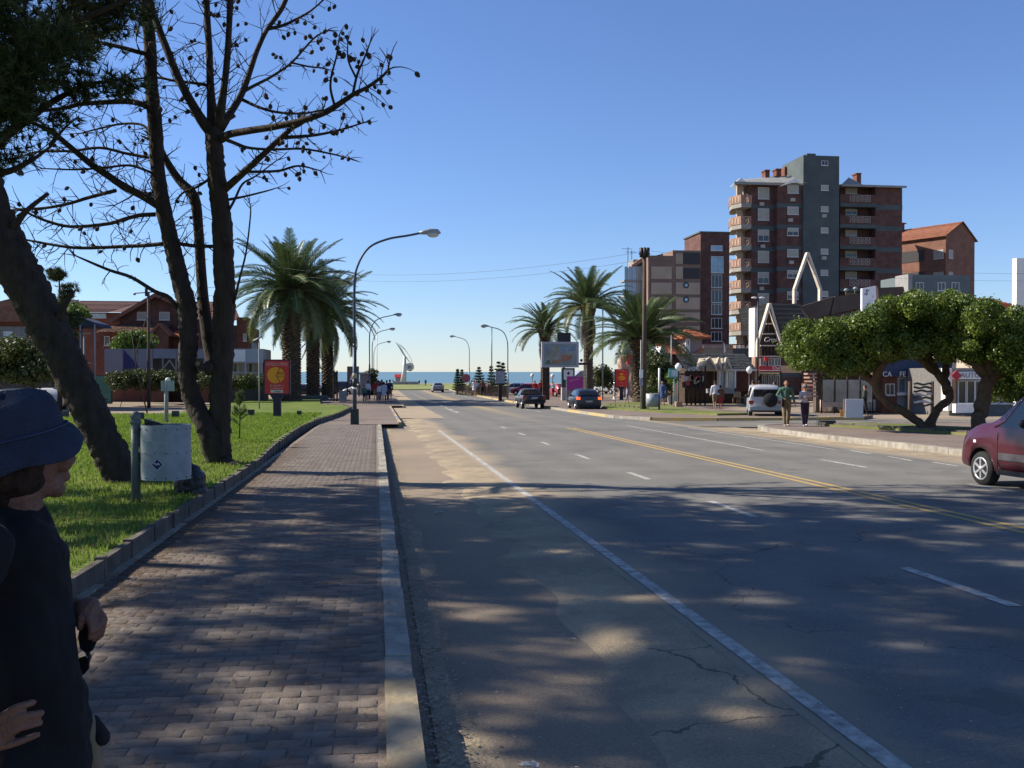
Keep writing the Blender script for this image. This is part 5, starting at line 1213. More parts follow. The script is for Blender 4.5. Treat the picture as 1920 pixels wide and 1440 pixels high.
mb=MB(); xa,xb=Hb.X(128),Hb.X(222); z0,z1=Hb.Z(585,xa),Hb.Z(558,xa); plum=mat('plum_roof_tile',(.13,.065,.055),.85,.12,.6,island=.06)
tileroof(mb,(xa,-.4,z0),(xb-1,-.4,z0),(xb+1.5,5,z1),(xa,5,z1),16,0,.05); mb.add([(xa,-.4,z0-.03),(xb-1,-.4,z0-.03),(xb+1.5,5,z1-.03),(xa,5,z1-.03),(xb+1.5,5,z1),(xb+4.5,0,z0),(xb-1,-.4,z0)],[(0,1,2,3),(4,5,6)]); mb.build('roof',plum,Hb.root)
mb=MB(); Hb.bx(mb,130,238,586,None,.6,8); mb.build('wall',brickd,Hb.root); Hb.win(165,200,588,596,.6,'sky',2)
mb=MB(); x=Hb.X(140,-2); Hb.bx(mb,112,149,562,576,-2,-1.9); mb.build('roof_banner',mat('greyish_banner',(.30,.29,.24),.8,.2,3),Hb.root)
Hc=Fac('brick side wing behind the dark pine trunks with a stepped tiled roof','house','brick_wing_house',385,92)
mb=MB(); Hc.bx(mb,372,463,610,None,0,10); mb.build('wall',brick,Hc.root)
mb=MB(); xa,xb=Hc.X(340,-.4),Hc.X(452,-.4); z0,z1=Hc.Z(600,xa),Hc.Z(558,xa); tileroof(mb,(xa,-.6,z0),(xb,-.6,z0),(xb-1.5,5,z1),(xa,5,z1),12,0,.06,cols=20); mb.add([(xa,-.6,z0-.03),(xb,-.6,z0-.03),(xb-1.5,5,z1-.03),(xa,5,z1-.03)],[(0,1,2,3)]); mb.build('roof',tiled,Hc.root)
mb=MB(); Hc.bx(mb,444,465,595,653,-.5,5); mb.build('end_block',brickd,Hc.root); Hc.win(456,463,625,640,-.5,'blind',0)
Hd2=Fac('dark shaded house with pale wall patches behind the person in the blue hat','house','shaded_house',-20,70)
mb=MB(); Hd2.bx(mb,-60,95,600,None,0,8,0); Hd2.bx(mb,-60,50,612,665,-.1,0,1); mb.build('wall',[brickd,mat('pale_shaded_wall',(.18,.19,.20),.9)],Hd2.root)
mb=MB(); Hd2.poly(mb,[(-80,602),(-80,585),(20,560),(110,604)],-.8,8); mb.build('roof',tiled,Hd2.root)
Hd2.win(8,24,622,650,-.1,'sky',0); Hd2.win(-20,0,622,650,-.1,'dark',0)
for k in range(5): mb=MB(); Hd2.bx(mb,-30+k*25,-22+k*25,668,690,-1.2,-1.); mb.build('terrace_pillar',brickd,Hd2.root)
mb=MB(); Hd2.bx(mb,-60,100,690,None,-2,-1.2); mb.build('terrace_wall',MATS['recess_shade'],Hd2.root)
cn=Fac('dark blue canvas canopy on thin posts behind the leaning trunk','canopy','canvas_canopy',120,72)
mb=MB(); cn.poly(mb,[(100,612),(120,596),(150,594),(178,605),(184,612)],0,4); mb.build('canopy_top',mat('dark_blue_canvas',(.02,.03,.06),.8),cn.root)
for u in (151,178): mb=MB(); x=cn.X(u); mb.tube([(x,0,-.2),(x,0,cn.Z(608,x))],.06,6); mb.build('post',greylt,cn.root)
# ================= VEHICLES =================
rubber=mat('tyre_rubber',(.018,.018,.018),.85,.2,10)
alloy=mat('wheel_silver',(.50,.50,.52),.35,.08,5,metal=.6,spec=.6)
plastic=mat('black_plastic',(.022,.022,.024),.6,.15,6)
carglass=mat('car_glass',(.012,.014,.016),.05,.2,1,spec=.7)
redlens=mat('red_lamp_lens',(.30,.012,.01),.2,.1,5,spec=.6)
brakelit=mat('lit_brake_lamp',(1.,.12,.03),.3,.05,5,emit=1.1)
platem=mat('number_plate',(.30,.31,.32),.5,.1,10)
clearlens=mat('clear_lamp_lens',(.60,.62,.64),.15,.1,5,spec=.7)
def paint(name,c,r=.28): return mat(name,c,r,.04,1.5,spec=.5,coat=.35)
def lerp_tab(tab,y):
    for i in range(len(tab)-1):
        if y<=tab[i+1][0]:
            a,b=tab[i],tab[i+1]; t=(y-a[0])/(b[0]-a[0]); return [a[k]+(b[k]-a[k])*t for k in range(len(a))]
    return list(tab[-1])
def car(name,label,cat,loc,rz,st,pm,wr=.31,wy=(-1.25,1.25),side=(),front=None,rear=None,lights=('tail',),rim='plain',bed=None,group=None,extra=None,tz=0.):
    root=thing(name,label,cat,loc,rz,group)
    D=[list(x) for x in curve(st,5)]; D.sort(key=lambda r:r[0])
    def ring(s_):
        y,zb,ze,zt,wb,wt=s_; h=ze-zb
        return [(0,zb),(wb*.8,zb),(wb*.96,zb+.05),(wb,zb+.32*h),(wb*1.0,zb+.7*h),(wb*.965,ze),(wb*.965+(wt-wb*.965)*.86,ze+(zt-ze)*.86),(wt*.88,zt-.015),(wt*.45,zt+.01),(0,zt+.018)]
    V=[];n=None
    for s_ in D:
        r_=ring(s_); full=r_+[(-x,z) for x,z in r_[-2:0:-1]]; n=len(full); V+=[(x,s_[0],z) for x,z in full]
    m=len(D); Fc=[(j*n+k,j*n+(k+1)%n,(j+1)*n+(k+1)%n,(j+1)*n+k) for j in range(m-1) for k in range(n)]; Fc=[f[::-1] for f in Fc]
    Fc+=[tuple(range(n)),tuple(range((m-1)*n,m*n))[::-1]]
    mb=MB(); mb.add(V,Fc,0,True); tmp=mb.build('body',[pm,plastic])
    W=max(s_[4] for s_ in D)
    cb=MB()
    for y in wy:
        for sg in (-1,1): cb.tube([(sg*(W-.24),y,wr+.02),(sg*(W+.2),y,wr+.02)],wr*1.17,22,1,sm=False)
    if bed: cb.b2(-bed[2],bed[2],bed[0],bed[1],bed[3],bed[4],1)
    cut=cb.build('cut',[pm,plastic])
    bo=tmp.modifiers.new('b','BOOLEAN'); bo.operation='DIFFERENCE'; bo.object=cut; bo.solver='EXACT'
    dg=bpy.context.evaluated_depsgraph_get(); me=bpy.data.meshes.new_from_object(tmp.evaluated_get(dg)); bpy.data.objects.remove(tmp); bpy.data.objects.remove(cut)
    body=mk('body',me,root)
    # glass on the tumblehome
    def belt(y,t,off=.008):
        s_=lerp_tab(D,y); y,zb,ze,zt,wb,wt=s_; x0,z0=wb*.965,ze; x1,z1=wb*.965+(wt-wb*.965)*.86,ze+(zt-ze)*.86
        return x0+(x1-x0)*t+off,z0+(z1-z0)*t
    for (y0,y1,y2,y3) in side:   # bottom rear, bottom front, top front, top rear
        for sg in (-1,1):
            g_=MB(); K=5; vs=[]
            for i in range(K+1):
                for t in (.06,.92):
                    a,b_=(y0,y1) if t<.5 else (y3,y2); yy=a+(b_-a)*i/K; x,z=belt(yy,t); vs.append((sg*x,yy,z))
            g_.add(vs,[(2*i,2*i+1,2*i+3,2*i+2) if sg<0 else (2*i,2*i+2,2*i+3,2*i+1) for i in range(K)],0,True); g_.build('side_window',carglass,root)
    def topglass(y0,y1,nm,wf=.86):
        g_=MB(); K=6; vs=[]
        for i in range(K+1):
            y=y0+(y1-y0)*i/K; s_=lerp_tab(D,y); zt=s_[3]+.02; w_=s_[5]*wf
            for x in (-w_,-w_*.4,w_*.4,w_): vs.append((x,y+(-.02 if y1<0 else .02),zt+.012-(.02 if abs(x)==w_ else 0)))
        g_.add(vs,[(4*i+k,4*i+k+1,4*i+4+k+1,4*i+4+k) for i in range(K) for k in range(3)],0,True); g_.build(nm,carglass,root)
    if front: topglass(*front,'windscreen')
    if rear: topglass(*rear,'rear_window')
    for i,y in enumerate(wy):
        for sg in (-1,1):
            w_=MB(); T_=.19
            prof=[(wr*.62,-T_/2),(wr*.93,-T_/2),(wr,-T_/2+.03),(wr,T_/2-.03),(wr*.93,T_/2),(wr*.62,T_/2)]
            w_.tf=Matrix.Rotation(sg*pi/2,3,'Y'); w_.lathe(prof,n=24); o=w_.build('wheel',rubber,root,(sg*(W-.115),y,wr))
            r_=MB(); r_.tf=Matrix.Rotation(sg*pi/2,3,'Y'); r_.lathe([(wr*.66,T_/2-.015),(wr*.63,T_/2+.006),(wr*.50,T_/2-.03),(.02,T_/2-.03)],n=20,mi=0); 
            if rim=='spoke':
                for k in range(6):
                    a=k*pi/3; r_.box((math.cos(a)*wr*.34,math.sin(a)*wr*.34,T_/2-.004),(wr*.56,wr*.20,.03),rz=a,mi=1,top=(1,.6))
                r_.lathe([(wr*.16,T_/2-.02),(wr*.15,T_/2+.018),(.005,T_/2+.024)],n=12,mi=1); r_.lathe([(wr*.68,T_/2-.01),(wr*.66,T_/2+.012),(wr*.57,T_/2+.006),(wr*.57,T_/2-.02)],n=24,mi=1)
                r_.build('hubcap',[plastic,alloy],o)
            else: 
                r_.lathe([(wr*.58,T_/2-.01),(wr*.5,T_/2+.012),(.05,T_/2+.02)],n=10,mi=1,sm=False); r_.build('hubcap',[plastic,alloy],o)
    yr_=D[0][0]; s0=lerp_tab(D,yr_+.12); W0=s0[4]
    lm=brakelit if 'brake' in lights else redlens
    for sg in (-1,1):
        l_=MB(); l_.box((sg*(W0*.86),yr_+.03,s0[2]-.10-tz),(.24,.12,.17)); l_.build('tail_lamp',lm,root)
        l_=MB(); yf=D[-1][0]; sf=lerp_tab(D,yf-.15); l_.box((sg*(sf[4]*.66),yf-.10,sf[2]-.07),(.3,.16,.12)); l_.build('headlamp',clearlens,root)
        mi=MB(); ym=side[0][1]-.12 if side else .5; x,z=belt(ym,.1); mi.ball((sg*(x+.10),ym,z+.06),(.10,.055,.075),10,7); mi.tube([(sg*(x-.02),ym,z),(sg*(x+.08),ym,z+.03)],.02,5); mi.build('mirror',plastic,root)
    l_=MB(); l_.b2(-W0*.9,W0*.9,yr_-.04,yr_+.14,s0[1]+.02,s0[1]+.2); l_.build('rear_bumper',plastic,root)
    l_=MB(); l_.b2(-.22,.22,yr_-.028,yr_+.02,s0[1]+.34,s0[1]+.47); l_.build('number_plate',platem,root)
    if extra: extra(root,D,belt)
    return root
#            y     zbot zbelt ztop  wbelt wtop
SEDAN=[(-2.10,.38,.82,.84,.72,.62),(-2.02,.28,.92,.97,.80,.70),(-1.62,.24,.95,1.02,.84,.72),(-.95,.22,.93,1.36,.86,.58),(-.3,.22,.91,1.42,.86,.58),(.35,.22,.90,1.34,.86,.58),(1.0,.22,.89,.97,.85,.70),(1.65,.24,.80,.84,.82,.68),(2.02,.30,.66,.70,.74,.6),(2.10,.38,.58,.6,.62,.5)]
HATCH=[(-1.92,.36,.84,.87,.76,.66),(-1.86,.26,.95,1.02,.82,.68),(-1.45,.22,.95,1.33,.84,.60),(-.9,.22,.93,1.43,.85,.60),(0,.22,.91,1.43,.85,.60),(.5,.22,.90,1.33,.85,.60),(1.05,.22,.88,.96,.84,.70),(1.55,.24,.80,.84,.81,.66),(1.85,.30,.66,.70,.74,.6),(1.93,.38,.58,.6,.62,.5)]
PICK=[(-2.15,.45,.95,.97,.80,.78),(-2.10,.40,.97,.99,.82,.78),(-1.0,.34,.96,.985,.82,.78),(-.48,.30,.95,1.0,.82,.74),(-.36,.30,.94,1.36,.82,.62),(.1,.28,.93,1.42,.82,.60),(.45,.28,.92,1.34,.82,.60),(1.05,.28,.90,.98,.82,.7),(1.7,.3,.86,.88,.80,.7),(2.02,.36,.72,.74,.74,.6),(2.1,.42,.6,.62,.66,.5)]
SUV=[(-1.98,.42,1.0,1.02,.80,.70),(-1.93,.36,1.06,1.62,.84,.64),(-1.6,.34,1.05,1.72,.86,.66),(-.5,.32,1.03,1.74,.86,.66),(.3,.32,1.02,1.72,.86,.66),(.62,.32,1.0,1.58,.86,.66),(1.05,.32,1.0,1.08,.85,.74),(1.7,.34,.96,.99,.83,.74),(1.95,.4,.8,.82,.78,.6),(2.02,.48,.7,.72,.7,.5)]
VAN=[(-2.0,.36,.98,1.0,.78,.7),(-1.96,.30,1.02,1.66,.82,.66),(-1.6,.26,1.03,1.80,.84,.68),(-.4,.24,1.02,1.82,.84,.68),(.15,.24,1.02,1.76,.84,.68),(.42,.24,1.03,1.62,.84,.68),(.95,.24,1.06,1.19,.84,.74),(1.4,.26,1.03,1.10,.83,.72),(1.78,.28,.90,.98,.80,.62),(1.97,.30,.62,.68,.74,.5),(2.03,.36,.5,.52,.64,.4)]
def onroad(u,v,h=0): q=P(u,v,h); return (q.x,q.y,g(q.y)+h)
# maroon van at the right edge: left front wheel touches the road under pixel (1843,911)
def vanx(root,D,belt):
    for sg in (-1,1):
        for nm,y0,y1,z0,z1,m_,o_ in (('side_moulding',-.75,.78,.50,.62,mat('grey_moulding',(.07,.065,.07),.6),.012),('sill_strip',-.85,.83,.245,.33,plastic,.004),('indicator',1.42,1.50,.76,.81,clearlens,.0),('door_handle',-.52,-.36,.84,.88,MATS['van_paint'],.02)):
            mb=MB(); s_=lerp_tab(D,(y0+y1)/2); h=s_[2]-s_[1]; 
            ys_=lin(y0,y1,6); vs=[]
            for y in ys_:
                s_=lerp_tab(D,y)
                for z in (z0,z1):
                    h=s_[2]-s_[1]; t=(z-s_[1])/h; x=s_[4]*(1.0 if t<.7 else 1-.035*(t-.7)/.3); vs.append((sg*(x+o_+.006),y,z))
            f=[(2*i,2*i+1,2*i+3,2*i+2) for i in range(5)]
            vs2=[(v[0]-sg*.02,v[1],v[2]) for v in vs]; k=len(vs); f+=[(2*i,2*i+2,k+2*i+2,k+2*i) for i in range(5)]+[(2*i+1,2*i+3,k+2*i+3,k+2*i+1) for i in range(5)]+[(0,1,k+1,k),(10,11,k+11,k+10)]
            mb.add(vs+vs2,f,0); mb.build(nm,m_,root)
        mb=MB(); 
        for y in (.82,-.72):
            vs=[]
            for z in lin(.34,.97,7):
                s_=lerp_tab(D,y); vs.append((sg*(s_[4]*1.001),y,z))
            mb.tube(vs,.006,4)
        o=mb.build('door_seam',black,root); o['kind']='stuff'
        mb=MB(); mb.tube([(sg*(belt(y,t,.004)[0]),y,belt(y,t)[1]) for y,t in ((.92,.02),(.68,.35),(.44,.80),(.28,.95))],.022,6); mb.build('pillar_trim',MATS['van_paint'],root)
paint('van_paint',(.06,.008,.016),.25)
wv=P(1843,909); 
red=car('van','maroon van entering at the right edge, seen from its front left wheel','van',(0,0,0),0,VAN,MATS['van_paint'],wr=.305,wy=(-1.32,1.30),side=((-.68,.16,.10,-.66),(.20,.80,.32,.20)),front=(.46,.92),rear=(-1.95,-1.8),rim='spoke',extra=vanx)
# wheel contact local: (-.84+.1, 1.30)
hd=R(1.5); lx,lyy=-.78,1.30; red.location=(wv.x-(lx*math.cos(hd)-lyy*math.sin(hd)),wv.y-(lx*math.sin(hd)+lyy*math.cos(hd)),g(wv.y)); red.rotation_euler=(-.0125,0,hd)
def seat_on(root,h=0): pass
c1=P(1106,771); c1y=c1.y+2.0
car('car','dark blue hatchback with lit brake lamps in the outer lane','car',(c1.x,c1y,g(c1y)),R(-1),HATCH,paint('dark_blue_paint',(.014,.018,.035)),wy=(-1.2,1.22),side=((-1.3,-.2,-.2,-1.0),(-.15,.85,.42,-.15)),front=(.55,1.0),rear=(-1.84,-1.46),lights=('brake',))
c2=P(1002,767); c2y=c2.y+2.2
def pickx(root,D,belt):
    mb=MB(); mb.tube([(-.6,-.5,1.0),(-.52,-.48,1.38),(.52,-.48,1.38),(.6,-.5,1.0)],.025,6); mb.build('roll_bar',steel,root)
    mb=MB(); mb.b2(-.54,.54,-.50,-.47,1.03,1.33); mb.build('rear_window',carglass,root)
car('pickup','dark grey pickup with an open bed in the inner lane','pickup',(c2.x,c2y,g(c2y)),R(0),PICK,paint('dark_grey_paint',(.035,.036,.045)),wy=(-1.3,1.3),side=((-.28,.9,.48,-.22),),front=(.5,1.0),bed=(-2.04,-.56,.70,.62,1.4),extra=pickx)
c3=P(822,736); c3y=c3.y+2
car('car','small silver-grey car far ahead driving away in the middle of the road','car',(c3.x,c3y,g(c3y)),0,SEDAN,paint('silver_grey_paint',(.20,.21,.23)),wy=(-1.25,1.3),side=((-.85,-.02,-.02,-.7),(.03,.85,.4,.03)),front=(.4,.95),rear=(-1.6,-1.0))
def suvx(root,D,belt):
    mb=MB(); mb.tf=Matrix.Rotation(pi/2,3,'X'); mb.lathe([(.2,-.1),(.34,-.1),(.36,-.07),(.36,.07),(.34,.1),(.02,.11)],n=20); mb.build('spare_wheel',rubber,root,(.22,-2.1,.98))
    mb=MB(); mb.b2(-.62,.62,-2.0,-1.965,1.14,1.52); mb.build('rear_window',carglass,root)
    mb=MB(); mb.b2(-.8,.8,-2.1,-1.95,.45,.62); mb.build('step_bumper',galv,root)
sp=P(1450,785); car('suv','white off-road car with a dark spare wheel, parked by the walkers','off-road car',(sp.x+.3,sp.y+2.0,g(sp.y+2)),R(-19),SUV,paint('white_car_paint',(.42,.43,.44)),wr=.35,wy=(-1.2,1.3),side=((-1.75,-.95,-.95,-1.7),(-.9,.05,.05,-.9),(.1,.95,.55,.1)),front=(.6,1.0),extra=suvx,tz=.1)
# distant parked cars
def far(u,v,D,rz,st,pm,label,h=.0):
    q=gp(u,D,h); car('parked_car',label,'car',q,rz,st,pm,side=((-.9,.0,.0,-.75),(.05,.85,.42,.05)),front=(.45,.95),rear=(-1.5,-1.05),group='cars parked near the beach')
wp=paint('white_paint_car',(.6,.6,.6)); rp=paint('red_car_paint',(.30,.02,.03)); sp_=paint('silver_paint',(.34,.35,.37)); dp=paint('dark_car_paint',(.03,.032,.04)); pk_=paint('pinkish_red_paint',(.32,.06,.08))
far(966,728,125,R(70),HATCH,wp,'white car parked left of the red one beyond the pickup',.13)
far(988,730,118,R(75),HATCH,rp,'red car parked behind the dark pickup',.13)
far(1042,732,112,R(20),HATCH,pk_,'pinkish red car parked behind the billboard legs',.13)
far(1141,742,128,R(30),SUV,sp_,'silver car parked left of the red poster stand by the palm',.13)
far(1290,736,95,R(90),HATCH,dp,'dark car parked before the tiled house',.1)
for (u,D,rz,st,pm,lab) in ((563,118,80,HATCH,dp,'dark car parked right of the largest left palm'),(578,135,95,HATCH,wp,'white car parked farthest left near the beach'),(628,125,85,SUV,dp,'tall dark car parked behind the slim palm'),(672,122,90,HATCH,wp,'white car parked behind the tall street lamp'),(692,130,88,SUV,dp,'dark car parked behind the strolling crowd'),(645,128,85,SUV,paint('dark_plum_paint',(.06,.03,.04)),'dark plum car parked left of the white one')): far(u,0,D,R(rz),st,pm,lab,.05)
for (u,v,D,pm,lab) in ((20,700,64,dp,'dark car in the shade behind the blue hat'),(75,700,66,wp,'pale car in the shade left of the leaning trunk')): far(u,v,D,R(82),HATCH,pm,lab,.1)
# ================= STREET FURNITURE =================
lampglass=mat('lamp_glass',(.48,.49,.46),.3,.1,10,spec=.6)
def street_lamp(u,D,vb,hd,label,r=1.,col=None,box=False,h=.15,straight=False):
    "hd=(u,v) of the lamp head; pole height from the head"
    b_=gp(u,D,h); root=thing('street_lamp',label,'street lamp',b_,0,'curved street lamps along the road')
    q=at(hd[0],hd[1],D); e=Vector((q.x-b_.x,q.y-b_.y,q.z-b_.z)); sx=1 if e.x>0 else -1
    Hh=e.z; A=abs(e.x); pts=[Vector((0,0,-.1)),Vector((0,0,Hh*.35)),Vector((0,0,Hh*.72))]
    pole=MB(); pole.tube([(0,0,-.1),(0,0,Hh*.40)],[.085*r,.08*r],10); pole.tube([(0,0,Hh*.40),(0,0,Hh*.42)],[.08*r,.06*r],10); pole.build('lower_pole',col or steel,root)
    c=curve([(0,0,Hh*.42),(0,0,Hh*.72),(sx*A*.05,0,Hh*.83),(sx*A*.20,0,Hh*.92),(sx*A*.45,0,Hh*.965),(sx*A*.72,0,Hh*.985),(sx*(A-.3),0,Hh)],5)
    arm=MB(); arm.tube([Vector(x) for x in c],[.055*r]*8+[.045*r]*(len(c)-8),8); arm.build('arm',col or steel,root)
    hm=MB(); X0=sx*(A-.35); n_=7
    hm.tube([(X0,0,Hh),(X0+sx*.2,0,Hh+.03),(X0+sx*.45,0,Hh+.07),(X0+sx*.75,0,Hh+.06),(X0+sx*.88,0,Hh+.01)],[.06,.10,.13,.12,.03],10,flat=1.); o=hm.build('lamp_head',galv,root)
    gl=MB(); gl.ball((X0+sx*.56,0,Hh-.05),(.25,.13,.13),12,7); gl.build('lamp_bowl',lampglass,o)
    if box:
        b2=MB(); b2.box((0,0,.28),(.34,.34,.72),top=(.96,.96)); b2.build('base_box',mat('dark_green_box',(.035,.05,.04),.7,.2,4),root)
        for (z0,z1,m_) in ((1.9,2.1,mat('yellow_sticker',(.45,.42,.25),.7,scale=30,col2=(.2,.2,.18))),(1.55,1.85,darkgreen),(1.45,1.52,white)):
            s_=MB(); s_.tube([(0,0,z0),(0,0,z1)],.092,10); s_.build('sticker',m_,root)
    return root
DLa=Dof(662,796,.15)
street_lamp(665,DLa,796,(803,435),'tallest street lamp, standing on the footpath with a green box at its foot',box=True,col=mat('dark_blue_steel',(.045,.065,.10),.45,.2,6,metal=.2))
street_lamp(693,98,742,(744,590),'second street lamp of the left row beyond the tall one')
street_lamp(698,120,738,(733,617),'third street lamp of the left row, above the crowd')
street_lamp(701,160,730,(727,641),'farthest and smallest street lamp of the left row')
street_lamp(880,150,735,(849,631),'small street lamp right of the road above the little firs',h=.13)
street_lamp(952,100,738,(910,612),'larger street lamp right of the road, arm reaching left',h=.13)
def pole(name,label,cat,u,D,vt,r,m,h=.15,r2=None,**k):
    b_=gp(u,D,h); root=thing(name,label,cat,b_); Hh=hz(vt,b_)-b_.z; mb=MB(); mb.tube([(0,0,-.2),(0,0,Hh*.5),(0,0,Hh)],[r,(r+(r2 or r))/2,r2 or r],10); mb.build('pole',m,root); return root,Hh
pole('flag_pole','thin straight pole between the two right street lamps','pole',922,118,613,.07,steel)
pole('flag_pole','tall thin dark mast just right of the tall slender palm','pole',1130,96,575,.07,steel)
pole('flag_pole','thin pole in front of the apartment block and tiled roof','pole',1259,75,628,.06,steel)
pole('flag_pole','thin white mast behind the street lamps over the beach','pole',707,170,615,.06,white)
fl,fh=pole('flag_pole','thin pole carrying a limp pale flag above the terrace parapet','flag pole',1356,80,640,.04,steel)
mb=MB(); mb.add([(0,-.02,fh),(.12,-.05,fh-.3),(.2,0,fh-.8),(.1,.04,fh-1.0),(-.02,0,fh-.9)],[(0,1,2,3,4)]); mb.build('flag',white,fl)
# wooden utility pole
DP=Dof(1210,768,.2)
wpole,H=pole('utility_pole','tall brown wooden pole with a dark transformer cluster on top, on the corner lawn','utility pole',1208,DP,478,.165,wood,h=.2,r2=.11)
for k in range(7):
    a=k*.9; mb=MB(); mb.tube([(.2*math.cos(a),.2*math.sin(a),H-.15),(.26*math.cos(a),.26*math.sin(a),H+.42)],[.10,.08],8); mb.build('insulator',black,wpole)
mb=MB(); mb.b2(-.34,.34,-.05,.05,H+.0,H+.10); mb.build('crossarm',black,wpole)
cd=MB(); cd.tube([(-.24,-.1,0),(-.24,-.1,H*.45)],.035,6); cd.build('conduit',galv,wpole)
for (z0,z1,m_) in ((1.95,2.45,white),(1.45,1.9,mat('speckled_notice',(.4,.4,.42),.7,scale=25,col2=(.1,.1,.15)))): mb=MB(); mb.b2(-.33,-.12,-.16,-.13,z0,z1); mb.build('notice',m_,wpole)
# utility pole at the left
lp,H=pole('utility_pole','old wooden pole with crossarm and small lamps before the brick gable house','utility pole',279,74,548,.13,wood,h=.1,r2=.09)
mb=MB(); mb.tube([(-1.0,0,H-.1),(.7,0,H+.05)],.04,6); mb.build('crossarm',wood,lp)
mb=MB(); mb.ball((-1.0,0,H-.15),(.12,.12,.1)); mb.build('lamp',galv,lp); mb=MB(); mb.lathe([(.1,-.3),(.12,.35),(.05,.4)],(-.15,0,H),8); mb.build('insulator',black,lp)
mb=MB(); mb.tube([(.1,.1,H*.9),(-1.7,-1.5,0)],.025,5); mb.build('stay',wood,lp)
sk=thing('leaning_stick','thin dark stake leaning left of the meter post at the lawn edge','stake',P(278,779,.1)); hq=hz(625,sk.location)-sk.location.z
mb=MB(); mb.tube([(0,0,-.1),(-.55,0,hq*.5),(-.85,0,hq)],[.045,.04,.03],6); mb.build('stake',wooddk,sk)
tp,H=pole('signal_post','white double T-shaped post right of the leaning trunk','post',158,60,624,.05,greylt,h=.1)
for z in (H,H*.63): mb=MB(); mb.b2(-.42,.38,-.05,.05,z-.06,z); mb.build('crossbar',greylt,tp)
lt,H=pole('garden_lamp','slender pale lamp pole left of the red poster stand','lamp post',486,60,640,.04,greylt,h=.1)
mb=MB(); mb.tube([(-.35,0,H+.02),(.2,0,H+.3)],.05,6); mb.build('lamp_head',galv,lt)
lt,H=pole('garden_lamp','slender forked lamp pole between the two left palms','lamp post',561,90,650,.06,galv,h=.1)
for sg in(-1,1): mb=MB(); mb.tube([(0,0,H-.3),(sg*.6,0,H+.3)],.05,6); mb.build('lamp_arm',galv,lt)
# overhead wires
wr_=thing('overhead_wires','faint pair of overhead wires sagging left from the wooden pole across the sky','wires',(0,0,0))
for dz in (0,.5):
    a=at(1203,472,DP); b_=at(300,452-0*dz,95); pts=[a.lerp(b_,t)+Vector((0,0,-dz-9*t*(1-t))) for t in lin(0,1,40)]
    mb=MB(); mb.tube(pts,.009,4); mb.build('wire',black,wr_)
    a=at(1215,470,DP); b_=at(2050,512,70); mb=MB(); mb.tube([a.lerp(b_,t)+Vector((0,0,-dz-2*t*(1-t))) for t in lin(0,1,20)],.008,4); mb.build('wire',black,wr_)
# litter bins
def bin_(u,v,h,rz,label,front=True,px=1.):
    b_=P(u,v,h); b_.z=g(b_.y)+h; D=-(RM.transposed()@(b_-CAM)).z; root=thing('litter_bin',label,'litter bin',b_,rz); k=D/F
    mb=MB(); mb.tube([(0,0,-.1),(0,0,1.02)],.058,12); mb.ball((0,0,1.09),(.065,.065,.075),12,8); mb.lathe([(.07,1.0),(.07,1.03),(.05,1.05)],n=12); mb.build('post',mat('grey_green_post',(.12,.14,.13),.6,.25,6,.2),root)
    return root,k
bn,k=bin_(255,941,.3,-YAW,'galvanised litter bin with a blue diamond badge hung on a ball-topped post')
Rb=.305; cx=.39; z0,z1=.30,.99
mb=MB(); mb.lathe([(Rb,z0),(Rb+.002,(z0+z1)/2-.02),(Rb+.006,(z0+z1)/2-.018),(Rb+.006,(z0+z1)/2+.01),(Rb,(z0+z1)/2+.012),(Rb,z1),(Rb-.01,z1),(Rb-.01,z0+.02),(.02,z0+.02)],(cx,0,0),72,sm=False); mb.build('drum',galv,bn)
for zz in (z0+.03,(z0+z1)/2,z1-.05):
    for q in range(14):
        a=-pi+q*2*pi/14+.1; rv=MB(); rv.ball((0,0,0),(.009,.009,.009),6,4)
        if q==0 and zz==z0+.03: rme=rv.mesh('rivet',mat('rusty_rivet',(.06,.045,.04),.7))
        mk('rivet',rme,bn,(cx+math.cos(a)*(Rb+.004),math.sin(a)*(Rb+.004),zz))
for zz in (z1-.06,z0+.25):
    mb=MB(); mb.b2(.04,cx-Rb+.02,-.02,.02,zz-.02,zz+.02); mb.build('bracket',darkgreen,bn)
mb=MB(); mb.add([(cx-.27,-.02,z1-.02),(cx+.0,-.05,z1),(cx-.12,-.04,z1+.035),(cx-.27,-.03,z1+.075),(cx-.27,.12,z1),(cx-.05,.14,z1-.01),(cx-.27,.1,z1+.07)],[(0,1,2,3),(3,2,5,6),(0,3,6,4)]); mb.build('bin_liner',mat('black_bin_bag',(.012,.012,.014),.35,.3,9,.5,spec=.5),bn)
def badge(z,r,m_,off,name,w):
    mb=MB(); th=-pi/2+w; N=5; vs=[]
    for (a,dz) in ((0,r),(r/Rb,0),(0,-r),(-r/Rb,0)): vs.append((cx+(Rb+off)*math.cos(th+a),(Rb+off)*math.sin(th+a),z+dz))
    c=(cx+(Rb+off+.002)*math.cos(th),(Rb+off+.002)*math.sin(th),z); mb.add(vs+[c],[(0,3,4),(3,2,4),(2,1,4),(1,0,4)]); mb.build(name,m_,bn)
badge(z0+.205,.082,mat('pale_badge_border',(.42,.46,.48),.5),.0045,'badge_border',-.02); badge(z0+.205,.066,mat('navy_badge',(.015,.03,.09),.4),.0075,'badge',-.02)
wv_=MB(); wv_.tube([(cx+(Rb+.014)*math.cos(-pi/2+a),(Rb+.014)*math.sin(-pi/2+a),z0+.21+.012*math.sin(a*50)) for a in lin(-.13,.10,9)],.0045,5); wv_.build('badge_wave',white,bn)
for i,ch in enumerate('PINAMAR'):
    a=-pi/2-.05+(i-3)*.135; o=text(ch,.055,mat('stamped_lettering',(.50,.53,.54),.5),bn,(cx+(Rb+.004)*math.cos(a),(Rb+.004)*math.sin(a),z1-.22),(R(90),0,a+pi/2),ext=.002,name='lettering')
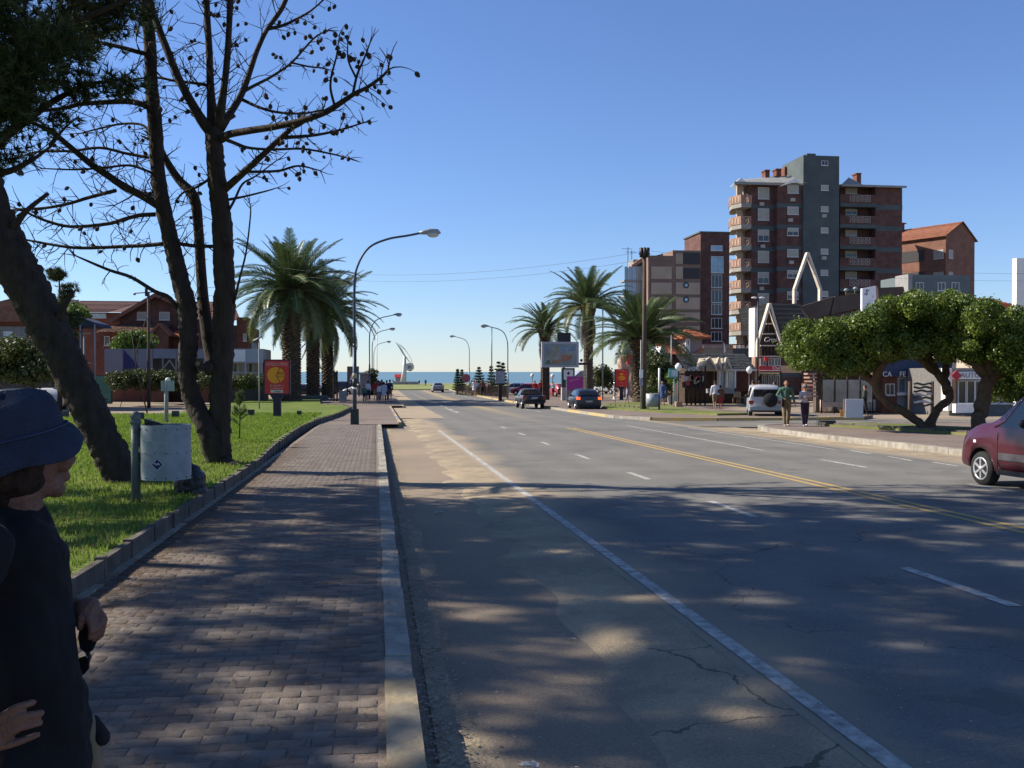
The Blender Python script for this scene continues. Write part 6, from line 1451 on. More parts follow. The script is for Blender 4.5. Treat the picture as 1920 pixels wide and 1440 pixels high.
mb=MB(); mb.box((cx-Rb-.012,-.03,z0+.37),(.04,.05,.06)); mb.build('clasp',mat('brass_clasp',(.45,.38,.2),.5),bn)
DB2=Dof(1238,769,.2)
b2_,k=bin_(1236,769,.2,-YAW,'pale round litter bin beside the wooden pole on the corner lawn')
mb=MB(); mb.lathe([(.38,.20),(.38,1.0),(.36,1.0),(.36,.25),(.02,.25)],(-.42,0,0),24); mb.build('drum',galv,b2_)
mb=MB(); mb.tube([(.0,0,.9),(0,0,hz(690,b2_.location)-b2_.location.z)],.06,8); mb.build('tall_post',white,b2_)
# dark mound behind the near bin
dm=thing('bin_bag','dark full rubbish bag slumped on the wall behind the litter bin','rubbish bag',P(352,938,.2))
k=Dof(352,938,.2)/F; mb=MB(); c=at(356,905,k*F)-dm.location; mb.ball(c,(30*k,26*k,36*k),14,10); mb.ball(c+Vector((6*k,0,-20*k)),(26*k,24*k,24*k),12,8); mb.ball(c+Vector((-10*k,0,30*k)),(16*k,14*k,16*k),10,7)
o=mb.build('bag',MATS['black_bin_bag'],dm); rm=o.modifiers.new('r','REMESH'); rm.mode='VOXEL'; rm.voxel_size=.018; rm.use_smooth_shade=True
tx=bpy.data.textures.new('crumple','CLOUDS'); tx.noise_scale=.12; dsp=o.modifiers.new('d','DISPLACE'); dsp.texture=tx; dsp.strength=.05
# poster stands
redp=mat('red_poster',(.50,.035,.03),.45,.05,2,spec=.4); orangep=mat('orange_print',(.72,.30,.02),.5,.05,2); inkp=mat('dark_print',(.07,.02,.02),.6); pinkp=mat('pale_print',(.70,.45,.40),.6)
def poster(u,v,h,w,hh,pz,label,rz,m_,fm,name='poster_stand',cat='poster stand',footw=.34):
    b_=P(u,v,h); b_.z=g(b_.y)+h; root=thing(name,label,cat,b_,rz)
    mb=MB(); mb.box((0,0,pz/2-.1),(footw,.20,pz+.2),top=(1,1)); mb.polyY([(-footw/2,pz-.22),(footw/2,pz-.22),(footw*.95,pz),(-footw*.95,pz)],-.11,.11); mb.build('foot',fm,root)
    mb=MB(); mb.b2(-w/2,w/2,-.11,.11,pz,pz+hh); mb.build('case',fm,root)
    mb=MB(); mb.b2(-w/2+.06,w/2-.06,-.118,-.112,pz+.06,pz+hh-.06); o=mb.build('poster',m_,root); return root,o
navyf=mat('dark_navy_frame',(.03,.025,.05),.5,.2,4)
p1_,po=poster(520,782,.3,1.20,1.62,1.02,'red advertising stand with a cut orange disc reading 40%, on the left lawn',R(-3),redp,navyf)
D_=Dof(520,782,.3); Y=-.124
def disc(par,cx_,cz_,r,a0,a1,m_,y=Y,n=28,off=(0,0)):
    pts=[(cx_+off[0],cz_+off[1])]+[(cx_+off[0]+r*math.cos(a),cz_+off[1]+r*math.sin(a)) for a in lin(a0,a1,n)]
    mb=MB(); mb.polyY(pts,y,y+.004); mb.build('printed_disc',m_,par)
disc(po,-.06,1.92,.37,R(62),R(298),orangep); disc(po,-.02,1.92,.37,R(-60),R(60),orangep)
text('40%',.20,inkp,po,(.17,Y-.004,2.0),ext=.002); text('ahorro',.13,inkp,po,(.16,Y-.004,1.87),ext=.002)
text('LLEGANDO AL VERANO',.085,pinkp,po,(0,Y-.002,2.46),ext=.002); text('CON MEJORES MOMENTOS',.08,pinkp,po,(.0,Y-.002,2.38),ext=.002)
text('EL EQUIPO 2',.11,pinkp,po,(0,Y-.002,1.44),ext=.002); text('DE PINAMAR',.10,pinkp,po,(0,Y-.002,1.31),ext=.002)
mb=MB(); mb.b2(-.28,.28,Y,Y+.005,1.12,1.24); mb.build('logo_strip',mat('pale_logo_strip',(.50,.50,.45),.6),po); text('pinamar',.09,inkp,po,(.04,Y-.004,1.18),ext=.002)
p2_,po=poster(1165,748,.22,1.30,1.75,1.1,'red advertising stand with an orange oval, on the corner lawn by the palm',R(-3),redp,navyf)
mb=MB(); mb.polyY([(.36*math.cos(a),2.0+.2*math.sin(a)) for a in lin(0,2*pi-.2,26)],Y,Y+.004); mb.build('printed_oval',orangep,po); disc(po,-.02,2.28,.2,R(0),R(180),orangep)
text('ahorro',.17,inkp,po,(0,Y-.004,2.0),ext=.002); text('EN TU COMPRA',.08,pinkp,po,(0,Y-.002,2.72),ext=.002); text('DE HOY',.1,pinkp,po,(0,Y-.002,1.55),ext=.002); text('pinamar',.14,pinkp,po,(0,Y-.002,1.28),ext=.002)
gpst=mat('green_map_poster',(.035,.13,.12),.5,scale=1.8,col2=(.06,.19,.16),spec=.4)
p3_,po=poster(191,756,.1,1.75,2.45,-.05,'dark-framed green information panel beside the leaning trunk across the lawn',R(-6),gpst,darkgreen,'information_sign','sign',.3)
for q in range(7): mb=MB(); mb.b2(-.6,.55,-.124,-.119,2.1-q*.12,2.12-q*.12); mb.build('printed_line',mat('faint_print',(.10,.22,.20),.6),po)
mb=MB(); mb.polyY([(.45+.12*math.cos(a),.35+.07*math.sin(a)) for a in lin(0,5.9,14)],-.124,-.119); mb.build('logo',inkp,po)
b_=P(1078,744,.13)
gq=gp(1078,88,.13)
p4=thing('poster_sign','magenta and green poster panel between the totem and the dark blue hatchback','poster panel',gq,R(-4)); k=88/F
zt=hz(705,gq)-gq.z; mb=MB(); mb.b2(-.78,.78,-.05,.05,-.1,zt); mb.build('case',galv,p4)
mb=MB(); mb.b2(-.72,.72,-.058,-.052,zt*.35,zt-.05); mb.build('poster',mat('magenta_poster',(.40,.05,.28),.5),p4); mb=MB(); mb.polyY([(-.72,.35),(.72,.35),(.72,zt*.5),(0,zt*.55),(-.3,zt*.4),(-.72,zt*.45)],-.064,-.0585); mb.build('print_shape',mat('teal_print',(.10,.25,.20),.5,scale=3,col2=(.35,.16,.10)),p4)
o=text('vacaciones',.22,pinkp,p4,(-.05,-.07,zt-.32),(R(90),R(-12),0),ext=.002)
# large billboard and totem
DBb=95; gq=gp(1050,DBb,.13); bb_=thing('billboard','large landscape billboard with a blurred beach picture standing before the small palm','billboard',gq,R(-2)); k=DBb/F
xl,xr=-35*k,35*k; zt=hz(641,gq)-gq.z; zb=hz(689,gq)-gq.z
mb=MB(); mb.b2(xl,xr,-.2,.2,zb,zt); mb.build('frame',mat('silver_frame',(.42,.42,.45),.5,.08,2),bb_)
def picmat():
    m=mat('billboard_picture',(.14,.20,.20),.5,scale=.55,col2=(.33,.36,.32),detail=6,pos=False,spec=.4); return m
mb=MB(); mb.b2(xl+.22,xr-.22,-.212,-.202,zb+.2,zt-.2); po=mb.build('picture',picmat(),bb_)
for (pts,c) in (([(-1.4,.7),(-1.0,2.1),(-.2,2.2),(.1,1.5),(-.2,.7)],(.30,.30,.24)),([(-.9,.3),(-.7,1.1),(-.1,1.0),(.0,.4)],(.36,.20,.12)),([(.0,.6),(.2,1.25),(.9,1.15),(1.3,1.3),(1.1,.8),(.4,.5)],(.36,.17,.11)),([(-1.5,1.4),(1.5,1.6),(1.5,2.1),(-1.5,2.2)],(.20,.27,.33)),([(-.6,1.5),(-.3,2.0),(.0,1.5)],(.07,.06,.06)),([(-1.5,.3),(-1.2,1.2),(-1.0,.3)],(.08,.16,.13))):
    mb=MB(); mb.polyY([(x*.95,zb+.05+z*.95) for x,z in pts],-.218-.001*len(pts),-.213); mb.build('print_shape',mat('print_%02d_tone'%(int(c[0]*100)+len(pts)),c,.5,.25,2.),po)
for u in (1024,): mb=MB(); mb.b2((1017-1050)*k,(1030-1050)*k,-.12,.12,-.1,zb); mb.build('leg',wooddk,bb_)
tt=thing('totem','dark totem case with a white notice and pale stone base under the billboard','totem',gp(1065,93,.13),R(-2)); k=93/F; z=lambda v:hz(v,tt.location)-tt.location.z
mb=MB(); mb.b2(-12*k,12*k,-.25,.25,z(726),z(690)); mb.build('case',darkgreen,tt)
mb=MB(); mb.b2(-12.5*k,12.5*k,-.3,.3,-.1,z(726.2)); mb.build('stone_base',mat('pale_stone',(.40,.36,.33),.9,.15,3),tt)
mb=MB(); mb.b2(-9*k,9*k,-.262,-.252,z(712),z(693)); mb.build('notice',white,tt)
mb=MB(); mb.box((0,-.27,z(700)),(.22,.02,.22),rot=Matrix.Rotation(.78,3,'Y')); mb.build('emblem',black,tt); text('hotel',.2,inkp,tt,(0,-.27,z(707)),ext=.004)
mb=MB(); mb.b2(-9*k,9*k,-.262,-.252,z(725),z(714)); mb.build('green_panel',mat('green_panel',(.07,.10,.07),.7),tt)
mb=MB(); mb.b2(-13*k,13*k,2.4,2.8,z(641)+.02,z(622)); mb.build('upper_case',black,tt); mb=MB(); mb.b2(-.1,.1,2.5,2.7,-.2,z(641)); mb.build('upright',black,tt)
# green globe park lamps
def globe_lamp(u,vb,D,vt,label,col=black,hexa=False,base=False):
    b_=gp(u,D,.13); r_=thing('globe_lamp',label,'park lamp',b_,0,'globe park lamps'); H=hz(vt,b_)-b_.z; mb=MB(); mb.tube([(0,0,-.1),(0,0,.3),(0,0,H-.3)],[.08,.05,.04],8); mb.build('pole',col,r_)
    mb=MB(); mb.lathe([(.08,H-.35),(.22,H-.15),(.24,H),(.10,H+.16),(.02,H+.2)],n=8); mb.build('globe',white,r_)
    if base: mb=MB(); mb.box((0,0,.2),(.5,.5,.5),top=(.8,.8)); mb.build('base_block',brickl,r_)
    return r_
globe_lamp(1272,744,66,686,'park lamp on a brick block carrying a small turquoise map board',base=True)
globe_lamp(1405,742,72,692,'park lamp in front of the dark arcade roof end')
globe_lamp(1125,735,105,690,'park lamp between the tall palm and the red poster stand'); globe_lamp(1036,735,112,704,'park lamp seen under the billboard, right of its leg'); globe_lamp(998,735,125,703,'park lamp left of the billboard above the red car')
q=gp(1264,66,.13); mp_=thing('map_board','small turquoise framed map board fixed beside the park lamp','map board',q,R(-3)); z=lambda v:hz(v,q)-q.z
mb=MB(); mb.b2(-.36,.36,-.04,.04,z(708),z(691)); mb.tube([(0,0,-.1),(0,0,z(708))],.03,6); mb.build('board',mat('turquoise_frame',(.10,.32,.30),.6),mp_); mb=MB(); mb.b2(-.25,.25,-.05,-.042,z(706),z(694)); mb.build('map',mat('map_print',(.25,.42,.50),.6,scale=4,col2=(.6,.65,.65)),mp_)
# double-headed lamp over the trees
fl_,H=pole('floodlight_pole','dark pole with two white floodlights in front of the tower','floodlight pole',1421,78,559,.06,black)
for sg in(-1,1): mb=MB(); mb.ball((sg*.32,0,H+.02),(.24,.12,.08),10,6); mb.build('floodlight',white,fl_)
# A-board, box and small things at right
q=P(1600,783,.15); q.z=g(q.y)+.15; ab=thing('notice_board','blank white sandwich board standing on the paving','sandwich board',q,R(-12)); z=hz(748,q)-q.z; w_=17*Dof(1600,783,.15)/F
mb=MB(); mb.box((0,-.16,z/2),(w_*1.9,.04,z),rot=Matrix.Rotation(.10,3,'X')@Matrix.Identity(3)); mb.build('front_panel',mat('whitish_board',(.55,.57,.60),.6,.05,2),ab); mb=MB(); mb.box((0,.12,z/2),(w_*1.9,.04,z),rot=Matrix.Rotation(-.12,3,'X')); mb.build('back_panel',mat('board_wood',(.45,.30,.20),.8),ab)
q=P(1583,780,.15); q.z=g(q.y)+.15; bx_=thing('crate','small orange wooden box left of the white sandwich board','box',q,R(-25)); mb=MB(); mb.box((0,0,.15),(.42,.4,.3)); mb.build('box',mat('orange_box',(.45,.22,.06),.7,.15,4),bx_)
q=P(1549,797,.15); q.z=g(q.y)+.15; st=thing('fallen_block','dark stone block lying at the end of the tree lawn edging','block',q,R(-5)); mb=MB(); mb.box((0,0,.09),(.75,.3,.18),top=(.9,.8)); mb.build('block',slate,st)
# lawn blocks
for (u,v,s_,lab) in ((122,783,.30,'grey marker block by the brim of the blue hat'),(262,788,.32,'grey marker block right behind the ball-topped post'),(329,783,.30,'dark marker block between the meter post and the pine'),(471,780,.30,'dark marker block right of the sapling'),(561,779,.22,'small dark block beside the red poster stand')):
    q=P(u,v,.3); q.z=g(q.y)+.3; b_=thing('marker_block',lab,'marker block',q,R(-8),'marker blocks on the left lawn'); sc=1.
    mb=MB(); mb.box((0,0,s_*.5),(s_*.9,s_*.9,s_*1.05),top=(.95,.95)); mb.build('block',mat('dark_marker_concrete',(.045,.05,.055),.8,.3,6),b_)
mt=P(312,793,.3); mt.z=g(mt.y)+.3; m_=thing('meter_box','small pale meter box on a white post by the lawn edge','meter box',mt,-YAW); k=Dof(312,793,.3)/F; z=lambda v:hz(v,mt)-mt.z
mb=MB(); mb.tube([(0,0,-.2),(0,0,z(716))],4*k,8); mb.build('post',greylt,m_); mb=MB(); mb.b2(-9*k,13*k,-.06,.14,z(733),z(714)); mb.build('box',mat('meter_box_paint',(.28,.33,.31),.7),m_); mb=MB(); mb.ball((3*k,0,z(712)),(5*k,.08,4*k)); mb.build('cap',white,m_)
# sapling
q=P(449,827,.3); q.z=g(q.y)+.3; sa=thing('sapling','small young pine sapling on the lawn right of the dark pine','sapling',q); H=hz(742,q)-q.z
mb=MB(); mb.tube([(0,0,-.05),(.02,0,H*.6),(0,0,H)],[.02,.014,.006],5); 
Pn=[];Dn=[]
for k_ in range(24):
    z_=H*random.uniform(.25,1); a=random.uniform(0,2*pi); L_=.28*(1.15-z_/H); mb.tube([(0,0,z_),(math.cos(a)*L_,math.sin(a)*L_,z_+.12)],[.006,.003],4)
    for t in (.3,.5,.7,.9,1.): Pn.append((math.cos(a)*L_*t,math.sin(a)*L_*t,z_+.12*t)); Dn.append((math.cos(a)*.3,math.sin(a)*.3,1))
mb.build('stem',bark,sa)['kind']='stuff'; needles('needle_foliage',sa,Pn,Dn,12,.13,.006,leafmat('sapling_needles',(.06,.10,.03),(.12,.17,.05)))
# planter edge and path furniture at left
q=P(582,749,.3); q.z=g(q.y)+.25; pe=thing('planter_edge','low blue concrete edge at the foot of the middle left palm','planter',q); mb=MB(); mb.b2(-.8,1.6,-.2,.2,0,.42); mb.build('edge',mat('blue_grey_concrete',(.07,.10,.14),.8),pe)
q=gp(643,86,.2); rp_=thing('rubbish_container','square grey concrete litter container near the slim palm','container',q); mb=MB(); mb.box((0,0,.45),(.62,.62,.95),top=(1.05,1.05)); mb.build('body',greylt,rp_)
q=gp(629,88,.2); tb=thing('board_pair','two tall dark wooden posts carrying a narrow board near the slim palm','wooden board',q); z=hz(695,q)-q.z
for sg in(-1,1): mb=MB(); mb.tube([(sg*.14,0,-.1),(sg*.14,0,z)],.075,6); mb.build('post',wooddk,tb)
mb=MB(); mb.b2(-.1,.1,-.03,.03,z*.35,z-.1); mb.build('board',wood,tb)
q=gp(662,112,.15); hb=thing('information_hut','tall dark wooden information board behind the tall street lamp','information board',q); z=lambda v:hz(v,q)-q.z; k=112/F
mb=MB(); mb.b2(-11*k,11*k,-.1,.1,z(716),z(687)); mb.build('board',mat('brown_board',(.13,.115,.09),.8),hb)
for sg in(-1,1): mb=MB(); mb.b2(sg*11*k-.08,sg*11*k+.08,-.12,.12,-.2,z(716)); mb.build('post',wooddk,hb)
mb=MB(); mb.polyY([(-6*k,z(712)),(-2*k,z(700)),(0,z(712))],-.12,-.105); mb.build('white_shape',white,hb)
q=gp(683,118,.15); kk_=thing('beach_kiosk','small grey-walled kiosk with flat roof behind the crowd','kiosk',q); z=lambda v:hz(v,q)-q.z; k=118/F
mb=MB(); mb.b2(-8*k,8*k,0,2.4,-.2,z(702)); mb.build('wall',mat('kiosk_grey',(.20,.20,.21),.8),kk_); mb=MB(); mb.b2(-10*k,10*k,-.3,2.7,z(702)+.01,z(699)); mb.build('roof',greylt,kk_)
sh_=thing('shrub','rounded olive bush right behind the grey kiosk','shrub',gp(698,120,.1)); leafy('foliage',sh_,sh_.location,crownblobs([(690,735),(690,702),(697,695),(704,705),(706,735)],120,.8,30,(.4,.7),5),260,.22,leafmat('olive_leaf',(.05,.055,.02),(.10,.10,.04)))
# shrubs and hedges
for (nm,lab,poly,D,nb,rr,per,sz) in (('bush','bright green rounded bush above the white hoarding',[(212,655),(216,640),(240,628),(280,632),(282,655)],86,40,(.5,.9),200,.22),
 ('hedge','low mixed green and yellow hedge along the foot of the hoarding',[(208,726),(208,700),(260,699),(330,700),(345,726)],80,130,(.3,.6),420,.13),
 ('broadleaf_tree','green tree crown between the leaning trunk and plum roof',[(118,600),(118,580),(140,574),(165,590),(165,600)],90,22,(.5,.9),200,.22),
 ('planting_bed','dark planting below the white pavilion',[(345,726),(345,704),(430,706),(495,706),(495,726)],79,110,(.3,.5),420,.13),
 ('hedge','dark hedge behind the person in the blue hat, under the shaded house',[(-40,708),(-40,655),(40,640),(95,660),(110,708)],60,90,(.5,.9),230,.16),
 ('shrub','dense dark garden plants with reddish flowers behind the tall pole on the right',[(1218,735),(1212,690),(1225,660),(1250,665),(1256,700),(1252,735)],74,60,(.4,.7),260,.18),
 ('shrub','round pale green clipped bush in the raised shop lawn',[(1252,712),(1256,700),(1268,702),(1270,716)],70,16,(.25,.4),500,.10),
 ('shrub','dark bush beneath the park lamp behind the tall palm',[(1120,720),(1120,695),(1138,690),(1142,722)],106,24,(.5,.8),220,.2)):
    r_=thing(nm,lab,'tree' if 'tree' in nm else 'plants' if 'planting' in nm else nm,gp(sum(p[0] for p in poly)/len(poly),D,.1)); random.seed(len(lab))
    leafy('foliage',r_,r_.location,crownblobs(poly,D,1.2,nb,rr,len(lab)),per,sz,leafmat('bush_leaf',(.05,.10,.015),(.14,.20,.03)) if 'bright' in lab or 'pale' in lab or 'crown' in lab else leafmat('hedge_leaf',(.035,.055,.015),(.09,.11,.03)))
# norfolk-like firs at right of road
def fir(u,D,vb,vt,wpx,label):
    b_=gp(u,D,.1); r_=thing('fir_tree',label,'fir',b_,random.uniform(0,3),'small tiered firs by the beach road'); H=hz(vt,b_)-b_.z; mb=MB(); mb.tube([(0,0,-.1),(0,0,H)],[.09,.02],6); mb.build('trunk',bark,r_)
    Pn=[];Dn=[]; n=9; w=wpx*D/F/2
    for i in range(n):
        z=H*(.10+.88*i/(n-1)); L_=w*1.35*(1.1-i/(n-1)); 
        for k in range(7):
            a=k*.898+i*.5
            for t in lin(.1,1,12): Pn.append((math.cos(a)*L_*t,math.sin(a)*L_*t,z+.22*t*L_)); Dn.append((random.gauss(0,.6),random.gauss(0,.6),.6))
    needles('foliage',r_,Pn,Dn,9,.24,.03,leafmat('fir_leaf',(.025,.05,.022),(.055,.09,.04)))
fir(858,135,735,694,14,'leftmost small tiered fir beside the round sign'); fir(898,128,735,690,26,'middle tiered fir between the two right street lamps'); fir(866,140,735,695,12,'small tiered fir right next to the leftmost one')
fir(921,122,735,688,18,'narrow tiered fir left of the tallest one'); fir(935,118,735,680,28,'tallest tiered fir behind the pale advertising panel'); fir(943,125,735,682,20,'tiered fir right behind the tallest one')
fn=thing('picket_fence','brown wooden picket fence in front of the small firs','fence',gp(900,120,.1))
for k in range(46):
    u=855+k*2.1; D=128-k*.45; q=gp(u,D,.12)-fn.location; mb=MB(); mb.b2(q.x-.055,q.x+.055,q.y-.02,q.y+.02,q.z-.1,q.z+1.15+random.uniform(-.1,.1)); mb.build('picket',wood,fn)
q=gp(874,126,.12); rs=thing('round_sign','pink-red round sign seen from behind on a short post','sign',q); z=hz(709,q)-q.z; mb=MB(); mb.tf=None; mb.tube([(0,-.03,z),(0,.03,z)],.55,20); mb.build('disc',mat('faded_red_sign',(.36,.12,.13),.7),rs); mb=MB(); mb.tube([(0,.06,-.1),(0,.06,z)],.04,6); mb.build('post',steel,rs)
q=gp(938,96,.12); ap=thing('advertising_panel','pale blank advertising panel on a dark foot before the tallest fir','advertising panel',q); z=lambda v:hz(v,q)-q.z; k=96/F
mb=MB(); mb.b2(-8.5*k,8.5*k,-.12,.12,z(719),z(695)); mb.build('case',greylt,ap); mb=MB(); mb.b2(-7.5*k,7.5*k,-.13,-.122,z(718),z(696.5)); mb.build('poster',mat('pale_grey_poster',(.36,.37,.38),.6,.15,2),ap); mb=MB(); mb.b2(-3*k,3*k,-.15,.15,-.1,z(719)); mb.build('foot',wooddk,ap)
# sculpture by the beach
q=gp(765,235,.1); scu=thing('sculpture','white curved sail-like sculpture with a hanging ring, above the beach','sculpture',q); k=235/F; Zf=lambda v:hz(v,q)-q.z; Xf=lambda u:(u-765)*k
sm_=mat('sculpture_white',(.55,.55,.56),.5,.15,1)
mb=MB(); mb.tube([(Xf(756),0,Zf(717)),(Xf(758.5),0,Zf(695)),(Xf(759),0,Zf(668))],[.75,.5,.3],10); mb.build('mast',sm_,scu)
def ribbon(pts,nm,th=.35,m_=sm_):
    mb=MB(); c=curve(pts,5); L_=[(Xf(p[0]),Zf(p[1]),p[2]*k) for p in c]; poly=[(x-w,z+w*.3) for x,z,w in L_]+[(x+w,z-w*.3) for x,z,w in L_[::-1]]
    for i in range(len(L_)-1):
        x0,z0,w0=L_[i]; x1,z1,w1=L_[i+1]; mb.add([(x0-w0,-th,z0+w0*.4),(x0+w0,-th,z0-w0*.4),(x1+w1,-th,z1-w1*.4),(x1-w1,-th,z1+w1*.4),(x0-w0,th,z0+w0*.4),(x0+w0,th,z0-w0*.4),(x1+w1,th,z1-w1*.4),(x1-w1,th,z1+w1*.4)],[(0,1,2,3),(7,6,5,4),(1,5,6,2),(4,0,3,7),(0,4,5,1),(3,2,6,7)])
    mb.build(nm,m_,scu)
ribbon([(742,642,.6),(750,652,2.4),(757,664,2.2),(766,676,1.2),(772,684,.8)],'blade'); ribbon([(745,643,.3),(754,650,2.),(762,659,.8),(770,672,.5),(775,688,.6)],'bow'); 
mb=MB(); mb.tube([Vector((Xf(768+6*math.cos(a)),0,Zf(688+5*math.sin(a)*1.0))) for a in lin(0,2*pi,20)],[.35]*20,6,caps=False); mb.build('ring',sm_,scu); mb=MB(); mb.ball((Xf(769),0,Zf(690)),(.7,.3,.8)); mb.build('ring_core',mat('ring_core_grey',(.30,.24,.24),.6),scu)
q2=gp(762,228,.1); bt=thing('boat_planter','long pale boat-shaped stone basin around the sculpture foot','planter',q2); k2=228/F
mb=MB(); mb.polyY([(-27*k2,1.25),(-22*k2,.7),(20*k2,.7),(24*k2,1.2),(22*k2,-.1),(-25*k2,-.1)],-1.5,0); mb.build('basin',mat('basin_stone',(.33,.31,.29),.9,.2,1),bt)
q2=gp(750,262,.1); kr=thing('red_kiosk','small red-roofed beach hut behind the sculpture','beach hut',q2); mb=MB(); mb.b2(-1.2,1.2,0,2,-.5,1.5); mb.build('wall',greylt,kr); mb=MB(); gable(mb,-1.2,1.2,0,2,1.5,2.3,.2,'x'); mb.build('roof',redp,kr)
for (u,w_,h_) in ((1095,34,1.9),(1118,20,2.6)):
    pass
mnb=thing('beach_parador','long low white beach pavilion with flat roofs behind the palms and lamps','pavilion',gp(1140,150,.1)); k=150/F
mb=MB(); mb.b2(-26*k,20*k,0,6,-.5,2.2); mb.build('wall',mat('shaded_white_wall',(.42,.42,.42),.8,.1,.5),mnb); mb=MB(); mb.b2(-30*k,24*k,-1,7,2.21,2.7); mb.build('roof',white,mnb); mb=MB(); mb.b2(-14*k,10*k,-.2,0,.4,1.6); mb.build('opening',MATS['recess_shade'],mnb)  # opening is a dark slab with its inner shade painted in
bt2=thing('blue_tent','pale blue-grey pitched tent seen between the palm trunk and the totem','tent',gp(1092,135,.1)); mb=MB(); mb.polyY([(-1.9,-.1),(-1.9,1.6),(-.3,3.0),(1.6,3.2),(1.9,-.1)],0,4); mb.build('canvas',mat('grey_blue_canvas',(.22,.25,.33),.8,.1,1),bt2)
ds=thing('direction_sign','small dark oval street sign on a post left of the tall palm trunk','sign',gp(1094,92,.13)); z=hz(682,ds.location)-ds.location.z; mb=MB(); mb.b2(-.45,.45,-.03,.03,z-.12,z+.1); mb.build('sign_face',black,ds); mb=MB(); mb.tube([(.3,.05,-.1),(.3,.05,z)],.03,6); mb.build('post',steel,ds); mb=MB(); mb.ball((-.2,0,z+.32),(.14,.05,.14)); mb.build('round_badge',black,ds)
# cafe furniture
for i,(u,v) in enumerate(((1385,752),(1392,755),(1399,751),(1379,754))):
    q=P(u,v,.13); q.z=g(q.y)+.13; c_=thing('cafe_chair',('leftmost' ,'front','rear right','second')[i]+' tan wooden chair of the cluster before the maroon shopfront','chair',q,random.uniform(0,6),'cafe chairs'); tm=MATS['tan_goods']
    mb=MB(); mb.b2(-.22,.22,-.22,.22,.42,.46); mb.build('seat',tm,c_); mb=MB(); mb.b2(-.22,.22,.2,.23,.46,.92); mb.build('backrest',tm,c_)
    for a in (-1,1):
        for b__ in (-1,1): mb=MB(); mb.b2(a*.19-.02,a*.19+.02,b__*.19-.02,b__*.19+.02,-.02,.42); mb.build('leg',tm,c_)
for (u,v,lab) in ((1409,757,'square pale planter box between the standing couple and the chairs'),(1260,757,'round white planter pot beside the raised shop lawn')):
    q=P(u,v,.13); q.z=g(q.y)+.13; c_=thing('planter_box',lab,'planter',q); mb=MB(); mb.box((0,0,.33),(.62,.5,.7),top=(1.1,1.1)); mb.build('pot',mat('pale_pot',(.55,.45,.32),.8,.1,3),c_)
# crumpled paper litter
for i,(u,v,s_) in enumerate(((822,962,.07),(990,1436,.05),(1075,1198,.02))):
    q=P(u,v,-.02); lt_=thing('paper_scrap',('crumpled white scrap on the sandy shoulder below the litter bin row','white scrap at the bottom edge on the shoulder','tiny pale pebble-like scrap in the middle of the shoulder')[i],'litter',q); mb=MB()
    mb.ball((0,0,s_*.16),(s_*.8,s_*.5,s_*.22),9,6); mb.v=[(x+random.uniform(-.3,.3)*s_,y+random.uniform(-.3,.3)*s_,max(0,z+random.uniform(-.12,.16)*s_)) for x,y,z in mb.v]; mb.sm=[False]*len(mb.sm); mb.build('paper',mat('dirty_paper',(.42,.41,.38),.9,.2,30),lt_)
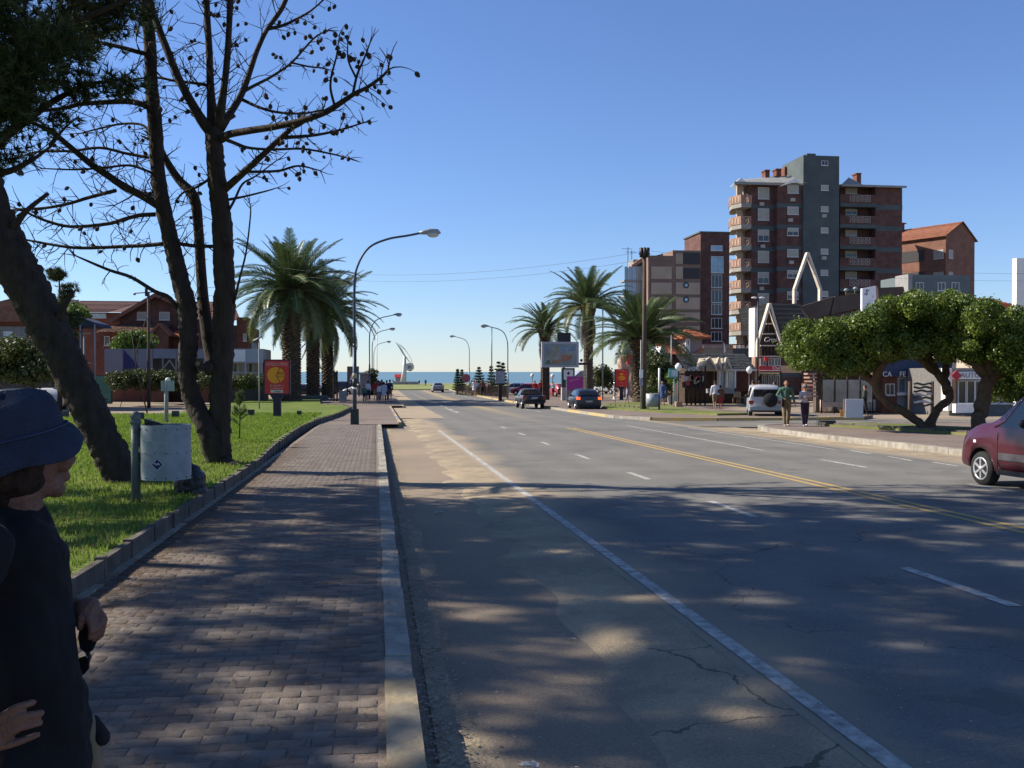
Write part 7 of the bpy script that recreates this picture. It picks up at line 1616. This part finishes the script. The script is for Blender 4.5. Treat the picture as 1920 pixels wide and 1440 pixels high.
# ================= PEOPLE =================
skin=mat('skin',(.14,.072,.05),.6,scale=14,col2=(.19,.10,.07),bump=.35,bscale=90,spec=.35); skin2=mat('tanned_skin',(.36,.19,.12),.6,.1,8)
hairs=[mat('dark_hair',(.02,.014,.01),.6,.3,30),mat('brown_hair',(.055,.03,.018),.6,.3,30),mat('fair_hair',(.16,.10,.05),.6,.3,30)]
def cl(name,c): return mat(name+'_cloth',c,.9,.12,6,.2)
def remesh(o,v,sm=2):
    m=o.modifiers.new('r','REMESH'); m.mode='VOXEL'; m.voxel_size=v; m.use_smooth_shade=True
    s_=o.modifiers.new('s','SMOOTH'); s_.iterations=sm; s_.factor=.5; return o
def person(label,q,rz,H=1.7,top=None,bot=None,hair=0,hat=None,stride=.15,short=False,skirt=False,sleeve=True,arms=(0,0),vox=.028,group=None,shoes=None,bag=None,w=1.,sk=None):
    q=Vector(q); root=thing('person',label,'person',q,rz,group); k=H/1.72; sk=sk or skin2
    J={}; V=lambda x,y,z:Vector((x*w,y,z))*k
    hip=V(0,0,.92); sh={s:V(s*.175,0,1.40) for s in(-1,1)}; hj={s:V(s*.085,0,.90) for s in(-1,1)}
    kn={s:V(s*.09,s*stride*.55+.03,.49) for s in(-1,1)}; an={s:V(s*.085,s*stride,.085) for s in(-1,1)}
    el={}; wr={}
    for i,s in enumerate((-1,1)):
        a=arms[i]; 
        if a=='up': el[s]=V(s*.23,.04,1.14); wr[s]=V(s*.12,.24,1.22)
        elif a=='out': el[s]=V(s*.30,.0,1.16); wr[s]=V(s*.14,.14,1.05)
        else: el[s]=V(s*.225,-s*stride*.35-.02,1.13); wr[s]=V(s*.235,-s*stride*.8+.05,.88)
    b=MB()
    b.ball(V(0,.005,1.605),Vector((.075,.092,.112))*k,12,9); b.cap(V(0,.03,1.545),V(0,.055,1.52),.045*k,.035*k); b.ball(V(0,.098,1.595),Vector((.013,.02,.02))*k,6,5)
    for s in(-1,1): b.ball(V(s*.076,0,1.60),Vector((.012,.02,.03))*k,6,5)
    b.cap(V(0,-.01,1.42),V(0,0,1.52),.052*k,.047*k)
    b.cap(V(-.09,0,1.37),V(.09,0,1.37),.10*k,.10*k,flat=.9); b.cap(V(0,0,1.28),V(0,0,1.05),.135*k,.115*k,flat=.8); b.cap(V(-.05,0,.95),V(.05,0,.95),.125*k,.125*k,flat=.85)
    for s in(-1,1):
        b.cap(hj[s],kn[s],.082*k,.055*k); b.cap(kn[s],an[s],.054*k,.036*k); b.cap(an[s]+V(0,-.03,-.04),an[s]+V(0,.13,-.055),.036*k,.030*k)
        b.cap(sh[s],el[s],.048*k,.038*k); b.cap(el[s],wr[s],.037*k,.026*k)
        d=(wr[s]-el[s]).normalized(); p=wr[s]+d*.045*k; b.cap(wr[s],p+d*.03*k,.026*k,.034*k,flat=.6)
        for f in range(4): a=p+V((f-1.5)*.016,0,0); b.cap(a+d*.03*k,a+d*(.09-.008*abs(f-1.5))*k+V(0,.012,0),.010*k,.008*k,5)
        b.cap(p,p+d*.04*k+V(-s*.035,.02,0),.012*k,.009*k,5)
    remesh(b.build('body',sk,root),vox*.75)
    if top:
        c=MB(); c.cap(V(-.10,0,1.375),V(.10,0,1.375),.108*k,.108*k,flat=.95); c.cap(V(0,0,1.30),V(0,0,1.03),.150*k,.138*k,flat=.85); c.cap(V(-.045,0,.97),V(.045,0,.97),.135*k,.135*k,flat=.9)
        for s in(-1,1):
            c.cap(sh[s],el[s],.064*k,.056*k)
            if sleeve: c.cap(el[s],el[s].lerp(wr[s],.9),.052*k,.042*k)
        remesh(c.build('shirt',top,root),vox*.8)
    c=MB(); c.cap(V(-.05,0,.95),V(.05,0,.95),.138*k,.138*k,flat=.92)
    if skirt: c.tube([V(0,0,1.0),V(0,0,.8),V(0,0,.58)],[.14*k,.18*k,.22*k],14)
    else:
        for s in(-1,1):
            c.cap(hj[s],kn[s] if not short else hj[s].lerp(kn[s],.8),.100*k,.078*k)
            if not short: c.cap(kn[s],an[s]+V(0,0,.03),.074*k,.062*k)
    if bot: remesh(c.build('skirt' if skirt else 'trousers',bot,root),vox*.8)
    if shoes:
        for s in(-1,1): c=MB(); c.cap(an[s]+V(0,-.04,-.045),an[s]+V(0,.14,-.055),.043*k,.036*k); c.build('shoe',shoes,root)
    c=MB(); c.ball(V(0,-.018,1.63),Vector((.083,.092,.102))*k,10,8); c.build('hair',hairs[hair],root)
    if hat: c=MB(); c.lathe([(.14*k,1.655*k),(.095*k,1.67*k),(.088*k,1.73*k),(.05*k,1.755*k),(.01,1.76*k)],n=12); c.build('cap',hat,root)
    if bag: bg_=MB(); p=wr[1]+V(.02,0,-.18); bg_.box(p,(.1*k,.24*k,.24*k),top=(.7,.8)); bg_.tube([p+V(0,-.06,.1),p+V(0,0,.2),p+V(0,.06,.1)],.01,4); o=bg_.build('hand_bag',bag,None,root.location,(0,0,rz)); tag(o,'dark bag carried by '+label.split(' in ')[0]+' at the kerb','bag')
    return root
def gq_(u,v,h=.15): q=P(u,v,h); q.z=g(q.y)+h; return q
def HH(u,vf,vt,h=.15): q=gq_(u,vf,h); return hz(vt,q)-q.z
cream_=cl('khaki',(.20,.15,.09)); navyc=cl('navy',(.03,.035,.07)); whitec=cl('white',(.62,.62,.64)); blackc=cl('black',(.015,.015,.017)); greenc=cl('green',(.08,.16,.11)); redc=cl('red',(.32,.03,.03)); greyc=cl('grey',(.18,.18,.2)); brownc=cl('brown',(.13,.07,.05)); bluec=cl('blue',(.06,.09,.2))
q=gq_(1474,799); person('man in an open green shirt and khaki trousers walking at the right kerb',q,R(172),HH(1474,799,713),greenc,cream_,0,None,.14,arms=(0,'out'),vox=.02,shoes=mat('tan_shoe',(.25,.22,.2),.7),bag=blackc,w=1.12)
q=gq_(1509,799); person('woman with peaked cap and white top beside the man in green',q,R(180),HH(1509,799,722),cl('lilac_white',(.50,.48,.56)),cl('navy_maroon',(.06,.025,.05)),0,greyc,.10,arms=('up','up'),vox=.02,shoes=white,sleeve=False)
pp=[o for o in COL.objects if o.name.startswith('person')]
# pale side stripes on her trousers
wo_=pp[-1]; k=1.0
for s in(-1,1):
    mb=MB(); Hk=HH(1509,799,722)/1.72; mb.tube([Vector((s*.175,0,.92))*Hk,Vector((s*.165,.02,.5))*Hk,Vector((s*.145,s*.10,.14))*Hk],[.022*Hk,.020*Hk,.018*Hk],6); mb.build('trouser_stripe',whitec,wo_)
crowd=[(1232,1,0)]
def small(u,D,vt,label,rz,top,bot,h=.15,**kw):
    q=gp(u,D,h); H=max(1.1,min(1.95,hz(vt,q)-q.z)); person(label,q,rz,H,top,bot,vox=.05,group=kw.pop('group','distant people'),**kw)
G1='people strolling on the left footpath'
Dc=92
small(704,88,712,'person in dark red top at the left of the strolling crowd',0,redc,cream_,group=G1,short=True)
small(710,90,713,'person in a maroon shirt behind the white top in the crowd',0,brownc,greyc,group=G1)
small(716,91,711,'tallest dark-haired person in the middle of the crowd',0,blackc,navyc,group=G1)
small(712,85,719,'short person in a white top and shorts in front of the crowd',0,whitec,greyc,group=G1,short=True)
small(720,84,716,'person in a long pale grey dress at the front of the crowd',0,cl('pale_grey',(.42,.43,.48)),cl('pale_grey2',(.42,.43,.48)),group=G1,skirt=True)
small(725,90,713,'person with a red back beside the long grey dress',0,redc,blackc,group=G1)
small(731,88,710,'man in a dark shirt and shorts at the right of the crowd',0,navyc,brownc,group=G1,short=True)
small(690,90,714,'person in a white shirt left of the crowd by the lamp foot',0,whitec,navyc,group=G1)
small(683,86,722,'child in green and dark trousers leftmost of the crowd',0,greenc,navyc,group=G1)
small(786,215,712,'lone dark figure standing near the beach basin',0,blackc,blackc); small(798,200,711,'lone figure in dark clothes on the grass by the sea',0,navyc,blackc)
G2='people walking beside the small firs'
for (u,D,vt,lab,t,b__) in ((884,118,713,'person in pale grey leftmost by the firs',greyc,cream_),(889,116,712,'person in a long white dress by the firs',whitec,whitec),(893,120,713,'person in a white top right of the long white dress',whitec,greyc),(904,115,712,'person in dark brown clothes in the fir group',brownc,blackc),(915,118,716,'short person in pale pink by the firs',cl('pink',(.45,.25,.25)),cream_),(909,121,714,'person in grey behind the dark brown one',greyc,navyc)):
    small(u,D,vt,lab,R(180) if u%2 else 0,t,b__,h=.12,group=G2,skirt='dress' in lab)
small(1003,105,714,'person in a red top behind the pickup, left of the billboard leg',0,redc,cream_,h=.13); small(1014,106,712,'person in a bright red shirt right behind the pickup',0,redc,navyc,h=.13); small(1037,110,716,'person in pink and white beneath the billboard',0,whitec,redc,h=.13)
small(1152,74,728,'person in white shorts left of the foot of the right poster stand',R(90),greyc,whitec,h=.13,short=True); small(1176,74,725,'person in a lilac top right of the foot of the right poster stand',R(90),cl('lilac',(.25,.24,.33)),greyc,h=.13,short=True)
small(1242,69,714,'person in a dark blue dress walking past the tall white post',R(150),bluec,bluec,h=.13,skirt=True)
small(1341,62,714,'person with a dark backpack and bare legs walking away on the plaza',0,whitec,cream_,h=.05,short=True); small(1351,62,722,'child in dark top beside the person with the backpack',0,brownc,redc,h=.05,short=True)
small(1412,60,713,'standing person in a white sleeveless top left of the white off-road car',R(20),whitec,greyc,h=.1,short=True,sleeve=False); small(1424,60,714,'standing person in a brown top left of the white off-road car',R(-20),brownc,cream_,h=.1,short=True)
small(1452,62,716,'person in red behind the white off-road car',R(90),redc,navyc,h=.1)
small(1622,50,722,'person in a dark jacket standing behind the white sandwich board',R(60),cl('dark_olive',(.04,.05,.035)),blackc)
# ---------- person in the foreground ----------
DW=2.3; fb=gp(40,DW,.15); 
WR=thing('person','person in a blue bucket hat and black jacket standing at the left edge, looking away','person',fb,-YAW)
iM=Matrix.Rotation(YAW,3,'Z')
def L(u,v,dd=0.): return iM@(at(u,v,DW+dd)-Vector(fb))
kW=DW/F
fa=R(50); fd=Vector((math.cos(fa),math.sin(fa),0)); sdv=Vector((-math.sin(fa),math.cos(fa),0)); RotH=Matrix.Rotation(fa,3,'Z')
Cc=L(46,842)
b=MB()
b.ball(Cc,(.096,.072,.110),20,14,rot=RotH); b.cap(Cc+fd*.035+Vector((0,0,-.055)),Cc+fd*.072+Vector((0,0,-.098)),.042,.023,12); b.cap(Cc+fd*.01+Vector((0,0,-.07)),Cc+fd*.055+Vector((0,0,-.085)),.052,.034,12)
b.ball(Cc+fd*.105+Vector((0,0,-.03)),(.018,.013,.018),8,6,rot=RotH); b.cap(Cc+fd*.097+Vector((0,0,.015)),Cc+fd*.108+Vector((0,0,-.028)),.010,.013,8)
b.cap(Cc+fd*.092+Vector((0,0,-.063)),Cc+fd*.095+Vector((0,0,-.072)),.013,.013,8)
for s in(-1,1): b.cap(Cc+sdv*.078*s+fd*-.01+Vector((0,0,.012)),Cc+sdv*.076*s+fd*-.004+Vector((0,0,-.028)),.013,.009,7); b.ball(Cc+fd*.066+sdv*.045*s+Vector((0,0,-.03)),(.028,.024,.028),8,6)
b.cap(L(30,975,.02),Cc+Vector((0,0,-.07))-fd*.02,.062,.055,12)
b.cap(L(-70,1010,-.12),L(14,1018,.14),.075,.07,12); b.cap(L(10,1060),L(45,1380),.10,.10,16,flat=1.2); b.cap(L(25,1440,-.05),L(40,1440,.06),.125,.125,16)
gz0=0.
for (du,dd) in ((30,-.09),(75,.09)): 
    hp=L(du,1500,dd); kn_=Vector((hp.x+.02,hp.y,.47)); b.cap(hp,kn_,.09,.06); b.cap(kn_,Vector((kn_.x,kn_.y,.08)),.058,.04); b.cap(Vector((kn_.x-.03,kn_.y,.045)),Vector((kn_.x+.14,kn_.y,.035)),.042,.035)
# near arm, hand spread on the waist
el=L(-120,1235,-.30); wr1=L(-62,1405,-.27)
b.cap(L(-45,1040,-.20),el,.056,.045); b.cap(el,wr1,.042,.028)
pc=L(-18,1385,-.25); b.cap(wr1,pc,.030,.036,10,flat=.7)
for (a,m1,e,r_) in ((( -8,1352),(30,1327),(62,1317),.0092),((-6,1368),(38,1345),(77,1337),.0095),((-6,1386),(38,1364),(75,1355),.0092),((-8,1402),(32,1392),(70,1378),.0085)):
    A_1,A_2,A_3=L(*a,-.255),L(*m1,-.262),L(*e,-.245); b.cap(pc,A_1,.022,r_*1.15,8); b.cap(A_1,A_2,r_*1.1,r_,9); b.cap(A_2,A_3,r_,r_*.82,9)
b.cap(pc,L(-30,1432,-.24),.018,.013,8)
# far arm, hand holding sunglasses
e2=L(5,1215,.20); w2_=L(140,1140,.10); b.cap(L(12,1045,.17),e2,.055,.045); b.cap(e2,w2_,.042,.028)
p2c=L(163,1142,.08); b.cap(w2_,p2c,.028,.034,10,flat=.75)
for (a,m1,e,r_) in (((182,1140),(196,1160),(190,1192),.0086),((178,1148),(190,1170),(183,1197),.0088),((172,1155),(182,1178),(176,1200),.0086),((166,1160),(172,1182),(168,1196),.008)):
    dq=.08-.012*((196-m1[0])/8); A_1,A_2,A_3=L(*a,dq),L(*m1,dq-.01),L(*e,dq-.004); b.cap(p2c,A_1,.02,r_*1.1,8); b.cap(A_1,A_2,r_*1.05,r_,8); b.cap(A_2,A_3,r_,r_*.8,8)
b.cap(L(158,1148,.06),L(152,1162,.045),.013,.011,8); b.cap(L(152,1162,.045),L(150,1176,.045),.0105,.009,8)
body=remesh(b.build('body',skin,WR),.0042,2)
# jacket
c=MB(); c.cap(L(-80,1022,-.13),L(14,1028,.15),.098,.085,14); c.cap(L(10,1050),L(30,1180,0),.128,.118,18,flat=1.2); c.cap(L(30,1180),L(56,1370),.120,.124,18,flat=1.35); c.cap(L(30,1440,-.06),L(44,1440,.06),.148,.146,18); c.cap(L(30,1560,-.06),L(42,1560,.06),.155,.155,18)
c.cap(L(22,965,.01),L(26,1000,.01),.075,.09,14)
c.cap(L(-45,1040,-.20),el,.078,.064,12); c.cap(el,el.lerp(wr1,.93),.062,.045,12); c.cap(L(12,1045,.17),e2,.075,.062,12); c.cap(e2,e2.lerp(w2_,.80),.058,.046,12)
jk=remesh(c.build('jacket',cl('black_jacket',(.008,.008,.010)),WR),.010,3)
tx2=bpy.data.textures.new('folds','CLOUDS'); tx2.noise_scale=.11; ds_=jk.modifiers.new('d','DISPLACE'); ds_.texture=tx2; ds_.strength=.038; ds_.mid_level=.5
c=MB()
for (du,dd) in ((30,-.09),(75,.09)): hp=L(du,1500,dd); c.cap(hp,Vector((hp.x+.02,hp.y,.47)),.115,.085,12); c.cap(Vector((hp.x+.02,hp.y,.47)),Vector((hp.x+.02,hp.y,.10)),.084,.075,12)
remesh(c.build('trousers',cl('dark_trousers',(.03,.03,.035)),WR),.014)
# zip edge and collar
c=MB(); c.tube([L(62,1010,-.02),L(78,1062,-.02),L(92,1100,-.02),L(102,1135,-.03)],.006,6); c.build('jacket_piping',mat('grey_piping',(.16,.17,.18),.7),WR)
c=MB(); c.tube([Cc+Vector((0,0,.0))+fd*.02-sdv*.082,Cc+fd*.07-sdv*.062+Vector((0,0,-.018)),Cc+fd*.093-sdv*.03+Vector((0,0,-.03))],.0022,5); c.build('spectacle_arm',black,WR)
# hair
c=MB(); c.ball(Cc-fd*.026+Vector((0,0,-.058)),(.076,.074,.06),16,12,rot=RotH); c.cap(Cc-fd*.055+Vector((0,0,-.05)),Cc-fd*.050+Vector((0,0,-.105)),.055,.035,12)
for s in (-1,1): c.cap(Cc-fd*.01+sdv*.066*s+Vector((0,0,-.035)),Cc-fd*.03+sdv*.066*s+Vector((0,0,-.085)),.026,.014,10)
hr=c.build('hair',mat('brown_hair_strands',(.035,.018,.011),.7,.5,60,.9,bscale=220,stretch=(1,1,.15)),WR); remesh(hr,.007,2)
# bucket hat
c=MB(); N=56; prof=[(.119,-.070),(.122,-.068),(.107,-.026),(.094,.006),(.093,.010),(.090,.055),(.085,.080),(.072,.094),(.045,.103),(.002,.106)]
vs=[]; 
for (r_,z_) in prof:
    for k_ in range(N):
        a=2*pi*k_/N; wv=1+(.025*math.sin(5*a+1)+.02*math.sin(9*a))*(1 if z_<-.01 else .35)+(.02*math.sin(7*a+z_*60) if z_>.05 else 0)
        rr=r_*wv*(1.+.10*abs(math.cos(a))); zz=z_+(.012*math.sin(3*a+.6) if z_<-.01 else 0)-(.012*max(0,math.sin(4*a+2)) if z_>.08 else 0)
        if z_<-.01: zz+= -.022*math.sin(a)*-1*0+.018*math.cos(a)
        vs.append((rr*math.cos(a)*1.06,rr*math.sin(a)*.95,zz))
fs=[(i*N+k_,i*N+(k_+1)%N,(i+1)*N+(k_+1)%N,(i+1)*N+k_) for i in range(len(prof)-1) for k_ in range(N)]+[tuple(range((len(prof)-1)*N,len(prof)*N))]
c.add(vs,fs,0,True); ho=c.build('bucket_hat',mat('denim_blue_cotton',(.028,.040,.072),.9,.15,20,.6,bscale=260),WR,Cc+Vector((-.005,0,.038)),(0,R(2),fa*.5))
ho.rotation_euler=(R(4),R(-13),fa*.6); ho.location=Cc+Vector((-.022,0,.030)); sm=ho.modifiers.new('sub','SUBSURF'); sm.levels=1; sm.render_levels=1; so_=ho.modifiers.new('sol','SOLIDIFY'); so_.thickness=.003
c=MB(); c.tube([Vector((.1*math.cos(a)*1.06*(1+.1*abs(math.cos(a))),.1*math.sin(a)*.95*(1+.1*abs(math.cos(a))),.006)) for a in lin(0,2*pi,40)],.0028,5,caps=False); c.build('hat_seam',mat('dark_blue_seam',(.03,.045,.09),.9),ho)
# sunglasses in her hand
sg_=thing('sunglasses','dark sunglasses dangling from the far hand of the person in the blue hat','sunglasses',fb,-YAW)
def lens(pts,dd,nm):
    c=MB(); o=[L(u,v,dd) for u,v in pts]; cn_=sum(o,Vector())/len(o); n_=len(o); back=[p+Vector((0,.006,0)) for p in o]
    c.add(o+back,[tuple(range(n_)),tuple(range(n_,2*n_))[::-1]]+[(i,(i+1)%n_,n_+(i+1)%n_,n_+i) for i in range(n_)]); c.build(nm,carglass,sg_)
lens([(150,1172),(168,1166),(183,1182),(182,1200),(174,1218),(163,1227),(150,1216),(146,1195)],.055,'lens'); lens([(138,1245),(148,1234),(160,1230),(167,1238),(166,1254),(157,1265),(144,1267),(137,1258)],.055,'lens')
c=MB(); c.tube([L(163,1224,.05),L(169,1231,.05),L(165,1240,.05)],.005,6); c.build('bridge',black,sg_); c=MB(); c.tube([L(165,1168,.06),L(172,1160,.07),L(178,1150,.07)],.0045,5); c.build('temple',black,sg_)
# bag at the hip
bgz=thing('hip_bag','black bag with a tan strap at the hip of the person in the hat','bag',fb,-YAW)
c=MB(); c.cap(L(176,1352,.10),L(190,1382,.10),.014,.022,10); c.build('bag_body',blackc,bgz)
c=MB(); c.tube([L(166,1345,.08),L(174,1390,.08),L(182,1440,.08),L(190,1520,.08)],[.014,.016,.018,.018],8,flat=.4); c.build('tan_strap',mat('tan_webbing',(.22,.17,.11),.85,.1,20),bgz)
